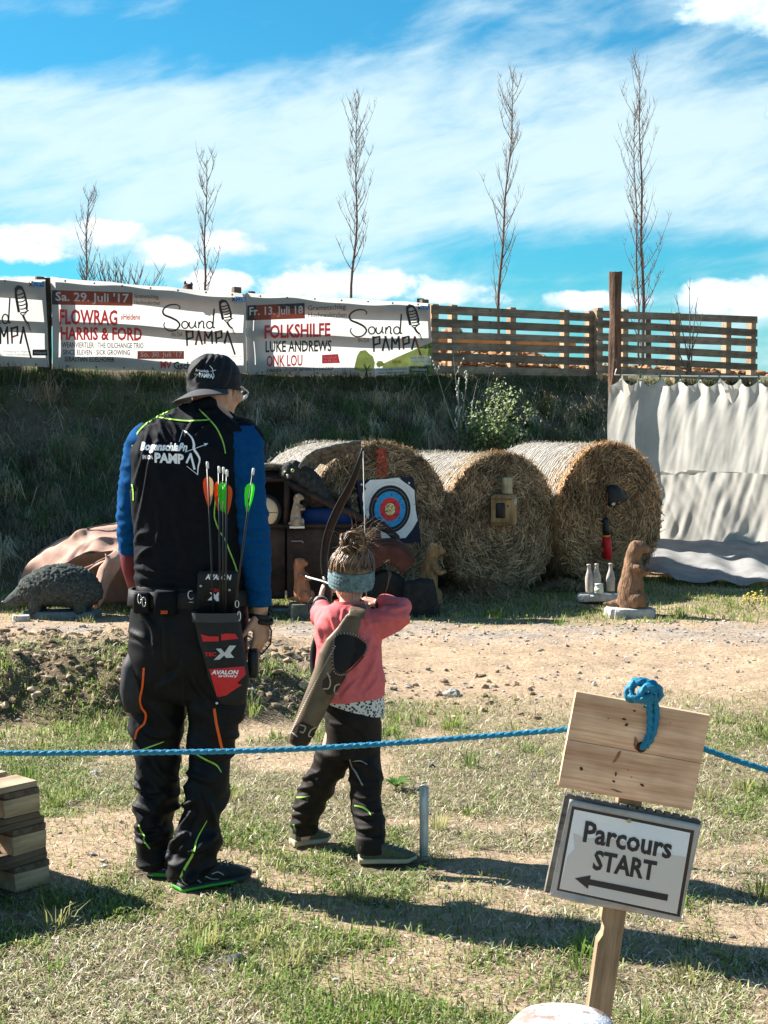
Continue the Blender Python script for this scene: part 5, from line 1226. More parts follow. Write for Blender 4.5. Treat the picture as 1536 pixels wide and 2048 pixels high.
    for q, hw in (([(322, 1315, Y + .01), (315, 1360, Y + .02), (314, 1420, Y + .04), (314, 1500, Y + .05), (313, 1560, Y + .05), (309, 1605, Y + .06), (307, 1650, Y + .07), (310, 1700, Y + .08), (311, 1738, Y + .08)], [61, 60, 55, 44, 42, 40, 38, 34, 32]),
                  ([(428, 1315, Y), (433, 1360, Y - .01), (430, 1430, Y - .015), (422, 1510, Y - .025), (414, 1570, Y - .03), (403, 1625, Y - .035), (393, 1680, Y - .045), (383, 1728, Y - .05), (381, 1752, Y - .05)], [65, 63, 54, 43, 42, 45, 47, 44, 43])):
        t.hloft([sec(x, y, yy, w_, w_ * Y / F * 1.02) for (x, y, yy), w_ in zip(q, hw)], n=32, ex=2.1)
    t = t.fuse(.006, 9)
    def tw(q, n):
        z = q.z; k = max(0, min(1, (.75 - z) / .2)); lo = max(0, min(1, (.40 - z) / .15))
        return wrinkle(Vector((q.x, q.y, q.z + .5 * q.x)), .013 * k + .005, 4, 9, 1.0) + wrinkle(Vector((q.x, q.y, q.z - .35 * q.x)), .015 * lo, 4, 12, 5.0) + .008 * noise.noise(q * 7)
    C2 = lambda *ps: [(220 + x * .332, 1120 + y * .332) for x, y in ps]
    t.disp(tw); t = t.fuse(.0055, 3); t.disp(folds([(C2((150, 1370), (250, 1400), (330, 1380)), 5, .012), (C2((125, 1475), (190, 1500), (260, 1540)), 5, .016), (C2((170, 1560), (230, 1600), (300, 1580)), 5, .013), (C2((150, 1640), (220, 1660), (320, 1640)), 5, .014), (C2((150, 1300), (180, 1330), (190, 1380)), 4, .010), (C2((180, 1000), (260, 1060), (360, 1060)), 6, .010), (C2((470, 1130), (540, 1190), (640, 1200)), 6, .012), (C2((440, 1270), (500, 1300), (600, 1340)), 6, .010), (C2((405, 1490), (470, 1470), (520, 1440)), 5, .014), (C2((400, 1650), (450, 1590), (490, 1520)), 5, .015), (C2((350, 1790), (390, 1700), (450, 1640)), 5, .016), (C2((560, 1400), (600, 1480), (640, 1600)), 6, .011), (C2((470, 1760), (560, 1740), (640, 1660)), 5, .012), (C2((200, 330), (260, 420), (270, 560)), 6, .012), (C2((130, 440), (200, 470), (260, 520)), 6, .012), (C2((330, 340), (330, 520), (360, 640)), 7, .009), (C2((440, 620), (400, 700), (300, 760)), 7, .010), (C2((470, 640), (520, 760), (600, 860)), 7, .010), (C2((440, 560), (440, 760), (435, 950)), 6, .008)])); tr = t.build('trousers', FAB_TROUS, o); tb = t.bvh(); c2 = lambda x, y: (220 + x * .332, 1120 + y * .332)
    d = Decal()
    for pts, w_, tp in (([(325, 1095), (270, 1115), (190, 1145)], 3.6, (.4, 1)), ([(510, 1165), (580, 1205), (640, 1235), (672, 1280)], 3.6, (.6, 1, 1, .4)), ([(172, 1595), (185, 1630), (205, 1660), (205, 1690), (240, 1740)], 3.2, (.7, 1, 1)), ([(585, 1570), (525, 1680), (500, 1770), (455, 1850), (425, 1915)], 5.0, (.25, .9, 1.1))):
        d.stroke([c2(*p) for p in pts], w_, taper=tp)
    d.lay(tb, .003, 'reflective_stripe', LIME, tr)
    d = Decal(); d.stroke([c2(*p) for p in [(203, 650), (195, 760), (180, 840), (190, 890), (215, 930), (205, 985), (165, 1025), (148, 1080)]], 4.2); d.stroke([c2(*p) for p in [(628, 895), (640, 980), (655, 1050), (675, 1140)]], 5.5)
    d.lay(tb, .003, 'zip', ORANGE, tr)
    pk = MB(); pk.hloft([(P(274, 1305, Y + .0), .030, .05), (P(270, 1330, Y), .042, .075), (P(268, 1380, Y), .044, .08), (P(272, 1418, Y + .01), .036, .07)], n=20, ex=3); pk.build('cargo_pocket', M('dark grey pocket', (.03, .03, .033), .7, .3, 40), tr)
    # ---- belt, belt pouches
    be = MB(); yb = 1192
    rs = []
    for dy_, g_ in ((-16, 1.0), (-15, 1.03), (15, 1.05), (16, 1.0)):
        rs.append(sec(380, yb + dy_, Y, 119 * g_, .134 * g_))
    be.hloft(rs, n=44); belt = be.build('belt', M('black webbing', (.016, .016, .018), .6, .2, 80, .3, 500), o)
    def pouch(px, py, w_, h_, Yp, mat, nm, dpt=.03):
        m_ = MB(); c = P(px, py, Yp); s_ = Yp / F
        m_.hloft([(c + Vector((0, 0, h_ * s_ / 2 * k)), w_ * s_ / 2 * q, dpt * q) for k, q in ((-1, .82), (-.9, 1), (.3, 1.04), (.9, 1), (1, .9))], n=20, ex=4); return m_, m_.build(nm, mat, belt)
    pm, po = pouch(332, 1205, 46, 50, 5.065, FAB_BLACK, 'belt_pouch'); 
    d = Decal(); d.text('2020', 321, 1221, 335, 1228, 0, bold=.03); d.lay(pm.bvh(), .003, 'lettering', ORANGE, po)
    pouch(284, 1205, 34, 42, 5.085, FAB_TROUS, 'belt_pouch', .026)
    bf = MB(); bf.hloft([sec(372, 1176, Y, 108, .131), sec(372, 1190, Y, 108, .133)], n=44); bf.build('shirt_hem', FAB_BLUE, o)
    for k, (x, y) in enumerate(((279, 1198), (288, 1204))):
        r = MB(); c = P(x, y, 5.045); r.tube([c + Vector((.006 * math.cos(a), 0, .016 * math.sin(a))) for a in np.linspace(0, 6.28, 13)], .0018, 6); r.build('metal_clip', M('steel', (.6, .6, .6), .3, metal=1.), belt)
    rr = MB(); c = P(382, 1190, 5.06); rr.tube([c + Vector((.010 * math.cos(a), 0, .014 * math.sin(a))) for a in np.linspace(1.0, 5.6, 11)], .0022, 6); rr.tube([c + Vector((-.010, 0, -.024)), c + Vector((.012, 0, -.024))], .0018, 6); rr.build('belt_ring', M('steel', (.6, .6, .6), .3, metal=1.), belt)
    # ---- glove straps on the right hand
    for (x, y, r_) in ((520, 1232, .036), (524, 1243, .037)):
        st = MB(); c = P(x, y, Y - .02); st.tube([c + Vector((r_ * math.cos(a), .026 * math.sin(a), .004 * math.sin(a * 2))) for a in np.linspace(0, 6.283, 25)], (.008, .003), 8, caps=False, ref=(0, 0, 1)); st.build('glove_strap', BLACKP, o)
    gs = MB(); gs.tube(pth([(533, 1238, Y - .03), (543, 1262, Y - .015), (541, 1288, Y), (524, 1308, Y + .02), (512, 1300, Y + .02)]), (.007, .003), 8, ref=(0, -1, 0)); gs.build('shooting_glove', BLACKP, o)
    # ---- shoes
    GREEN = M('green sole', (.06, .42, .03), .5, .15); SH = M('shoe mesh', (.016, .017, .018), .7, .4, 60, .5, 260)
    c = P(310, 832, Y + .05); shoe(o, Vector((c.x + .004, 5.235, .0 + th(c.x, 5.3))), R(84), .27, SH, M('dark sole', (.03, .035, .035), .6), GREEN, 1, .052, .10)
    SIL = M('silver trim', (.34, .36, .35), .5, .1); d = Decal()
    for pts in ([(278, 1742), (290, 1738), (300, 1744)], [(276, 1752), (290, 1748), (306, 1752)], [(310, 1740), (322, 1738), (334, 1742)], [(284, 1730), (300, 1727), (318, 1730)]): d.stroke(pts, 2.4)
    d.lay(LASTSHOE[0], .002, 'shoe_trim', SIL, LASTSHOE[1])
    c = P(352, 832, Y - .06); shoe(o, Vector((c.x, 5.10, th(c.x, 5.1))), R(36), .275, SH, M('dark sole', (.03, .035, .035), .6), GREEN, 2, .053, .10)
    d = Decal()
    for pts in ([(350, 1756), (358, 1764), (356, 1774)], [(362, 1756), (368, 1766), (380, 1772)], [(395, 1760), (404, 1766), (414, 1770)], [(410, 1752), (424, 1758), (438, 1758)], [(424, 1748), (436, 1744), (448, 1750)]): d.stroke(pts, 2.2)
    d.lay(LASTSHOE[0], .002, 'shoe_trim', SIL, LASTSHOE[1])
    return o
MAN = make_man()

def make_quiver():
    Yq = 5.02
    o = thing('hip_quiver', 'black and red hip quiver hanging at the back of the man', 'quiver', P(450, 1420, Yq))
    q = MB(); tl = lambda x, y, hw, d, Yv=Yq: (P(x, y, Yv), hw * Yv / F, d)
    q.hloft([tl(465, 1408, 22, .018), tl(464, 1398, 29, .026), tl(459, 1360, 40, .034), tl(447, 1300, 44, .038), tl(437, 1255, 46, .038), tl(432, 1232, 47, .038)], n=32, ex=3.0)
    q = q.fuse(.005, 2); q.disp(lambda v, n: .002 * noise.noise(v * 18)); body = q.build('quiver_body', M('quiver nylon', (.014, .014, .016), .6, .3, 60, .3, 500), o)
    col = MB(); col.hloft([tl(433, 1242, 48.5, .040), tl(431, 1224, 48, .040)], n=32, ex=3.0, caps=False); col.build('quiver_rim', M('grey rim', (.045, .048, .048), .7, .2), o)
    bp = MB(); bp.hloft([tl(436, 1224, 43, .012, Yq + .035), tl(436, 1150, 41, .012, Yq + .035), tl(436, 1142, 38, .010, Yq + .035)], n=24, ex=5); bpo = bp.build('belt_plate', M('quiver nylon', (.014, .014, .016)), o)
    RED = M('red panel', (.62, .025, .03), .55, .08); bv = q.bvh(); c2 = lambda x, y: (220 + x * .332, 1120 + y * .332)
    d = Decal(); d.poly([c2(*p) for p in [(548, 448), (600, 460), (655, 460), (655, 490), (560, 492)]]); d.poly([c2(*p) for p in [(670, 448), (700, 442), (755, 445), (775, 475), (670, 484)]])
    d.poly([c2(*p) for p in [(597, 658), (810, 640), (818, 690), (765, 742), (795, 752), (700, 815), (645, 828)]]); d.text('TEC', *c2(570, 556), *c2(640, 580), bold=.04)
    d.lay(bv, .003, 'red_panel', RED, body)
    d = Decal(); d.poly([c2(*p) for p in [(638, 535), (668, 533), (690, 558), (720, 515), (760, 516), (725, 560), (748, 588), (700, 590), (688, 575), (660, 600), (625, 602), (665, 562)]]); d.lay(bv, .004, 'emblem', M('silver print', (.55, .56, .56), .5), body)
    d = Decal(); d.text('AVALON', *c2(612, 663), *c2(770, 690), bold=.04, shear=1.5, dx=-.5); d.text('archery', *c2(650, 690), *c2(765, 710), bold=.03, shear=1.5); d.lay(bv, .0055, 'lettering', PRINT, body)
    ev = MB(); ev.lathe(P(434, 1406, Yq - .03), [(.001, 0), (.006, 0), (.006, .003), (.003, .003)], 10, axis=(0, -1, 0)); 
    bv2 = bp.bvh(); d = Decal(); d.text('AVALON', *c2(575, 84), *c2(728, 118), 0, 1.5, bold=.05, shear=1.5, dx=-.5); d.poly([c2(*p) for p in [(600, 195), (622, 195), (636, 212), (648, 195), (668, 195), (652, 220), (664, 248), (640, 248), (628, 232), (612, 243), (588, 243), (615, 215)]]); d.lay(bv2, .003, 'lettering', PRINT, bpo)
    d = Decal(); d.text('TEC', *c2(604, 172), *c2(668, 194), bold=.04); d.lay(bv2, .003, 'lettering', RED, bpo)
    for x, y in ((402, 1172), (459, 1180)):
        r = MB(); r.lathe(P(x, y, Yq + .02), [(.0005, .0), (.0045, .0), (.0045, .003), (.0005, .0035)], 10, axis=(0, -1, 0)); r.build('rivet', M('steel', (.6, .6, .6), .3, metal=1.), o)
    rv = MB(); rv.lathe(P(434, 1406, Yq - .02), [(.002, 0), (.0048, 0), (.0048, .004), (.002, .004)], 10, axis=(0, -1, 0)); rv.build('rivet', M('steel', (.6, .6, .6), .3, metal=1.), o)
    cl_ = MB(); c = P(474, 1208, Yq - .02); cl_.tube([c + Vector((.006 * math.sin(a), 0, .012 * math.cos(a))) for a in np.linspace(0, 6.28, 13)], .0016, 6); c = P(478, 1232, Yq - .02); cl_.tube([c + Vector((.005 * math.sin(a), 0, .016 * math.cos(a))) for a in np.linspace(0, 6.28, 13)], .0018, 6); cl_.build('carabiner', M('steel', (.6, .6, .6), .3, metal=1.), o)
    pb = MB(); pb.hloft([(P(505, 1354, 5.09), .016, .02), (P(506, 1345, 5.09), .019, .026), (P(507, 1305, 5.09), .018, .026), (P(507, 1298, 5.09), .013, .02)], n=16, ex=4); tag(pb.build('belt_box', BLACKP), 'small black box pouch hanging behind the right hand of the man', 'pouch')
make_quiver()

def arrow(label, nock, tip, Yn, Yt, cols, roll, fl=.062):
    a, b = P(*nock, Yn), P(*tip, Yt); e = (b - a).normalized(); o = thing('arrow', label, 'arrow', b, 'arrows in the hip quiver')
    s_ = MB(); s_.tube([a, b], .0036, 8); s_.build('shaft', M('carbon shaft', (.018, .02, .02), .35, .3, 60), o)
    n_ = MB(); n_.tube([a - e * .014, a - e * .010, a + e * .008], [.0034, .0046, .0044], 8); n_.build('nock', M('white nock', (.75, .75, .74), .4), o)
    q = e.orthogonal().normalized()
    for k in range(3):
        w = Quaternion(e, roll + k * 2.0944) @ q; v = MB(); p0 = a + e * .035; pr = [(0, .1), (.08, .7), (.2, 1), (.45, .92), (.75, .55), (1, .06)]
        th_ = e.cross(w) * .0006
        for sg in (1, -1):
            pass
        ring = [p0 + e * (fl * 1.55 * t) + w * (.0036 + .0155 * h_) for t, h_ in pr]; base = [p0 + e * (fl * 1.55 * t) + w * .003 for t, h_ in pr]
        vs = [p + th_ for p in ring + base] + [p - th_ for p in ring + base]; fs = []
        for i in range(5): fs += [(i, i + 1, 7 + i, 6 + i), (12 + i, 18 + i, 19 + i, 13 + i), (i, 12 + i, 13 + i, i + 1)]
        v.add(vs, fs); v.build('feather', M('feather ' + cols[k], {'orange': (.85, .14, .03), 'green': (.08, .72, .05), 'cream': (.75, .62, .42)}[cols[k]], .6, .08, trans=.4), o, False)
arrow('orange and cream fletched arrow, leftmost in the hip quiver', (415, 932), (430, 1300), 4.985, 5.03, ('orange', 'cream', 'orange'), 1.2)
arrow('orange fletched arrow half hidden by the green ones in the quiver', (438, 941), (441, 1300), 5.0, 5.03, ('orange', 'orange', 'green'), .3)
arrow('green fletched arrow in the middle of the arrow bunch', (447, 943), (446, 1300), 4.985, 5.02, ('green', 'green', 'green'), .9)
arrow('green and orange fletched arrow beside the middle of the bunch', (454, 948), (450, 1300), 4.975, 5.02, ('green', 'orange', 'green'), 2.1)
arrow('green fletched arrow leaning away right before the blue sleeve', (506, 945), (458, 1300), 4.965, 5.02, ('green', 'green', 'green'), .9)

# ================================================================== the child archer
def make_child():
    Y = 5.60
    o = thing('person', 'child in pink sweater with hair bun drawing a recurve bow', 'person', Vector((P(690, 832, Y).x, Y, 0)), 'people at the shooting line')
    PINK = M('coral pink sweater', (.72, .16, .165), .88, .10, 60, .3, 420, spec=.1, dist=.002, crease=(5, .022, (1, 1, 1))); PANT = M('dark brown trousers', (.018, .013, .011), .7, .4, 20, .25, 300, spec=.2, dist=.002, crease=(5, .025, (1, 1, 1.4)))
    b = MB()
    b.hloft([sec(706, 1490, Y, 40, .07), sec(706, 1440, Y, 44, .074), sec(699, 1360, Y, 48, .07), sec(697, 1290, Y, 52, .072), sec(696, 1250, Y, 54, .07), sec(697, 1228, Y, 46, .058), sec(697, 1214, Y, 26, .04)])
    b.tube(pth([(697, 1232, Y), (699, 1205, Y + .01), (702, 1180, Y + .02)]), [.045, .038, .040], 12)
    H = P(702, 1156, Y + .03); hr = Matrix.Rotation(R(14), 3, 'Z') @ Matrix.Rotation(R(-6), 3, 'X'); h = lambda x, y, z: H + hr @ Vector((x, y, z))
    b.ell(h(0, -.005, .012), (.070, .083, .085), hr); b.ell(h(0, .03, -.04), (.052, .055, .055), hr); b.ell(h(0, .058, -.072), (.022, .022, .02), hr); b.ell(h(0, .085, -.022), (.010, .014, .014), hr); b.ell(h(0, .078, -.052), (.02, .01, .007), hr); b.ell(h(0, .078, .01), (.04, .012, .01), hr)
    for s_ in (-1, 1): b.ell(h(s_ * .071, -.004, -.015), (.010, .016, .026), hr); b.ell(h(s_ * .04, .055, -.022), (.02, .02, .02), hr)
    rsh, rel, rwr = P(738, 1242, Y), P(797, 1227, Y - .02), P(757, 1206, Y + .11)
    b.tube([P(715, 1242, Y), rsh, rsh.lerp(rel, .5), rel, rel.lerp(rwr, .5), rwr], [.04, .038, .032, .026, .024, .021], 12)
    lsh, lel, lwr = P(657, 1244, Y + .03), P(645, 1230, Y + .20), P(642, 1203, Y + .37)
    b.tube([P(680, 1240, Y), lsh, lsh.lerp(lel, .5), lel, lel.lerp(lwr, .5), lwr], [.04, .036, .030, .026, .024, .020], 12)
    random.seed(3)
    hand(b, lwr + Vector((0, .01, .0)), Vector((.10, .62, .62)), Vector((.95, .15, .0)), Vector((.1, -.4, .9)), .78, (1.0, 1.2, .8), .02, .4)
    hand(b, rwr, Vector((-.95, .15, .22)), Vector((.1, .3, -.9)), Vector((.1, -.9, .3)), .66, (1.1, 1.2, .7), .02, .3)
    for q in (((680, 1470, Y + .01), (658, 1535, Y + .03), (638, 1570, Y + .05), (620, 1605, Y + .06), (606, 1668, Y + .08)), ((725, 1470, Y), (732, 1545, Y - .03), (734, 1590, Y - .05), (737, 1650, Y - .1), (742, 1706, Y - .13))):
        b.tube(pth(q), [.055, .048, .042, .036, .028], 12); f = P(*q[-1]); f.z = .04; b.ell(f, (.035, .04, .035))
    b = b.fuse(.005, 3); b.build('body', SKINC, o)
    for s_ in (-1, 1):
        e = MB(); e.ell(h(s_ * .028, .072, -.002), .010, n=10, k=8); e.build('eye', M('eye white', (.7, .68, .66), .3), o)
    # ---- sweater
    s = MB()
    s.hloft([sec(697, 1396, Y, 71, .098), sec(697, 1372, Y, 71, .098), sec(697, 1330, Y, 67, .092), sec(697, 1290, Y, 63, .088), sec(696, 1255, Y, 66, .085), sec(696, 1232, Y, 60, .074), sec(697, 1216, Y, 44, .058), sec(698, 1206, Y + .005, 31, .048)], n=40)
    s.tube([P(718, 1252, Y), P(742, 1250, Y), P(778, 1240, Y - .015), P(806, 1230, Y - .03), P(805, 1217, Y + .01), P(770, 1206, Y + .085)], [.062, .060, .050, .042, .039, .032], 18, ends=True)
    s.tube([P(676, 1250, Y), P(655, 1244, Y + .03), P(645, 1232, Y + .16), P(641, 1212, Y + .32)], [.058, .054, .042, .032], 18, ends=True)
    s = s.fuse(.005, 4); s.disp(lambda v, n: wrinkle(Vector((v.x + .5 * v.z, v.y, v.z)), .010, 6, 8, 4.0) + .003 * noise.noise(v * 12))
    C3 = lambda *ps: [(540 + x * .2214, 1020 + y * .2214) for x, y in ps]
    s.disp(folds([(C3((530, 930), (570, 1010), (600, 1110)), 4, .008), (C3((660, 900), (650, 960), (640, 1040)), 3, .006), (C3((720, 900), (750, 960), (800, 1010)), 3, .006), (C3((850, 900), (880, 980), (890, 1080)), 4, .009), (C3((880, 1050), (960, 1020), (1080, 1030)), 5, .008), (C3((1010, 890), (1070, 850), (1150, 810)), 4, .009), (C3((1080, 900), (1150, 900), (1230, 870)), 4, .008), (C3((1000, 950), (1090, 970), (1200, 990)), 5, .008), (C3((900, 1180), (860, 1300), (780, 1430)), 5, .009), (C3((960, 1250), (920, 1420), (830, 1580)), 5, .010), (C3((780, 1540), (720, 1600), (650, 1690)), 4, .009), (C3((980, 1480), (930, 1580), (860, 1660)), 4, .008), (C3((470, 1280), (500, 1380), (480, 1480)), 5, .008), (C3((420, 1000), (440, 1080), (460, 1180)), 4, .008), (C3((400, 1560), (430, 1640), (470, 1690)), 4, .007)]))
    # the hem hangs lower in the middle of the back
    sw = s.build('sweater', PINK, o); sb = s.bvh()
    col = MB(); col.hloft([sec(698, 1211, Y + .004, 33, .051), sec(699, 1201, Y + .006, 30, .047)], n=32, caps=False); col.build('collar', PINK, o)
    uh = MB(); rs = []
    for k, (dz, g_) in enumerate(((1380, .98), (1398, 1.0), (1412, 1.02), (1426, 1.0))):
        r = []
        for j in range(44):
            t = 2 * math.pi * j / 44; right = .5 + .5 * math.cos(t); yy = 1380 + (dz - 1380) * (.35 + .8 * right) ; r.append(P(702 + 66 * g_ * math.cos(t), yy, Y) + Vector((0, .092 * g_ * math.sin(t) + .004 * math.sin(9 * t), 0)))
        rs.append(r)
    uh.rings(rs, caps=False)
    lm = M('spotted shirt', (.72, .70, .66), .8, .05); nt = lm.node_tree
    vo = nt.nodes.new('ShaderNodeTexVoronoi'); vo.inputs['Scale'].default_value = 95; tc = nt.nodes.new('ShaderNodeTexCoord'); nt.links.new(tc.outputs['Object'], vo.inputs[0])
    rp = nt.nodes.new('ShaderNodeValToRGB'); rp.color_ramp.interpolation = 'CONSTANT'; rp.color_ramp.elements[0].color = (.25, .17, .13, 1); rp.color_ramp.elements[1].position = .17; rp.color_ramp.elements[1].color = (.02, .02, .02, 1); e_ = rp.color_ramp.elements.new(.42); e_.color = (.72, .70, .66, 1)
    nt.links.new(vo.outputs['Distance'], rp.inputs[0]); nt.links.new(rp.outputs[0], nt.nodes['Principled BSDF'].inputs['Base Color']); uh.build('shirt_hem', lm, o)
    # ---- trousers
    t = MB(); t.hloft([sec(702, 1398, Y, 56, .085), sec(705, 1440, Y, 54, .09), sec(706, 1480, Y, 56, .092), sec(702, 1510, Y, 58, .088)], n=36)
    for q, hw in (([(678, 1490, Y + .01), (658, 1535, Y + .03), (638, 1570, Y + .05), (622, 1605, Y + .06), (611, 1640, Y + .07), (606, 1666, Y + .08)], [37, 39, 36, 32, 27, 25]), ([(727, 1490, Y - .005), (732, 1545, Y - .03), (734, 1590, Y - .05), (736, 1640, Y - .09), (739, 1676, Y - .115)], [35, 34, 32, 32, 29])):
        t.hloft([sec(x, y, yy, w_, w_ * Y / F) for (x, y, yy), w_ in zip(q, hw)], n=26, ex=2.0)
    t = t.fuse(.005, 3); t.disp(lambda v, n: wrinkle(Vector((v.x, v.y, v.z + .4 * v.x)), .010, 6, 13, 6.0) + .004 * noise.noise(v * 12)); C4 = lambda *ps: [(540 + x * .2344, 1380 + y * .2344) for x, y in ps]; t.disp(folds([(C4((230, 760), (300, 750), (420, 700)), 4, .009), (C4((200, 860), (280, 840), (380, 820)), 4, .010), (C4((180, 1000), (240, 1000), (330, 960)), 4, .011), (C4((170, 1080), (240, 1060), (330, 1060)), 4, .010), (C4((180, 1160), (260, 1140), (340, 1150)), 4, .008), (C4((330, 700), (420, 780), (460, 900)), 4, .008), (C4((700, 620), (800, 640), (920, 700)), 5, .009), (C4((710, 780), (800, 800), (930, 780)), 4, .009), (C4((720, 900), (800, 930), (920, 900)), 4, .009), (C4((730, 1060), (820, 1080), (940, 1040)), 4, .010), (C4((740, 1180), (820, 1190), (950, 1170)), 4, .009), (C4((520, 280), (620, 300), (720, 280)), 4, .006), (C4((700, 300), (800, 380), (860, 480)), 5, .007)])); tr = t.build('trousers', PANT, o); tb = t.bvh()
    cu = MB(); cu.hloft([sec(741, 1704, Y - .13, 28, .050), sec(741, 1699, Y - .13, 30, .054), sec(740, 1674, Y - .12, 30, .054), sec(740, 1669, Y - .12, 27, .05)], n=26); cu.disp(lambda v, n: .003 * noise.noise(v * 25)); cu.build('trouser_cuff', PANT, o)
    d = Decal(); c4 = lambda x, y: (540 + x * .2344, 1380 + y * .2344)
    for pts, w_ in (([(205, 915), (260, 915), (340, 905)], 3.4), ([(718, 985), (790, 1000), (835, 1030), (862, 1070)], 4.2), ([(200, 1145), (208, 1185)], 4)): d.stroke([c4(*p) for p in pts], w_, taper=(.7, 1, .3))
    d.lay(tb, .003, 'reflective_stripe', LIME, tr)
    d = Decal(); d.stroke([c4(*p) for p in [(680, 595), (700, 660), (730, 700), (790, 815)]], 3); d.stroke([c4(*p) for p in [(705, 612), (770, 605), (830, 635)]], 2); d.lay(tb, .004, 'cord', M('grey cord', (.33, .32, .3), .7), tr)
    # ---- shoes
    KH = M('olive canvas', (.11, .105, .065), .85, .25, 60, .3, 300); CR = M('cream sole', (.46, .40, .28), .7, .15)
    shoe(o, Vector((P(584, 832, 5.68).x, 5.655, th(-.3, 5.65) + .012)), R(30), .155, KH, CR, None, 3, .036, .075, 'shoe', .018)
    shoe(o, Vector((P(719, 832, 5.46).x, 5.455, th(0, 5.46) + .012)), R(4), .205, M('olive green canvas', (.085, .10, .06), .85, .25, 60, .3, 300), CR, None, 4, .038, .08, 'shoe', .018)
    # ---- hair
    HAIR = M('brown hair', (.10, .048, .020), .4, .5, 60, .4, 200, spec=.5, col2=(.34, .19, .095), stretch=(1, 1, .3))
    hc = MB(); hc.ell(h(0, -.012, .026), (.079, .087, .094), hr); hc.disp(lambda v, n: .004 * noise.noise(Vector((v.x * 60, v.y * 60, v.z * 10)))); 
    ht = hr.transposed(); keep = [(ht @ (v - H)).z > -.012 - .25 * (-(ht @ (v - H)).y) for v in hc.V]; hc.F = [f for f in hc.F if all(keep[i] for i in f)]; hc.M = [0] * len(hc.F)
    hair = hc.build('hair', HAIR, o)
    BU = P(711, 1087, Y - .01); bu = MB()
    bu.ell(BU, (.034, .032, .031)); bu.tube([h(.008, -.01, .08), BU], [.046, .030], 14); bu = bu.fuse(.004, 2)
    bu.disp(lambda v, n: .005 * math.sin((v - BU).length * 200 + 9 * math.atan2(v.x - BU.x, v.z - BU.z) * .9) * .6 + .006 * noise.noise(v * 40)); bu.build('hair_bun', HAIR, hair)
    random.seed(21); HL = M('brown hair light', (.16, .082, .038), .38, .4, 60, .3, 200, spec=.55, col2=(.33, .19, .095), stretch=(1, 1, .3)); HD = M('brown hair dark', (.05, .024, .011), .42, .4, 60, .3, 200, spec=.5)
    st, sl, sd = MB(), MB(), MB(); pick = lambda: random.choice((st, st, sl, sl, sd))
    for i in range(260):      # locks swept over the head from the band to the foot of the bun
        a = random.uniform(0, 6.283); e0 = random.uniform(-.05, .2); k = random.gauss(.25, .4); gr = random.uniform(-.001, .006); pts = []; r_ = random.uniform(.0022, .0050); ph = random.random() * 6
        for t in (0, .2, .4, .6, .8, 1.0):
            el_ = e0 + (1.32 - e0) * t; aa = a + k * t + .10 * math.sin(t * 5 + ph); gg = gr + .003 * math.sin(t * 7 + ph); pts.append(h((.079 + gg) * math.cos(aa) * math.cos(el_) + .006 * t, (.087 + gg) * math.sin(aa) * math.cos(el_) - .012, .026 + (.094 + gg) * math.sin(el_)))
        pick().tube(pts, [r_ * .5, r_, r_ * 1.05, r_, r_ * .8, r_ * .4], 6, caps=False)
    for i in range(48):       # loose loops of hair piled into the bun
        ax = Vector((random.gauss(0, .45), -1, random.gauss(0, .45))).normalized(); u_ = ax.orthogonal().normalized(); w_ = ax.cross(u_); a = random.random() * 6.283; span = random.uniform(2.2, 4.6); R0 = random.uniform(.016, .046); off = Vector((random.gauss(0, .007), random.gauss(-.004, .008), random.gauss(0, .007))); r_ = random.uniform(.0035, .008); pts = []
        for k in range(9):
            t = a + span * k / 8; pts.append(BU + off + (u_ * math.cos(t) + w_ * math.sin(t)) * R0 * (1 + .12 * math.sin(k * 1.3 + a)) + ax * .009 * math.sin(k * .9 + a) + ax * .018 * (1 - R0 / .04))
        pick().tube(pts, [r_ * .3] + [r_ * (.8 + .25 * math.sin(k + a)) for k in range(7)] + [r_ * .2], 6, caps=False)
        for q in range(5): pick().tube([p + Vector((random.gauss(0, r_ * .7), random.gauss(-r_ * .4, r_ * .5), random.gauss(0, r_ * .7))) for p in pts[1:8]], [.0006, .0011, .0013, .0013, .0012, .001, .0005], 4, caps=False)
    for i in range(64):
        d0 = Vector((random.gauss(.5, .6), random.gauss(-.1, .5), random.uniform(-.1, 1))).normalized(); p = BU + d0 * random.uniform(.022, .036); limb(random.choice((st, sl)), p, d0, random.uniform(.04, .14), .00075, 8, -.2 + 1.4 * random.random(), .26, up=Vector((.8, 0, -.25)))
    for i in range(26): # loose wisps at the nape and temple
        a = random.uniform(-2.4, -.3); p = h(.076 * math.cos(a), .082 * math.sin(a), -.03); limb(st, p, Vector((random.gauss(0, .3), -.2, -1)), random.uniform(.03, .07), .0012, 5, .0, .12)
    for k in range(3):
        st.tube([h(.08, -.02, .05 - .01 * k), P(770 + 4 * k, 1120, Y), P(778 + 2 * k, 1150, Y - .01), P(775 - 3 * k, 1178 + 6 * k, Y)], [.0016, .0014, .0012, .0008], 4, caps=False)
    st.build('hair_strands', HAIR, hair); sl.build('hair_strands', HL, hair); sd.build('hair_strands', HD, hair)
    # ---- knitted headband
    KN = M('teal knit', (.06, .125, .15), .9, .2, 70, col2=(.25, .35, .375)); nt = KN.node_tree
    hbm = MB(); nb = 120; rs = []
    tilt = hr @ Matrix.Rotation(R(17), 3, 'X'); hb0 = h(0, -.004, .004)
    for k in range(15):
        z = -.034 + .068 * k / 14; bul = .0035 * math.sin(math.pi * k / 14)
        r = []
        for j in range(nb):
            a = 2 * math.pi * j / nb; kn = .0016 * math.cos(40 * a) * (1 if (k // 2) % 2 else -.4) + .0012 * math.sin(k * 2.3)
            rr_ = Vector(((.0815 + bul + kn) * math.cos(a), (.092 + bul + kn) * math.sin(a), z)); r.append(hb0 + tilt @ rr_)
        rs.append(r)
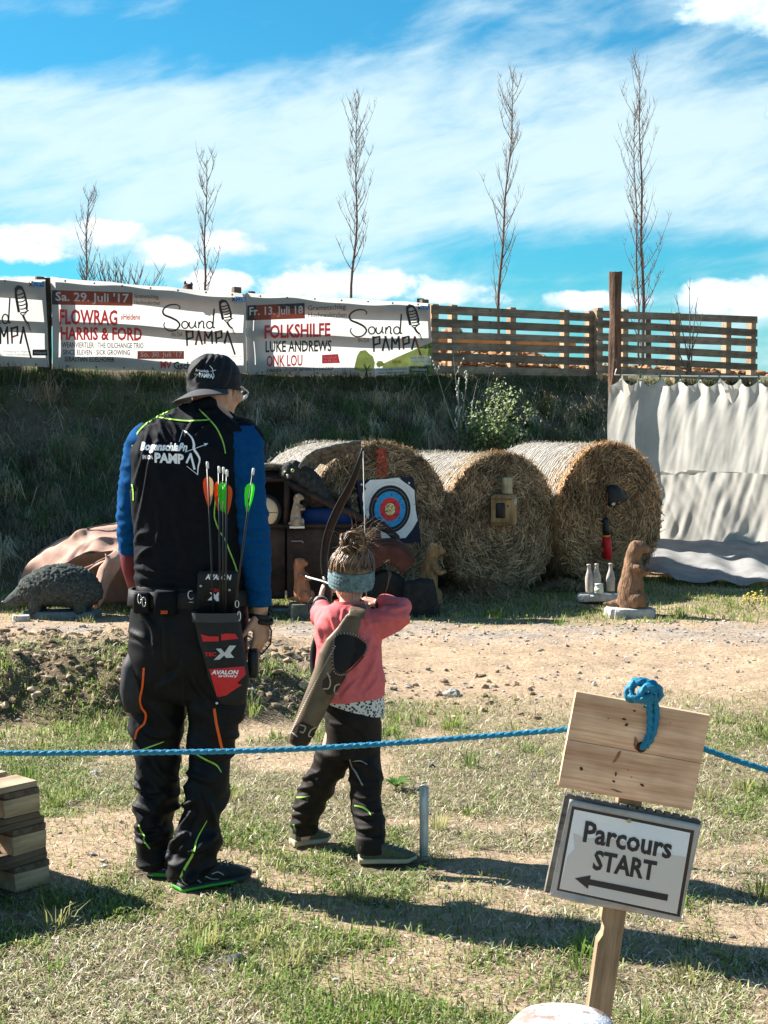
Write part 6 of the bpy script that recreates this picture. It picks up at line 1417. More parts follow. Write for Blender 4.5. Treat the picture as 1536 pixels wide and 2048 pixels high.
    hbm.rings(rs, caps=False); hbm.build('headband', KN, o)
    # ---- wrist bands
    for c_, ax, n_, r_, m_ in ((lwr - Vector((0, .03, .0)), (lwr - lel).normalized(), 4, .026, M('dark bracelet', (.03, .03, .035), .5, .3)), (rwr.lerp(rel, .2), (rwr - rel).normalized(), 1, .027, BLACKP)):
        q = ax.orthogonal().normalized(); q2 = ax.cross(q)
        for k in range(n_):
            w = MB(); cc = c_ - ax * .013 * k; tilt_ = .12 * math.sin(k * 2.0)
            w.tube([cc + q * (r_ + .001 * k) * math.cos(a) + q2 * (r_ + .001 * k) * math.sin(a) + ax * tilt_ * r_ * math.cos(a) for a in np.linspace(0, 6.283, 21)], .0035 if n_ > 1 else (.014, .004), 8, caps=False, ref=None if n_ > 1 else ax); w.build('bracelet' if n_ > 1 else 'wrist_band', m_ if k != 1 else M('pale bracelet', (.5, .5, .52), .4), o)
    gl = MB(); gl.tube([lwr - Vector((-.004, .05, .010)), lel.lerp(lwr, .15) + Vector((-.012, -.01, -.012))], [(.034, .030), (.042, .038)], 14, ref=(1, 0, 0)); gl.build('arm_guard', M('black leather', (.015, .014, .014), .5, .2), o)
    return o, sb, lwr, rwr
CHILD, SWB, LWR, RWR = make_child()

def make_back_quiver():
    Yq = 5.475; s_ = Yq / F
    o = thing('back_quiver', 'tan leather back quiver with dark opening across the pink sweater', 'quiver', P(590, 1495, Yq))
    A = np.array((714, 1222.)); B = np.array((592, 1492.)); ax2 = (B - A) / np.linalg.norm(B - A); pr2 = np.array((-ax2[1], ax2[0]))
    TAN = M('tan leather', (.11, .072, .042), .5, .25, 9, .06, 60, spec=.4, col2=(.22, .16, .10)); DK = M('dark brown leather', (.045, .028, .02), .55, .3, 30, .3, 200); BLK = M('black lining', (.008, .008, .009), .6)
    ax = (P(*B, Yq) - P(*A, Yq)).normalized(); wd = P(*(A + pr2), Yq) - P(*A, Yq); wd = (wd - ax * wd.dot(ax)).normalized(); nn = ax.cross(wd); nn = nn if nn.y < 0 else -nn
    L = (P(*B, Yq) - P(*A, Yq)).length
    secs = [(0, .016, .006), (.06, .034, .010), (.16, .045, .014), (.26, .066, .022), (.36, .070, .03), (.46, .062, .034), (.60, .056, .035), (.80, .050, .034), (.94, .046, .032), (1.0, .038, .024)]
    q = MB(); q.tube([P(*A, Yq + .018) + ax * L * t + nn * (-.012 * (1 - t)) for t, _, _ in secs], [(w * .9, d) for _, w, d in secs], 28, ref=wd)
    # the strap passes over the shoulder; the tube is oval, wide across the back
    q = q.fuse(.004, 2); qb = q.build('quiver_body', TAN, o); bv = q.bvh()
    c3 = lambda x, y: (540 + x * .2214, 1020 + y * .2214)
    d = Decal(); d.poly(spline([c3(*p) for p in [(600, 1130), (700, 1128), (800, 1160), (868, 1215), (850, 1290), (790, 1360), (720, 1430), (650, 1470), (590, 1440), (575, 1330), (585, 1220)]], 4, True)); d.lay(bv, .004, 'opening', BLK, qb)
    d = Decal(); d.poly([c3(*p) for p in [(580, 1440), (620, 1470), (690, 1450), (680, 1520), (600, 1640), (560, 1670), (520, 1670), (470, 1600), (480, 1540)]]); d.poly([c3(*p) for p in [(250, 1925), (300, 1910), (420, 1970), (400, 2040), (330, 2120), (250, 2140), (180, 2090), (190, 2000)]]); d.lay(bv, .003, 'leather_patch', DK, qb)
    d = Decal()
    for pts in ([(520, 1470), (545, 1550), (530, 1610), (480, 1615)], [(640, 1570), (590, 1590), (585, 1650), (620, 1660)], [(270, 1940), (320, 1960), (300, 2010), (270, 2000)], [(420, 1960), (370, 1990), (350, 2040), (380, 2050)], [(510, 1470), (545, 1510)], [(200, 2010), (250, 2050)]): d.stroke([c3(*p) for p in pts], 2.6)
    d.lay(bv, .005, 'scroll_trim', M('beige trim', (.5, .42, .3), .6), qb)
    d = Decal(); loop = spline([c3(*p) for p in [(590, 1140), (700, 1110), (800, 1140), (880, 1210), (865, 1290), (800, 1375), (725, 1450), (650, 1490), (580, 1460), (560, 1330), (570, 1220)]], 8, True)
    d.stroke(loop, 2.2, closed=True, per=1); d.lay(bv, .005, 'edge_binding', DK, qb)
    d = Decal(); d.grp('stitching', True)
    for p in loop[::2]: d.rect((p[0] - 1, p[1] - 1), (p[0] + 1.1, p[1] - 1), (p[0] + 1.1, p[1] + 1), (p[0] - 1, p[1] + 1), 0, 1, 1)
    e0, e1 = np.array(c3(570, 1230)), np.array(c3(170, 2010))
    for k in range(44):
        p = e0 + (e1 - e0) * k / 43; p = p + np.array((-.5 * math.sin(k / 43 * 3.1) * 6 + 4, 0)); d.rect((p[0] - 1.4, p[1]), (p[0] + 1.2, p[1] - 1.5), (p[0] + 1.2, p[1] + .8), (p[0] - 1.4, p[1] + 2.2), 0, 1, 1)
    d.lay(bv, .007, 'stitching', M('pale lacing', (.55, .5, .42), .7), qb)
    st = MB(); pts = [P(712, 1236, Yq + .01), P(716, 1219, Yq + .035), P(719, 1209, Yq + .10), P(722, 1212, Yq + .17), P(722, 1240, Yq + .21)]; st.tube([tuple(v) for v in spline([tuple(p) for p in pts], 5)], (.030, .003), 12, ref=(1, 0, 0)); st.build('strap', TAN, o)
make_back_quiver()

def make_bow():
    g = P(655, 1178, 5.985)
    o = thing('recurve_bow', 'dark recurve bow held out at full draw by the child', 'bow', g)
    tipU = P(726, 896, 5.90); W = M('dark limb wood', (.008, .006, .006), .4, .3, 20, spec=.35, stretch=(1, 1, .2)); RI = M('riser', (.02, .02, .021), .4, .2)
    up = [(655, 1178, 5.985), (651, 1150, 5.985), (648, 1120, 5.985), (652, 1085, 5.982), (662, 1050, 5.972), (680, 1010, 5.955), (699, 975, 5.93), (713, 942, 5.905), (720, 918, 5.895), (726, 896, 5.90)]
    rad = [(.013, .011), (.016, .012), (.015, .010), (.016, .0065), (.017, .006), (.017, .0055), (.015, .005), (.012, .0045), (.008, .004), (.005, .004)]
    r = MB(); r.tube([P(652, 1152, 5.985), P(655, 1172, 5.983), P(657, 1190, 5.983), P(656, 1212, 5.985), P(650, 1230, 5.985)], [(.017, .012), (.013, .014), (.014, .016), (.014, .016), (.017, .012)], 12, ref=(1, 0, 0)); r.build('riser', RI, o)
    lm = MB(); pts = pth(up[1:]); lm.tube([tuple(v) for v in spline([tuple(p) for p in pts], 5)], [(float(np.interp(i / 40, np.linspace(0, 1, 9), [q[0] for q in rad[1:]])), float(np.interp(i / 40, np.linspace(0, 1, 9), [q[1] for q in rad[1:]]))) for i in range(41)], 10, ref=(1, .1, .2)); lm.build('limb', W, o)
    lo = [(650, 1230, 5.985), (642, 1262, 5.975), (632, 1296, 5.955), (630, 1330, 5.93), (634, 1362, 5.90), (646, 1396, 5.875), (652, 1416, 5.88)]
    l2 = MB(); pts = pth(lo); l2.tube([tuple(v) for v in spline([tuple(p) for p in pts], 5)], [(float(np.interp(i / 30, np.linspace(0, 1, 7), [.017, .020, .021, .02, .016, .009, .005])), .0055) for i in range(31)], 10, ref=(1, .1, .2)); l2.build('limb', W, o)
    nk = RWR + Vector((-.045, .0, .01)); s = MB(); s.tube([P(726, 897, 5.90), nk], .0016, 6); s.tube([nk, P(652, 1415, 5.88)], .0016, 6); s.build('bowstring', M('pale string', (.45, .43, .38), .6), o)
    r2 = MB(); r2.tube(pth([(624, 1196, 5.96), (617, 1206, 5.96), (618, 1220, 5.955), (628, 1226, 5.95)]), .004, 8, ends=True); r2.tube(pth([(629, 1248, 5.95), (633, 1258, 5.94), (641, 1247, 5.93)]), .003, 8, ends=True); r2.build('cord_loop', BLACKP, o)
    a = thing('arrow', 'pale arrow laid on the bow rest beside the headband', 'arrow', P(616, 1155, 6.2)); e0, e1 = P(615, 1154, 6.10), nk
    sh = MB(); sh.tube([e0, P(648, 1163, 5.98), e1], .0034, 8); sh.build('shaft', M('pale shaft', (.66, .62, .54), .5), a)
    hd = MB(); d_ = (e0 - P(648, 1163, 5.98)).normalized(); hd.tube([e0, e0 + d_ * .012, e0 + d_ * .022], [.0045, .004, .001], 8); hd.build('point', M('steel', (.6, .6, .6), .3, metal=1.), a)
make_bow()

# ================================================================== onlooker whose hat shows at the bottom edge
def make_onlooker():
    Y = 2.42; c = P(1126, 2100, Y); o = thing('person', 'onlooker seen only as the crown of a pale patterned sun hat', 'person', Vector((c.x, Y, 0)))
    b = MB(); H = c + Vector((0, 0, .0)); H.z = .525
    b.ell(H, (.07, .085, .10)); b.tube([H - Vector((0, 0, .08)), H - Vector((0, 0, .15))], .042, 12)
    b.hloft([(Vector((c.x, Y, .05)), .13, .10), (Vector((c.x, Y, .2)), .11, .085), (Vector((c.x, Y, .36)), .13, .085), (Vector((c.x, Y, .42)), .09, .06)])
    for s_ in (-1, 1):
        b.tube([Vector((c.x + s_ * .11, Y, .39)), Vector((c.x + s_ * .17, Y + .08, .24)), Vector((c.x + s_ * .07, Y + .22, .16))], [.036, .03, .022], 10, ends=True)
        b.tube([Vector((c.x + s_ * .08, Y, .07)), Vector((c.x + s_ * .24, Y + .22, .09)), Vector((c.x - s_ * .05, Y + .30, .05))], [.06, .05, .032], 12, ends=True)
        hand(b, Vector((c.x + s_ * .07, Y + .22, .16)), Vector((-s_ * .5, .8, -.3)), Vector((0, -.2, -1)), Vector((-s_, -.3, .1)), .62, (.5, .6, .4))
    b = b.fuse(.006, 3); b.build('body', SKINC, o)
    t = MB(); t.hloft([(Vector((c.x, Y, .03)), .145, .12), (Vector((c.x, Y, .2)), .125, .10), (Vector((c.x, Y, .36)), .14, .10), (Vector((c.x, Y, .425)), .08, .06)]); t.build('shirt', M('grey shirt', (.3, .32, .35), .8), o)
    top = P(1126, 2024, Y).z; pr = [(.16, -.13), (.125, -.115), (.098, -.10), (.096, -.06), (.090, -.032), (.076, -.014), (.05, -.004), (.02, .0), (.001, .0)]
    hm = MB(); hm.lathe(Vector((c.x, Y, top)), pr, 40); hm.disp(lambda v, n: .003 * noise.noise(v * 18))
    m = M('tie dye cotton', (.62, .63, .66), .8, .1, 14, .3, 200, col2=(.72, .72, .74)); nt = m.node_tree
    n2 = nt.nodes.new('ShaderNodeTexNoise'); n2.inputs['Scale'].default_value = 26; n2.inputs['Detail'].default_value = 4; tc = nt.nodes.new('ShaderNodeTexCoord'); nt.links.new(tc.outputs['Object'], n2.inputs[0])
    rp = nt.nodes.new('ShaderNodeValToRGB'); el = rp.color_ramp.elements; el[0].position = .40; el[0].color = (.30, .20, .17, 1); el[1].position = .46; el[1].color = (.52, .53, .56, 1); e = el.new(.57); e.color = (.62, .62, .64, 1); e = el.new(.63); e.color = (.42, .48, .58, 1)
    nt.links.new(n2.outputs[0], rp.inputs[0]); nt.links.new(rp.outputs[0], nt.nodes['Principled BSDF'].inputs['Base Color']); hm.build('sun_hat', m, o)
make_onlooker()

# ================================================================== sign, rope and pallets in the foreground
def make_sign():
    Ys = 3.36; s_ = Ys / F; a = R(10.3); ux = Vector((math.cos(a), 0, -math.sin(a))); uz = Vector((math.sin(a), 0, math.cos(a))); uy = Vector((0, 1, 0))
    b0 = P(1262, 1610, Ys + .03); base = G(1262 - (2285 - 1610) * .13, 2285); base = Vector((base.x, Ys + .03, 0))
    o = thing('signpost', 'leaning signpost with blank wooden boards above the Parcours START sheet', 'sign', base)
    PINE = wood('pine board', (.60, .335, .19), (.90, .61, .40), 'X', 7, .6); POST = wood('weathered post', (.22, .155, .09), (.36, .265, .16), 'Z', 9, .75, False)
    def part(mb, name, mat, org, ang, sm=False, par=o):
        ob = mb.build(name, mat, None, sm, origin=org); ob.data.transform(Matrix.Rotation(-ang, 4, 'Y')); ob.rotation_euler = (0, ang, 0); ob.location = Vector(org) - wloc(par); ob.parent = par; return ob
    C1 = P(1276, 1453, Ys); C2 = C1 - uz * 99.2 * s_
    for C, hw, hh in ((C1, 137.5, 49.3), (C2, 137.5, 49.3)):
        q = C.copy(); mb = MB()
        mb.V = []; r = MB(); r.ebox(q, ux * hw * s_, uy * .010, uz * hh * s_); bm = bmesh.new(); me = r.tmpmesh(); bm.from_mesh(me); bmesh.ops.bevel(bm, geom=bm.edges[:], offset=.0018, segments=2, affect='EDGES', profile=.6); mb.V = [v.co.copy() for v in bm.verts]; bm.verts.index_update(); mb.F = [tuple(v.index for v in f.verts) for f in bm.faces]; mb.M = [0] * len(mb.F); bm.free(); bpy.data.meshes.remove(me)
        part(mb, 'board', PINE, q, a)
    bvb = MB()
    for C in (C1, C2): bvb.ebox(C, ux * 137.5 * s_, uy * .010, uz * 49.3 * s_)
    bvb = bvb.bvh(); T = lambda x, y: (1060 + x * .3505, 1330 + y * .3506); d = Decal()
    for x, y, a_, b_, an in ((596, 262, 9, 5, .2), (537, 309, 13, 6, .2), (551, 341, 8, 12, 1.0), (655, 238, 8, 6, 0), (717, 386, 7, 4, .2), (447, 305, 5, 3, 0), (293, 592, 12, 9, 1.1), (478, 664, 9, 6, .5), (490, 622, 5, 14, .1), (578, 640, 5, 3, 0), (640, 685, 13, 7, .6), (560, 600, 4, 3, 0), (800, 330, 4, 3, 0)):
        d.poly([(T(x, y)[0] + .35 * (a_ * math.cos(t) * math.cos(an) - b_ * math.sin(t) * math.sin(an)), T(x, y)[1] + .35 * (a_ * math.cos(t) * math.sin(an) + b_ * math.sin(t) * math.cos(an))) for t in np.linspace(0, 6.283, 11)[:-1]])
    d.lay(bvb, .0012, 'knot', M('wood knot', (.10, .04, .02), .7, .4, 80), o)
    d = Decal()
    d.poly([T(*p) for p in [(590, 455), (598, 405), (610, 420), (640, 490), (632, 505), (600, 480)]]); d.poly([T(*p) for p in [(455, 705), (480, 708), (530, 728), (500, 726)]]); d.poly([T(*p) for p in [(470, 560), (500, 500), (520, 488), (512, 520), (490, 550)]])
    d.lay(bvb, .0011, 'knot', M('resin streak', (.30, .14, .06), .6, .4, 60), o)
    # post with a notch on its left edge
    pd = (P(1280, 1440, Ys + .032) - base).normalized(); pa = math.atan2(pd.x, pd.z); px_ = Vector((math.cos(pa), 0, -math.sin(pa))); Lp = (P(1280, 1420, Ys + .032) - base).length; pm = MB(); rs = []
    for k in range(60):
        t = -.12 + (Lp + .12) * k / 59; zc = t; lx = -.0265
        d_ = (t - .455) / .022
        if abs(d_) < 1: lx += .010 * math.sqrt(1 - d_ * d_)
        c = base + pd * t; rs.append([c + px_ * lx + uy * -.020, c + px_ * .0265 + uy * -.020, c + px_ * .0265 + uy * .020, c + px_ * lx + uy * .020])
    pm.rings(rs); part(pm, 'post', POST, base, pa)
    # grey grooved backing boards and laminated sheet
    cs = P(1250, 1720, Ys - .004); a2 = R(11.2); ux2 = Vector((math.cos(a2), 0, -math.sin(a2))); uz2 = Vector((math.sin(a2), 0, math.cos(a2)))
    gb = MB(); gb.ebox(cs + ux2 * -5 * s_ + uz2 * 4 * s_ + uy * .012, ux2 * 141 * s_, uy * .009, uz2 * 102 * s_); part(gb, 'backing_board', wood('grey board', (.10, .09, .08), (.22, .20, .17), 'X', 9, .85, False), cs, a2)
    for k in range(15):
        gr = MB(); gr.ebox(cs + ux2 * (-136 + 18.5 * k) * s_ + uz2 * 107.5 * s_ + uy * .012, ux2 * 6.5 * s_, uy * .0085, uz2 * 3.0 * s_); part(gr, 'board_rib', wood('grey board', (0, 0, 0), (0, 0, 0)), cs, a2)
    def lam(u, v): 
        p = cs + ux2 * (u - .5) * 272 * s_ + uz2 * (.5 - v) * 204 * s_ - uy * (.004 + .0035 * math.sin(u * 7 + v * 5) * abs(2 * v - 1) ** 2 + .002 * math.sin(u * 3)); return p + uy * (-.006 * max(0, v - .93) * 8 * math.sin(u * 9))
    lm = MB(); lm.shell(lam, 40, 30, .0012); sheet = lm.build('laminated_sheet', M('clear laminate', (.36, .355, .33), .18, .2, 14, .15, 30, spec=.6, col2=(.50, .49, .46)), o)
    bv = lm.bvh(); d = Decal(); T = lambda x, y: (1060 + x * .3505, 1330 + y * .3506)
    d.rect(T(240, 805), T(938, 945), T(855, 1438), T(153, 1285), 0, 14, 10); d.lay(bv, .0006, 'printed_panel', M('sign frame', (.035, .022, .02), .25, .2, spec=.6), sheet)
    d = Decal(); d.rect(T(253, 824), T(915, 958), T(838, 1420), T(168, 1276), 0, 14, 10)
    PAP = M('sign paper', (.80, .85, .87), .2, .02, 3, spec=.6); d.lay(bv, .0014, 'printed_panel', PAP, sheet)
    d = Decal(); blot = spline([T(*p) for p in [(246, 960), (280, 970), (320, 990), (420, 985), (520, 1000), (640, 1050), (760, 1080), (890, 1095), (838, 1418), (170, 1275), (215, 1090), (255, 1050)]], 1, True)
    d.poly(blot); d.lay(bv, .0019, 'water_stain', M('stained paper', (.64, .62, .58), .25, .03, 8, spec=.6), sheet)
    INKS = M('sign ink', (.012, .014, .022), .3, .1, spec=.6); d = Decal()
    d.text('Parcours', *T(318, 888), *T(820, 1010), 0, 35.0, bold=.028, dx=-6.5); d.text('START', *T(372, 1053), *T(728, 1168), 0, 23.5, bold=.034, dx=-6.5)
    d.poly([T(256, 1217), T(347, 1200), T(343, 1222), T(789, 1310), T(783, 1347), T(335, 1255), T(330, 1278)]); d.lay(bv, .0028, 'printed_mark', INKS, sheet)
    nl = MB(); nl.lathe(P(1258, 1641, Ys - .012), [(.001, 0), (.0055, 0), (.005, .003), (.001, .0035)], 12, axis=(0, -1, 0)); nl.build('nail', M('brass tack', (.45, .38, .2), .4, metal=.6), o)
    # ---- rope with its knot over the board
    rm = M('blue rope', (.004, .19, .33), .55, .15, 30, .9, 220, spec=.4, stretch=(1, 1, 1), dist=.003)
    rp = thing('rope', 'blue rope stretched across and knotted over the sign board', 'rope', P(1285, 1385, Ys))
    def rope(pts, r=.0062, nm='strand'):
        pts = [Vector(p) for p in spline([tuple(q) for q in pts], 14)]; mb = MB(); n = 14; rs = []; a_ = None; dist = 0
        for i, p in enumerate(pts):
            t = (pts[min(i + 1, len(pts) - 1)] - pts[max(i - 1, 0)]).normalized(); q = Vector((0, 0, 1)) if abs(t.z) < .9 else Vector((1, 0, 0))
            a_ = (q - t * q.dot(t)) if a_ is None else (a_ - t * a_.dot(t)); a_.normalize(); b_ = t.cross(a_); dist += (p - pts[i - 1]).length if i else 0
            rs.append([p + (a_ * math.cos(2 * math.pi * k / n) + b_ * math.sin(2 * math.pi * k / n)) * r * (1 + .17 * math.cos(3 * 2 * math.pi * k / n + dist * 330)) for k in range(n)])
        mb.rings(rs); mb.build(nm, rm, rp)
    lp = [P(-1500, 1470, 3.42), P(-420, 1498, 3.42), P(0, 1506, 3.42), P(160, 1506, 3.42), P(300, 1505, 3.42), P(550, 1500, 3.42), P(780, 1487, 3.415), P(1000, 1470, 3.41), P(1133, 1459, 3.405), P(1230, 1452, 3.40)]
    fine = []
    for i in range(len(lp) - 1):
        for k in range(4): fine.append(lp[i].lerp(lp[i + 1], k / 4))
    sp = [Vector(v) for v in spline([tuple(p) for p in lp], 5)]; rope(sp, .0059)
    rope([P(1330, 1470, 3.40), P(1408, 1498, 3.40), P(1470, 1520, 3.39), P(1536, 1541, 3.38), P(1750, 1610, 3.36), P(3000, 2010, 3.3)], .0062)
    kd = Ys - .022; r0 = .0086
    rope([P(1290, 1400, kd + .035), P(1262, 1398, kd + .01), P(1256, 1382, kd), P(1272, 1366, kd), P(1300, 1366, kd), P(1318, 1380, kd + .002), P(1316, 1396, kd + .01), P(1296, 1402, kd - .008), P(1282, 1388, kd - .016), P(1296, 1374, kd - .018), P(1314, 1384, kd - .018)], r0, 'knot')
    rope([P(1296, 1374, kd + .012), P(1278, 1362, kd + .014), P(1262, 1372, kd + .006), P(1264, 1392, kd - .008), P(1282, 1398, kd - .016), P(1306, 1390, kd - .018)], r0, 'knot')
    rope([P(1300, 1388, kd - .012), P(1299, 1410, kd - .004), P(1301, 1440, kd + .002), P(1299, 1468, kd + .003), P(1289, 1490, kd + .006), P(1285, 1497, kd + .02)], .0075, 'loop')
    rope([P(1308, 1386, kd - .01), P(1312, 1412, kd - .002), P(1312, 1442, kd + .001), P(1304, 1474, kd + .004), P(1291, 1494, kd + .008)], .0068, 'loop')
    hl = MB(); hl.lathe(P(1283, 1494, Ys - .0105), [(.0005, 0), (.012, 0), (.012, .0006), (.0005, .0008)], 16, axis=(0, -1, 0)); hl.build('rope_hole', M('dark hole', (.05, .025, .012), .9), o)
make_sign()

def make_pallets():
    PW = [wood('pallet wood a', (.36, .235, .135), (.56, .40, .25), 'X', 7, .75), wood('pallet wood b', (.26, .185, .12), (.44, .33, .22), 'X', 7, .8), wood('pallet dark board', (.09, .058, .038), (.19, .13, .09), 'X', 7, .8)]
    cx, cy, yaw = G(99, 1776).x, G(99, 1776).y, R(50)
    for lv in range(3):
        yw = yaw + (0, .03, -.025)[lv]; rot = Matrix.Rotation(yw, 3, 'Z'); z0 = .128 * lv + th(cx - .3, cy) - .012; shx = (0, -.008, -.035)[lv]
        Q = lambda x, y, z: Vector((cx, cy, z0)) + rot @ Vector((x - 1.2 + shx, y, z))
        o = thing('pallet', ('bottom wooden pallet of the stack, standing in the grass', 'middle wooden pallet of the stack with a knotted block', 'topmost wooden pallet of the stack with sunlit deck')[lv], 'pallet', Vector((cx, cy, z0)), 'stacked wooden pallets')
        def board(x, y, z, sx, sy, sz, nm, mt):
            mb = MB(); r = MB(); r.box((0, 0, 0), (sx, sy, sz), jit=.0025); me = r.tmpmesh(); bm = bmesh.new(); bm.from_mesh(me); bmesh.ops.bevel(bm, geom=bm.edges[:], offset=.002, segments=1, affect='EDGES')
            bm.verts.index_update(); mb.V = [v.co.copy() for v in bm.verts]; mb.F = [tuple(v.index for v in f.verts) for f in bm.faces]; mb.M = [0] * len(mb.F); bm.free(); bpy.data.meshes.remove(me)
            lng = sy > sx; ob = mb.build(nm, mt, None, False, origin=(0, 0, 0)); 
            if lng: ob.data.transform(Matrix.Rotation(-math.pi / 2, 4, 'Z'))
            ob.rotation_euler = (0, 0, yw + (math.pi / 2 if lng else 0)); ob.location = Q(x, y, z) - wloc(o); ob.parent = o
        for x in (.07, .6, 1.13):
            for y in (.05, .4, .75): board(x, y, .053, .140, .098, .062, 'block', PW[0] if y < .1 else PW[1])
        for y in (.05, .4, .75): board(.6, y, .0115, 1.2, .1, .021, 'bottom_board', PW[2])
        for x in (.07, .6, 1.13): board(x, .4, .0955, .14, .8, .021, 'stringer', PW[2])
        for y in (.07, .235, .4, .565, .73): board(.6, y, .1172, 1.2, .12 if y != .235 else .1, .021, 'deck_board', PW[1] if lv == 2 else PW[2])
make_pallets()
stk = MB(); a = P(848, 1574, 5.50); b = G(848, 1712); 
stk.tube([b - Vector((0, 0, .1)), b.lerp(a, .5), a], [.016, .0165, .017], 10); stk.disp(lambda v, n: .0012 * noise.noise(Vector((v.x * 80, v.y * 80, v.z * 8))))
tag(stk.build('ground_stake', wood('grey stake', (.42, .40, .36), (.72, .69, .63), 'Z', 14, .8, False), None), 'short weathered stake driven into the ground beside the child', 'stake')

# ================================================================== targets on the bales
def make_target():
    C, n, l, r = BALES[0]; up = Vector((0, 0, 1)); off = .125
    o = thing('archery_target', 'white target face with black, blue, red and yellow rings on a dark mat', 'archery target', on_bale(0, 780, 1018, off))
    q = [on_bale(0, x, y, off) for x, y in ((714, 962), (827, 955), (842, 1084), (732, 1092))]
    mb = MB(); mb.V = [p + n * k for k in (0, -.06) for p in q]; mb.F = [(0, 1, 2, 3), (7, 6, 5, 4), (0, 4, 5, 1), (1, 5, 6, 2), (2, 6, 7, 3), (3, 7, 4, 0)]; mb.M = [0] * 6; mb.build('foam_mat', M('navy foam', (.012, .016, .035), .8, .3, 30, .4, 90), o, False)
    cr = [(880, 500), (900, 480), (925, 460), (1030, 455), (1140, 442), (1175, 470), (1225, 505), (1262, 540), (1268, 600), (1272, 690), (1286, 770), (1250, 840), (1195, 905), (1120, 912), (1035, 924), (1008, 900), (1000, 850), (960, 840), (905, 760), (880, 720), (868, 680), (872, 640), (860, 610), (866, 560), (892, 530)]
    pts = [on_bale(0, 500 + x / 3.84, 840 + y / 3.84, off + .006) for x, y in cr]
    c = on_bale(0, 779.5, 1018.4, off + .006)
    pm = MB(); rr = [[c.lerp(p, k) + n * (.004 * math.sin(i * 2.1) * k ** 3) for i, p in enumerate(pts)] for k in (1, .8, .55, .3, .02)]; pm.rings(rr, caps=False)
    PAPER = M('target paper', (.72, .74, .74), .8, .07, 9); pm.build('paper_face', PAPER, o)
    def ring(r0, r1, e, mat, nm):
        m = MB(); cc = c + n * e; N = 48; m.rings([[cc + l * (k * math.cos(2 * math.pi * j / N)) + up * (k * math.sin(2 * math.pi * j / N)) for j in range(N)] for k in (r0, r1)], caps=False); m.build(nm, mat, o)
    BLK = M('target black', (.02, .022, .025), .8, .2, 20)
    ring(.152, .203, .004, BLK, 'black_ring'); ring(.0995, .1525, .005, M('target blue', (.03, .30, .62), .8, .12, 30), 'blue_ring'); ring(.051, .100, .006, M('target red', (.66, .05, .05), .8, .12, 30), 'red_ring'); ring(.001, .0515, .007, M('target yellow', (.78, .66, .30), .8, .12, 30), 'yellow_centre')
    ring(.176, .1785, .005, M('ring line', (.35, .35, .35), .8), 'ring_line'); ring(.228, .2295, .003, M('ring line', (.35, .35, .35), .8), 'ring_line'); ring(.024, .0255, .008, BLK, 'ring_line')
    random.seed(9); hm = MB()
    for i in range(75):
        a, rr_ = random.random() * 6.283, abs(random.gauss(0, .12)) + .01; p = c + l * (rr_ * math.cos(a)) + up * (rr_ * math.sin(a)) + n * .009; hm.ell(p, (.0045, .003, .0045), n=6, k=3)
    h = hm.build('arrow_holes', M('hole dark', (.03, .025, .02), .9), o); tag(h, kind='stuff')
    for x, y in ((723, 969), (818, 966)):
        b = MB(); b.ell(on_bale(0, x, y, off + .004), (.010, .006, .010), n=10, k=6); b.build('pin', M('white pin', (.8, .8, .8), .5), o)
    a = thing('arrow', 'small dark arrow with an orange tail stuck in the target face', 'arrow', on_bale(0, 763, 992, off)); e0 = on_bale(0, 752, 993, off + .0); e1 = e0 + n * .30 + l * (-.17) + up * .0
    s_ = MB(); s_.tube([e0, e1], .004, 6); s_.build('shaft', M('carbon shaft', (.018, .02, .02)), a); f = MB(); d_ = (e1 - e0).normalized(); f.tube([e1 - d_ * .05, e1 - d_ * .03, e1 - d_ * .005], [.004, .012, .006], 6); f.build('feather', M('feather orange', (.85, .14, .03)), a)
make_target()
def red_paint():
    C, n, l, r = BALES[0]; k = 420; a0, a1 = on_bale(0, 763, 900, .075), on_bale(0, 763, 952, .085); t = RNG.random(k)
    pos = np.array([tuple(a0.lerp(a1, float(q))) for q in t]) + np.array(tuple(l)) * RNG.normal(0, .015, k)[:, None]
    tan = np.array(tuple(l)) * RNG.normal(.5, .5, (k, 1)) + np.array((0, 0, 1.0)) * RNG.normal(0, .5, (k, 1)); tan /= np.linalg.norm(tan, axis=1, keepdims=True)
    strands(pos, tan, np.repeat(np.array([tuple(n)]), k, 0), .03 + .05 * RNG.random(k), .005 + .004 * RNG.random(k), palette(k, [(.42, .06, .03), (.5, .12, .06), (.3, .05, .03)]), 'red_paint_mark', B1)
red_paint()

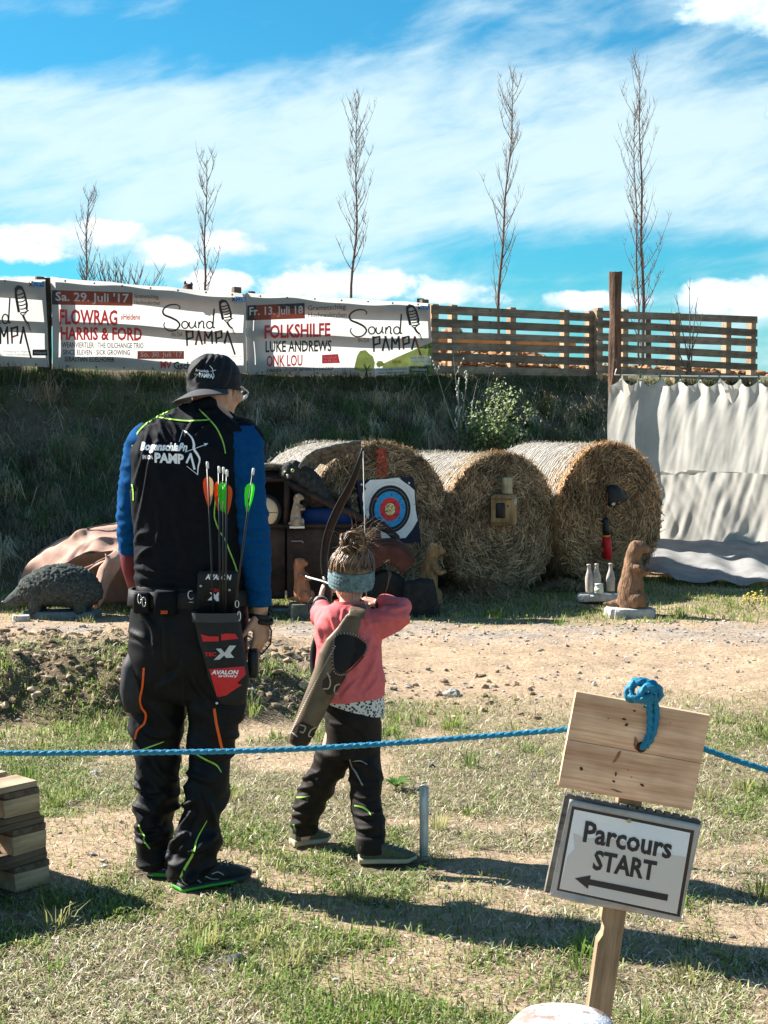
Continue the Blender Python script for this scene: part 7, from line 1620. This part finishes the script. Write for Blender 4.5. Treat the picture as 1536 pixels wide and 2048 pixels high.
def wooden_bottle():
    c = on_bale(1, 1008, 1019, .16); s_ = c.y / F; yaw = R(-17); rot = Matrix.Rotation(yaw, 3, 'Z'); q = lambda x, y, z: c + rot @ Vector((x, y, z))
    o = thing('wooden_bottle_target', 'square wooden bottle shaped target with a round stopper on the middle bale', 'target', c)
    w, h, d = .098, .135, .085; rs = []
    for z, k in ((-h, .94), (-h + .012, 1), (h - .03, 1), (h - .012, .93), (h, .80)):
        ring = []
        for sx, sy in ((-1, -1), (1, -1), (1, 1), (-1, 1)):
            for t in ((-.012, 0), (0, .012)) if False else ((0, 0),): ring.append(q(sx * w * k, sy * d * k, z))
        rs.append(ring)
    mb = MB(); mb.rings(rs); mb.build('block', wood('tan block', (.26, .15, .06), (.44, .28, .13), 'Z', 9, .7), o, False)
    nk = MB(); nk.lathe(q(.028, 0, h), [(.030, -.005), (.032, .004), (.044, .006), (.046, .02), (.045, .075), (.046, .13), (.043, .148), (.001, .15)], 18); nk.build('stopper', wood('pale stopper', (.36, .30, .17), (.56, .48, .30), 'Z', 9, .8), o)
    lb = MB(); lb.hloft([(q(-.012, -d, -.07), .036, .012, yaw), (q(-.012, -d, -.064), .04, .014, yaw), (q(-.012, -d, .05), .04, .014, yaw), (q(-.012, -d, .062), .034, .012, yaw)], n=20, ex=4); lb.build('dark_label', M('black label', (.012, .014, .014), .35, .2), o)
    ds = MB(); ds.lathe(q(w, -.01, .07), [(.001, -.01), (.036, -.01), (.036, .012), (.001, .016)], 18, axis=rot @ Vector((1, 0, 0))); ds.build('side_disc', M('grey disc', (.42, .42, .38), .6, .2), o)
    for z in (-h + .02, h - .04): fr = MB(); fr.ebox(q(0, -d - .003, z), rot @ Vector((w * .9, 0, 0)), rot @ Vector((0, .004, 0)), Vector((0, 0, .006))); fr.build('front_moulding', M('brown moulding', (.19, .10, .04), .7), o, False)
wooden_bottle()
def hanging_targets():
    C, n, l, r = BALES[2]; e = .10; cr = lambda x, y: (840 + x * .3255, 860 + y * .3255)
    cd = MB(); cd.tube([on_bale(2, 1215, 955, .07), on_bale(2, 1214.5, 990, e + .02), on_bale(2, 1213, 1040, e + .02)], .005, 6); cd.ell(on_bale(2, 1215, 955, .09), .014, n=10, k=6); tag(cd.build('target_string', M('brown cord', (.2, .08, .05), .8)), 'thin brown cord pinned to the right bale holding two targets', 'string')
    pts = [on_bale(2, *cr(x, y), e + .01) for x, y in ((1152, 345), (1175, 335), (1205, 338), (1228, 368), (1252, 388), (1278, 412), (1262, 432), (1225, 452), (1190, 470), (1165, 472), (1148, 455), (1145, 400))]
    c = sum(pts, Vector()) / len(pts); b = MB(); b.rings([[c + (p - c) * k + n * (z + e * .0) for p in pts] for k, z in ((.3, -.05), (.85, -.045), (1, 0.0), (.93, .035), (.7, .06), (.3, .075), (.02, .078))]); b = b.fuse(.008, 3)
    m = M('spotted black', (.012, .012, .014), .5, .2, 20, .2, 80); nt = m.node_tree; vo = nt.nodes.new('ShaderNodeTexVoronoi'); vo.inputs['Scale'].default_value = 12; tc = nt.nodes.new('ShaderNodeTexCoord'); nt.links.new(tc.outputs['Object'], vo.inputs[0]); rp = nt.nodes.new('ShaderNodeValToRGB'); rp.color_ramp.elements[0].color = (.65, .65, .55, 1); rp.color_ramp.elements[0].position = .20; rp.color_ramp.elements[1].position = .26; rp.color_ramp.elements[1].color = (.012, .012, .014, 1); nt.links.new(vo.outputs['Distance'], rp.inputs[0]); nt.links.new(rp.outputs[0], nt.nodes['Principled BSDF'].inputs['Base Color'])
    tag(b.build('wedge_target', m), 'black rounded wedge target with pale spots on the right bale', 'target')
    o = thing('bottle_target', 'red bottle shaped target with a black neck hanging on the right bale', 'target', on_bale(2, 1214, 1118, e)); a0, a1 = on_bale(2, 1216, 1118, e + .02), on_bale(2, 1211, 1036, e + .02); ax = (a1 - a0).normalized(); L = (a1 - a0).length
    m1 = MB(); m1.lathe(a0, [(.001, 0), (.032, .0), (.036, .01), (.043, L * .25), (.043, L * .4), (.036, L * .55)], 18, axis=ax); m1.build('body', M('red plastic', (.62, .012, .018), .35, .08), o)
    m2 = MB(); m2.lathe(a0, [(.0372, L * .545), (.0372, L * .59)], 18, axis=ax); m2.build('orange_band', M('orange band', (.8, .28, .03), .5), o)
    m3 = MB(); m3.lathe(a0, [(.035, L * .58), (.030, L * .72), (.032, L * .95), (.024, L), (.001, L)], 18, axis=ax); m3.build('neck', BLACKP, o)
hanging_targets()

# ================================================================== animal figures
def fur(name, c1, c2, scale=30): return M(name, c1, .85, .3, scale, .9, 90, col2=c2, stretch=(1, 1, .35), dist=.02)
def marmot(label, base, H, yaw, mat, lean=0.0, slab=None, name='marmot_figure', fat=1.0, cat='animal figure'):
    rot = Matrix.Rotation(yaw, 3, 'Z'); q = lambda x, y, z: base + rot @ Vector(((x + lean * (z ** 1.3)) * H, y * H, z * H))
    o = thing(name, label, cat, base, 'animal figures used as targets'); b = MB()
    b.tube([q(-.03, 0, .03), q(-.03, 0, .14), q(-.02, 0, .30), q(-.015, 0, .46), q(-.02, 0, .60), q(-.02, 0, .72), q(.0, 0, .82)], [(.17 * H * fat, .18 * H * fat), (.215 * H * fat, .225 * H * fat), (.215 * H * fat, .215 * H * fat), (.185 * H * fat, .19 * H * fat), (.155 * H * fat, .165 * H * fat), (.125 * H * fat, .13 * H * fat), (.115 * H, .115 * H)], 18, ref=rot @ Vector((1, 0, 0)), ends=True)
    b.ell(q(.035, 0, .87), (.135 * H, .105 * H, .105 * H), rot); b.ell(q(.145, 0, .845), (.075 * H, .068 * H, .062 * H), rot); b.ell(q(.20, 0, .855), (.02 * H, .022 * H, .016 * H), rot)
    for s_ in (-1, 1):
        b.ell(q(-.02, s_ * .085, .945), (.022 * H, .016 * H, .03 * H), rot)
        b.tube([q(.06, s_ * .135, .60), q(.17, s_ * .125, .50), q(.225, s_ * .06, .53), q(.235, s_ * .045, .50)], [.05 * H, .046 * H, .036 * H, .026 * H], 10, ends=True)
        b.ell(q(.08, s_ * .15, .13), (.13 * H, .075 * H, .13 * H), rot); b.ell(q(.15, s_ * .11, .03), (.10 * H, .055 * H, .035 * H), rot)
    b.tube([q(-.16, 0, .08), q(-.28, .02, .05), q(-.40, .03, .045)], [.06 * H, .05 * H, .025 * H], 10, ends=True)
    b = b.fuse(.012 * H / .5 if H > .4 else .006, 2); b.disp(lambda v, n: .010 * H * noise.noise(Vector((v.x * 40, v.y * 40, v.z * 14))) + .012 * H * noise.noise(v * 12)); b.build('body', mat, o)
    for s_ in (-1, 1):
        e = MB(); e.ell(q(.095, s_ * .085, .89), .014 * H, n=8, k=6); e.build('eye', BLACKP, o)
    return o
def slab(label, c, sx, sy, sz, yaw, mat, name='stone_slab', seed=0):
    mb = MB(); N = 26; rs = []; rnd = random.Random(seed); jit = [rnd.uniform(.86, 1.08) for _ in range(N)]; rot = Matrix.Rotation(yaw, 3, 'Z')
    for z, k in ((0, .97), (sz * .15, 1.0), (sz * .8, .98), (sz, .93), (sz * 1.01, .4), (sz * 1.01, .02)):
        rs.append([Vector(c) + rot @ Vector((sx / 2 * k * jit[j] * math.copysign(abs(math.cos(2 * math.pi * j / N)) ** .5, math.cos(2 * math.pi * j / N)), sy / 2 * k * jit[j] * math.copysign(abs(math.sin(2 * math.pi * j / N)) ** .5, math.sin(2 * math.pi * j / N)), z)) for j in range(N)])
    mb.rings(rs); mb.disp(lambda v, n: .008 * noise.noise(v * 16 + Vector((seed, 0, 0)))); return tag(mb.build(name, mat, None, False), label, 'slab')
STONE = M('pale stone', (.42, .41, .38), .9, .35, 14, .7, 60); CONC = M('concrete', (.34, .33, .31), .9, .3, 12, .5, 60)
def Gt(px, py):  # point on the uneven ground seen at a photo position
    p = G(px, py)
    for _ in range(6): p = G(px, py, th(p.x, p.y))
    return p
b4 = Gt(1262, 1232); slab('pale stone slab under the largest brown marmot', b4 + Vector((0, .02, -.02)), .40, .30, .085, .08, STONE, seed=1)
marmot('largest brown marmot figure standing upright on a pale slab', b4 + Vector((.01, .04, .06)), .565, R(-14), fur('brown fur', (.17, .085, .045), (.33, .19, .11)), lean=.05, fat=.86)
b3_ = Vector((P(856, 832, 12.55).x, 12.55, .06)); marmot('upright tawny marmot figure beside the dark stump under the target', b3_, .52, R(-10), fur('tawny fur', (.20, .11, .045), (.36, .24, .12)), lean=.10, fat=.75)
sm = MB(); sb_ = Vector((P(842, 832, 12.28).x, 12.28, -.03)); sm.tube([sb_, sb_ + Vector((0, 0, .12)), sb_ + Vector((-.01, 0, .26)), sb_ + Vector((-.015, 0, .31))], [.17, .145, .125, .115], 16); sm.disp(lambda v, n: .02 * noise.noise(Vector((v.x * 14, v.y * 14, v.z * 3))) + .008 * noise.noise(v * 40)); tag(sm.build('tree_stump', M('dark stump wood', (.022, .02, .018), .9, .5, 14, .8, 40)), 'dark tree stump standing in front of the tawny marmot', 'stump')
CY = 12.5
b1_ = P(592, 1052, CY - .05); marmot('small pale marmot figure standing in the car window', b1_, .27, R(-25), fur('pale fur', (.36, .26, .18), (.5, .38, .28)), lean=.06, fat=.72)
pl1 = MB(); pl1.box(b1_ + Vector((.01, 0, -.008)), (.12, .09, .016)); tag(pl1.build('base_plate', M('white plate', (.7, .7, .66), .7), None, False), 'small white plate under the pale marmot on the car sill', 'plate')
b2_ = Vector((P(607, 832, 12.2).x, 12.2, th(-.6, 12.2) + .13)); marmot('reddish marmot figure leaning back before the car door', b2_, .36, R(-20), fur('red fur', (.34, .12, .06), (.46, .2, .11)), lean=-.16, fat=.85)
slab('mossy stone under the reddish marmot figure', b2_ + Vector((0, 0, -.16)), .26, .22, .15, .3, M('mossy stone', (.09, .10, .08), .9, .4, 16, .6, 60), seed=4); slab('flat pale stone lying in the shaded grass near the car', Gt(582, 1222) + Vector((0, 0, -.03)), .34, .2, .06, .2, M('grey flat stone', (.2, .21, .2), .9, .3), seed=6)

def hedgehog():
    b = Gt(110, 1238); o = thing('hedgehog_figure', 'big dark grey hedgehog figure with its snout down on a slab', 'animal figure', b, 'animal figures used as targets'); z0 = b.z + .05
    q = lambda x, y, z: Vector((b.x + x, b.y + .12 + y, z0 + z)); m = MB()
    m.ell(q(.03, 0, .20), (.29, .19, .165)); m.ell(q(-.10, 0, .17), (.21, .17, .135)); m.ell(q(.17, 0, .15), (.18, .17, .14)); m.tube([q(-.20, 0, .17), q(-.30, -.01, .115), q(-.385, -.02, .075), q(-.425, -.02, .065)], [.115, .075, .04, .02], 14, ends=True)
    for x, y in ((-.16, -.10), (-.16, .10), (.20, -.10), (.20, .10)): m.tube([q(x, y, .12), q(x, y, .0), q(x - .04, y, -.01)], [.06, .045, .035], 10, ends=True)
    m = m.fuse(.011, 2)
    m.disp(lambda v, n: (.016 * (1 - 2 * abs(noise.noise(v * 34))) + .010 * noise.noise(v * 70)) * (1 if v.z > z0 + .09 and v.x > b.x - .3 else .15)); m.build('body', M('grey spines', (.022, .034, .034), .85, .5, 60, 1., 160, col2=(.10, .115, .105)), o)
    nb = MB(); nb.ell(q(-.43, -.02, .066), .02, n=10, k=6); nb.build('nose', BLACKP, o)
    slab('blue grey slab under the hedgehog figure', b + Vector((.02, .12, -.02)), .60, .32, .075, .0, M('blue grey slab', (.12, .16, .17), .85, .3, 14, .4), seed=8); slab('light stone leaning beside the slab of the hedgehog', Gt(42, 1243) + Vector((0, 0, -.02)), .14, .12, .07, .5, STONE, seed=9)
hedgehog()

def owl():
    Y = 12.62; q = lambda x, y, d=0: P(x, y, Y + d); o = thing('owl_figure', 'dark horned owl figure with yellow eyes and spread wings over the car', 'animal figure', q(600, 985), 'animal figures used as targets'); b = MB()
    b.tube([q(588, 940, -.02), q(604, 958), q(622, 978, .02), q(640, 996, .03), q(660, 1004, .04)], [.085, .12, .13, .10, .05], 16, ends=True)
    b.ell(q(578, 943, -.07), (.082, .078, .076)); b.ell(q(574, 951, -.13), (.045, .035, .035))
    for (x0, y0, x1, y1) in ((570, 934, 565, 925), (587, 932, 590, 919)): b.tube([q(x0, y0, -.06), q((x0 + x1) / 2, (y0 + y1) / 2, -.06), q(x1, y1, -.05)], [.03, .024, .006], 8)
    b = b.fuse(.012, 2); b.disp(lambda v, n: .008 * noise.noise(v * 30) + .005 * noise.noise(v * 70)); DKF = M('dark plumage', (.018, .019, .02), .8, .5, 30, .8, 80, col2=(.05, .05, .048)); b.build('body', DKF, o)
    tl = MB(); tl.shell(lambda u, v: q(640 + 62 * u, 988 + 22 * u + (v - .5) * (16 + 8 * u), .06 + .12 * (v - .5)), 10, 6, .02); tl.build('tail', DKF, o)
    WM = M('weathered wing', (.07, .065, .06), .85, .5, 26, .9, 70, col2=(.24, .225, .20), stretch=(1, .3, 1), dist=.02)
    def rw(u, v):
        x = np.interp(u, (0, .15, .35, .6, .85, 1), (600, 612, 634, 668, 702, 720)); y = np.interp(u, (0, .15, .35, .6, .85, 1), (936, 916, 902, 893, 887, 886)); ch = np.interp(u, (0, .3, .6, .9, 1), (.26, .30, .26, .15, .05))
        sc_ = .012 * math.sin(u * 26) * (v > .6); p = q(x, y, .02 + u * .15); return p + Vector((ch * .10 * v, -ch * .55 * (1 - v) + ch * .3 * v, -ch * (.26 * v * v) - .04 * (v > .95) + sc_ + .01 * math.sin(v * 9)))
    w = MB(); w.shell(rw, 36, 14, .026); w.disp(lambda v, n: .008 * noise.noise(v * 26)); w.build('wing', WM, o)
    def lw(u, v):
        x = 572 - 70 * u; y = 934 - 6 * math.sin(u * 3) + 6 * u; ch = .26 * (1 - .5 * u); return q(x, y, .02) + Vector((0, -ch * .5 + ch * v, -.05 * v * v + .01 * math.sin(v * 8)))
    w = MB(); w.shell(lw, 24, 12, .03); w.disp(lambda v, n: .008 * noise.noise(v * 26)); w.build('wing', WM, o)
    for x, y in ((571, 945), (585, 941)):
        e = MB(); e.ell(q(x, y, -.145), (.015, .010, .015), n=12, k=8); e.build('eye', M('yellow eye', (.62, .66, .22), .25), o); p = MB(); p.ell(q(x, y, -.153), (.007, .005, .007), n=8, k=6); p.build('pupil', BLACKP, o)
    bk = MB(); bk.tube([q(575, 949, -.155), q(575, 956, -.165)], [.012, .003], 8); bk.build('beak', M('pale beak', (.5, .5, .46), .6), o)
owl()

# ================================================================== old car body
def car():
    o = thing('car_wreck', 'rusty dark brown old car body with open windows beside the bales', 'car', Vector((P(560, 832, CY).x, CY + .3, 0)))
    RU = M('rusty paint', (.016, .011, .009), .75, .6, 7, .5, 40, col2=(.055, .03, .021)); RU2 = M('red brown rust', (.10, .03, .02), .8, .4, 9, .5, 40, col2=(.11, .04, .027)); DKI = M('dark interior', (.006, .006, .007), .9)
    back = lambda x: np.interp(x, (325, 560, 740), (.85, .40, .16))
    def panel(x0, x1, y0, y1, nm, m=RU, bulge=.04):
        mb = MB(); mb.shell(lambda u, v: P(x0 + (x1 - x0) * u, y0 + (y1 - y0) * v, CY - bulge * math.sin(math.pi * min(1, v * 1.15 + .05)) - .01 * math.sin(u * 3.14)), 14, 14, .02); mb.disp(lambda v, n: .004 * noise.noise(v * 7)); return mb.build(nm, m, o)
    panel(326, 570, 1054, 1198, 'rear_panel'); dr = panel(574, 742, 1054, 1198, 'door')
    hd = MB(); hd.tube([P(584, 1082, CY - .05), P(604, 1082, CY - .06), P(606, 1086, CY - .05)], .010, 8, ends=True); hd.build('handle', M('dull chrome', (.2, .2, .2), .4, .3, metal=.8), dr)
    sl = MB(); sl.shell(lambda u, v: P(326 + 416 * u, 1050 + 6 * v, CY - .015 + .05 * (v - .5)), 20, 3, .03); sl.build('window_sill', RU, o)
    fs = MB(); fs.grid(lambda u, v: P(326 + 416 * u, 1054 + 140 * v, CY) + Vector((0, back(326 + 416 * u), 0)), 10, 4); fs.grid(lambda u, v: P(326, 1054 + 140 * v, CY) + Vector((0, back(326) * u, 0)), 4, 4); fs.grid(lambda u, v: P(742, 1054 + 140 * v, CY) + Vector((0, back(742) * u, 0)), 4, 4); fs.build('far_side', DKI, o)
    rf = MB()
    def roof(u, v):
        x = 352 + 226 * u; y = 957 + 14 * (1 - u) ** 3 ; p = P(x, y, CY + .02); return p + Vector((0, back(x) * v, .05 * math.sin(math.pi * v) - .02 * (v < .02)))
    rf.shell(roof, 24, 14, .03); rf.build('roof', RU, o)
    gt = MB(); gt.tube(pth([(352, 972, CY + .01), (400, 963, CY), (480, 959, CY), (578, 959, CY)]), .014, 8); gt.build('roof_gutter', RU, o)
    for nm, pts, w_ in (('rear_pillar', [(354, 968, CY), (338, 1010, CY), (332, 1054, CY)], .05), ('centre_pillar', [(574, 960, CY), (573, 1005, CY - .01), (572, 1054, CY - .015)], .024), ('windscreen_pillar', [(572, 962, CY), (610, 985, CY), (660, 1010, CY), (705, 1028, CY), (740, 1050, CY)], .026)):
        for far in (0, 1):
            m = MB(); m.tube([P(*p) + Vector((0, (back(p[0]) - .03) * far, 0)) for p in pts], [(w_, .022)] * len(pts), 10, ref=(1, 0, 0) if nm != 'windscreen_pillar' else (0, 0, 1)); m.build(nm, RU, o)
    it = MB(); it.grid(lambda u, v: P(330 + 410 * u, float(np.interp(330 + 410 * u, (330, 575, 740), (957, 957, 1048))) * (1 - v) + 1058 * v, CY) + Vector((0, back(330 + 410 * u) - .02, 0)), 16, 6); it.build('interior_lining', DKI, o)
    st = MB(); c0, c1 = P(604, 1050, CY + .20), P(706, 1050, CY + .16); st.hloft([((c0 + c1) / 2 + Vector((0, 0, z)), (c1 - c0).length / 2 * k, .10 * k) for z, k in ((-.2, 1), (.08, 1), (.12, .95), (.145, .8))], ex=4); st.build('seat', M('blue seat', (.004, .03, .13), .6, .3, 20), o)
    hd_ = MB()
    def hood(u, v):
        x = 738 + 60 * u; y = np.interp(u, (0, .5, 1), (1047, 1060, 1088)); p = P(x, y, CY + .03); return p + Vector((0, .36 * v * (1 - .4 * u), .05 * math.sin(math.pi * v)))
    hd_.shell(hood, 12, 10, .02); hd_.build('bonnet', RU, o)
    fd = MB()
    def fend(u, v):
        a = math.pi * (.02 + .80 * u); cx, cz = P(770, 1168, CY - .06).x, P(770, 1168, CY).z; r_ = .235 + .035 * math.sin(u * 3) + .10 * max(0, u - .6)
        return Vector((cx - r_ * math.cos(a) * -1 * -1, CY - .14 + .26 * v, cz + r_ * 1.25 * math.sin(a) + .03 * math.sin(math.pi * v)))
    fd.shell(fend, 24, 8, .02); fd.build('fender', RU2, o)
    sd = MB(); 
    def fside(u, v):
        a = math.pi * (.02 + .80 * u); cx, cz = P(770, 1168, CY).x, P(770, 1168, CY).z; r_ = (.235 + .035 * math.sin(u * 3) + .10 * max(0, u - .6)) * (1 - .46 * v); return Vector((cx - r_ * math.cos(a), CY - .14 - .02 * math.sin(v * 3.1), cz + r_ * 1.25 * math.sin(a)))
    sd.shell(fside, 24, 5, .015); sd.build('fender', RU2, o)
    wm = MB(); wc = P(772, 1172, CY); wc.z = .17
    wm.lathe(wc + Vector((0, -.06, 0)), [(.06, 0), (.15, -.03), (.175, .0), (.175, .10), (.15, .13), (.06, .12)], 28, axis=(0, 1, 0)); wo = wm.build('wheel', RUBBER, o); rm_ = MB(); rm_.lathe(wc + Vector((0, -.075, 0)), [(.001, 0), (.05, .0), (.10, .02), (.115, .0), (.12, .02)], 24, axis=(0, 1, 0)); rm_.build('rim', RU, wo)
    fl = MB(); fl.grid(lambda u, v: P(330 + 410 * u, 1196, CY) + Vector((0, back(330 + 410 * u) * v, .02)), 8, 4); fl.build('floor_pan', DKI, o)
    # sawn log slice filling the rear window
    ls = thing('log_slice', 'pale sawn log slice standing in the rear car window', 'log slice', P(530, 1050, CY - .04)); c = P(527, 1024, CY - .03)
    m = bpy.data.materials.new('log rings'); m.use_nodes = True; nt = m.node_tree; N, L = nt.nodes.new, nt.links.new; b = nt.nodes['Principled BSDF']; b.inputs['Roughness'].default_value = .8
    tc = N('ShaderNodeTexCoord'); mp = N('ShaderNodeMapping'); lc = Vector(c) - wloc(ls); mp.inputs['Location'].default_value = (-lc.x, -lc.y, -lc.z); L(tc.outputs['Object'], mp.inputs[0]); wv = N('ShaderNodeTexWave'); wv.wave_type = 'RINGS'; wv.rings_direction = 'SPHERICAL'; wv.inputs['Scale'].default_value = 24; wv.inputs['Distortion'].default_value = 1.6; wv.inputs['Detail Scale'].default_value = 1.5; L(mp.outputs[0], wv.inputs[0]); mx = N('ShaderNodeMix'); mx.data_type = 'RGBA'; mx.inputs[6].default_value = (.55, .40, .24, 1); mx.inputs[7].default_value = (.78, .64, .44, 1); L(wv.outputs[0], mx.inputs[0]); L(mx.outputs[2], b.inputs['Base Color'])
    d_ = MB(); d_.lathe(c, [(.001, -.005), (.123, -.005), (.123, .06), (.001, .06)], 40, axis=(0, 1, 0)); d_.build('sawn_face', m, ls); rg = MB(); rg.lathe(c, [(.122, -.012), (.142, -.010), (.146, .03), (.14, .07), (.122, .07)], 40, axis=(0, 1, 0), caps=False); rg.disp(lambda v, n: .004 * noise.noise(v * 30)); rg.build('bark_rim', M('black bark', (.02, .02, .02), .85, .3), ls)
    ck = MB(); ck.tube([c + Vector((-.12, -.006, -.012)), c + Vector((0, -.006, -.002)), c + Vector((.115, -.006, -.006))], [.002, .004, .002], 6); ck.build('crack', M('crack dark', (.06, .04, .025), .9), ls)
car()

# ================================================================== brown tarpaulin, bottles, flowers
def tarp():
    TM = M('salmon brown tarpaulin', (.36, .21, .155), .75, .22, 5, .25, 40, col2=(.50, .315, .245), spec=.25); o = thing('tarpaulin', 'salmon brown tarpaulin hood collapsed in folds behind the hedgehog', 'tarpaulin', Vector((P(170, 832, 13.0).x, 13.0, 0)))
    def cur(pts, u): 
        k = np.linspace(0, 1, len(pts)); return P(float(np.interp(u, k, [p[0] for p in pts])), float(np.interp(u, k, [p[1] for p in pts])), float(np.interp(u, k, [p[2] for p in pts])))
    S = lambda pts: [tuple(p) for p in spline(pts, 6)]
    C = [S([(36, 1205, 13.5), (50, 1140, 13.55), (95, 1092, 13.6), (160, 1062, 13.6), (240, 1044, 13.5), (330, 1040, 13.4)]),
         S([(36, 1205, 13.35), (42, 1165, 13.3), (75, 1115, 13.2), (135, 1080, 13.1), (190, 1056, 13.1), (330, 1041, 13.1)]),
         S([(45, 1215, 13.1), (75, 1160, 12.95), (120, 1120, 12.85), (165, 1085, 12.8), (215, 1072, 12.8), (330, 1066, 12.9)]),
         S([(90, 1212, 12.8), (110, 1150, 12.65), (130, 1128, 12.6), (160, 1110, 12.55), (205, 1104, 12.6), (330, 1088, 12.7)])]
    def surf(u, v):
        k = v * 3; i = min(2, int(k)); t = k - i; t = t * t * (3 - 2 * t) * .6 + t * .4; p = cur(C[i], u).lerp(cur(C[i + 1], u), t)
        return p + Vector((0, -.03, .02)) * (2.2 * noise.noise(Vector((u * 5, v * 4, 1))) + .8 * noise.noise(Vector((u * 13 + v * 6, v * 5, 4)))) - Vector((0, -.05, .035)) * math.sin(math.pi * t) * (.6 + .4 * math.sin(u * 11))
    m = MB(); m.shell(surf, 60, 30, .008); m.build('hood', TM, o)
    def under(u, v):
        p = cur(C[3], u); q = Vector((p.x + .14 * v, p.y + .28 * math.sin(v * 1.5), p.z * (1 - v) + .03 * v)); return q + Vector((.02, .04, 0)) * noise.noise(Vector((u * 7, v * 3, 7))) * v
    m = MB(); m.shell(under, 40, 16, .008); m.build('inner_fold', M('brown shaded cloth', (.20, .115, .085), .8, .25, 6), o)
    fl = S([(232, 1105, 12.45), (240, 1120, 12.4), (225, 1145, 12.38), (212, 1170, 12.36), (206, 1195, 12.36), (196, 1214, 12.35)])
    def flap(u, v):
        p = cur(fl, u); w = np.interp(u, (0, .3, .6, 1), (.10, .17, .12, .05)); return p + Vector((-(v - .2) * w, .05 * math.sin(v * 5 + u * 4), .02 * math.sin(v * 6)))
    m = MB(); m.shell(flap, 26, 12, .008); m.build('hanging_flap', TM, o)
    def lip(u, v): 
        p = P(160 + 110 * u, 1143 - 42 * math.sin(u * 1.57) + 8 * v, 12.5 - .04 * v); return p + Vector((0, .03 * math.sin(v * 3), .02 * noise.noise(Vector((u * 6, v, 3)))))
    m = MB(); m.shell(lip, 24, 6, .008); m.build('hem', TM, o)
    hp = MB(); hp.tube([cur(C[1], k / 20) + Vector((0, -.01, .012)) for k in range(21)], .006, 6); hp.build('piping', M('dark piping', (.03, .02, .018), .7), o)
tarp()
def bottle(label, px, py, H, mat, Yoff=0):
    s = P(px, py, 12.9 + Yoff); p = [(.001, 0), (.034, 0), (.037, .01), (.037, H * .45), (.034, H * .55), (.020, H * .74), (.0155, H * .82), (.015, H * .95), (.018, H * .955), (.018, H), (.001, H)]
    mb = MB(); mb.lathe(s, p, 20); o = mb.build('bottle', mat); return tag(o, label, 'bottle', 'bottles on the stone slab')
FROST = M('frosted bottle', (.40, .34, .29), .55, .25, 10, .2, 60, spec=.4, col2=(.54, .49, .44))
slab('long flat stone slab carrying the three bottles', P(1197, 1198, 12.95) + Vector((0, 0, -.01)), .37, .22, .055, .05, STONE, seed=12); slab('thin brown paving stone before the slab of bottles', Gt(1180, 1210) + Vector((0, 0, -.02)), .52, .26, .035, .02, M('brown paver', (.26, .2, .15), .9, .4, 20, .7), seed=14)
for lb, x, y in (('tallest leaning frosted bottle at the left end of the slab', 1180, 1184), ('frosted bottle standing behind the small labelled jar', 1193, 1183), ('frosted bottle standing alone right of the jar', 1221, 1182)):
    o = bottle(lb, x, y, .235, FROST); 
    if 'leaning' in lb: o.rotation_euler = (0, R(-3), 0); o['label'] = 'slightly leaning frosted bottle at the left end of the slab'
j = MB(); jc = P(1198, 1186, 12.82); j.lathe(jc, [(.001, 0), (.036, 0), (.038, .008), (.036, .05), (.034, .068), (.036, .07), (.036, .08), (.001, .082)], 18); jo = j.build('jar', M('cloudy glass', (.55, .58, .56), .2, .1, spec=.6)); tag(jo, 'small squat jar with a pale label in front of the bottles', 'jar')
jl = MB(); jl.lathe(jc, [(.0388, .014), (.0378, .045)], 18); jl.build('paper_label', M('jar label', (.62, .66, .5), .7, .3, 60), jo)
def flowers():
    fm = MB(); random.seed(77)
    for i in range(22):
        p = Gt(1506 + random.gauss(0, 11), 1206 + random.gauss(0, 4)); fm.ell(p + Vector((0, 0, .045 + .03 * random.random())), (.013, .013, .006), n=8, k=4); fm.tube([p, p + Vector((0, 0, .05))], .002, 4)
    tag(fm.build('dandelions', M('yellow petals', (.62, .48, .10), .7, .2)), 'patch of yellow dandelions flowering in the grass by the sheets', 'flowers', kind='stuff')
flowers()
for lb, px, py, r_, c in (('grey stone in the grass between man and pallets', 190, 1549, .030, CONC), ('flat dark slate piece lying near the front', 466, 1926, .035, M('slate', (.07, .07, .07), .8, .3)), ('pale broken stone beside the dark slate near the front', 424, 1945, .022, STONE), ('dark stone in the grass right of the child', 862, 1534, .022, M('slate', (.07, .07, .07))), ('stone bedded in the grass verge right of the berm', 905, 1392, .06, CONC)):
    m = MB(); m.ell(Gt(px, py) + Vector((0, 0, r_ * .15)), (r_, r_ * .8, r_ * .5), n=10, k=7); m.disp(lambda v, n: r_ * .5 * noise.noise(v * (1.1 / r_))); tag(m.build('stone', c, None, False), lb, 'stone')
def weeds():
    """rosettes of broad leaves in the grass"""
    for k, (px, py) in enumerate(((793, 1580),)):
        p = Gt(px, py); m = MB(); random.seed(k)
        for i in range(20):
            a = i * 2.4 + random.random() * .4; L = random.uniform(.035, .075); w = random.uniform(.006, .010); d = Vector((math.cos(a), math.sin(a), 0)); s_ = Vector((-math.sin(a), math.cos(a), 0)); up = Vector((0, 0, 1)); rs = []
            for t, ww in ((0, .25), (.3, .8), (.6, 1), (.85, .7), (1, .08)): rs.append([p + d * L * t + up * (.012 + L * .5 * math.sin(t * 2.0)) + s_ * w * ww * q for q in (-1, 0, 1)])
            for t_ in rs: t_[1] = t_[1] - up * .003
            m.rings(rs, closed=False)
        tag(m.build('broad_leaf_weed', M('weed leaf', (.09, .19, .03), .5, .3, 30, trans=.3)), ('leafy green weed right of the legs of the child', 'dandelion weed in the front field below the man', 'leafy weed between the man and the child', 'leafy weed left of the signpost foot', 'small weed in the shadow of the man', 'leafy weed before the sign boards')[k], 'weed')
weeds()
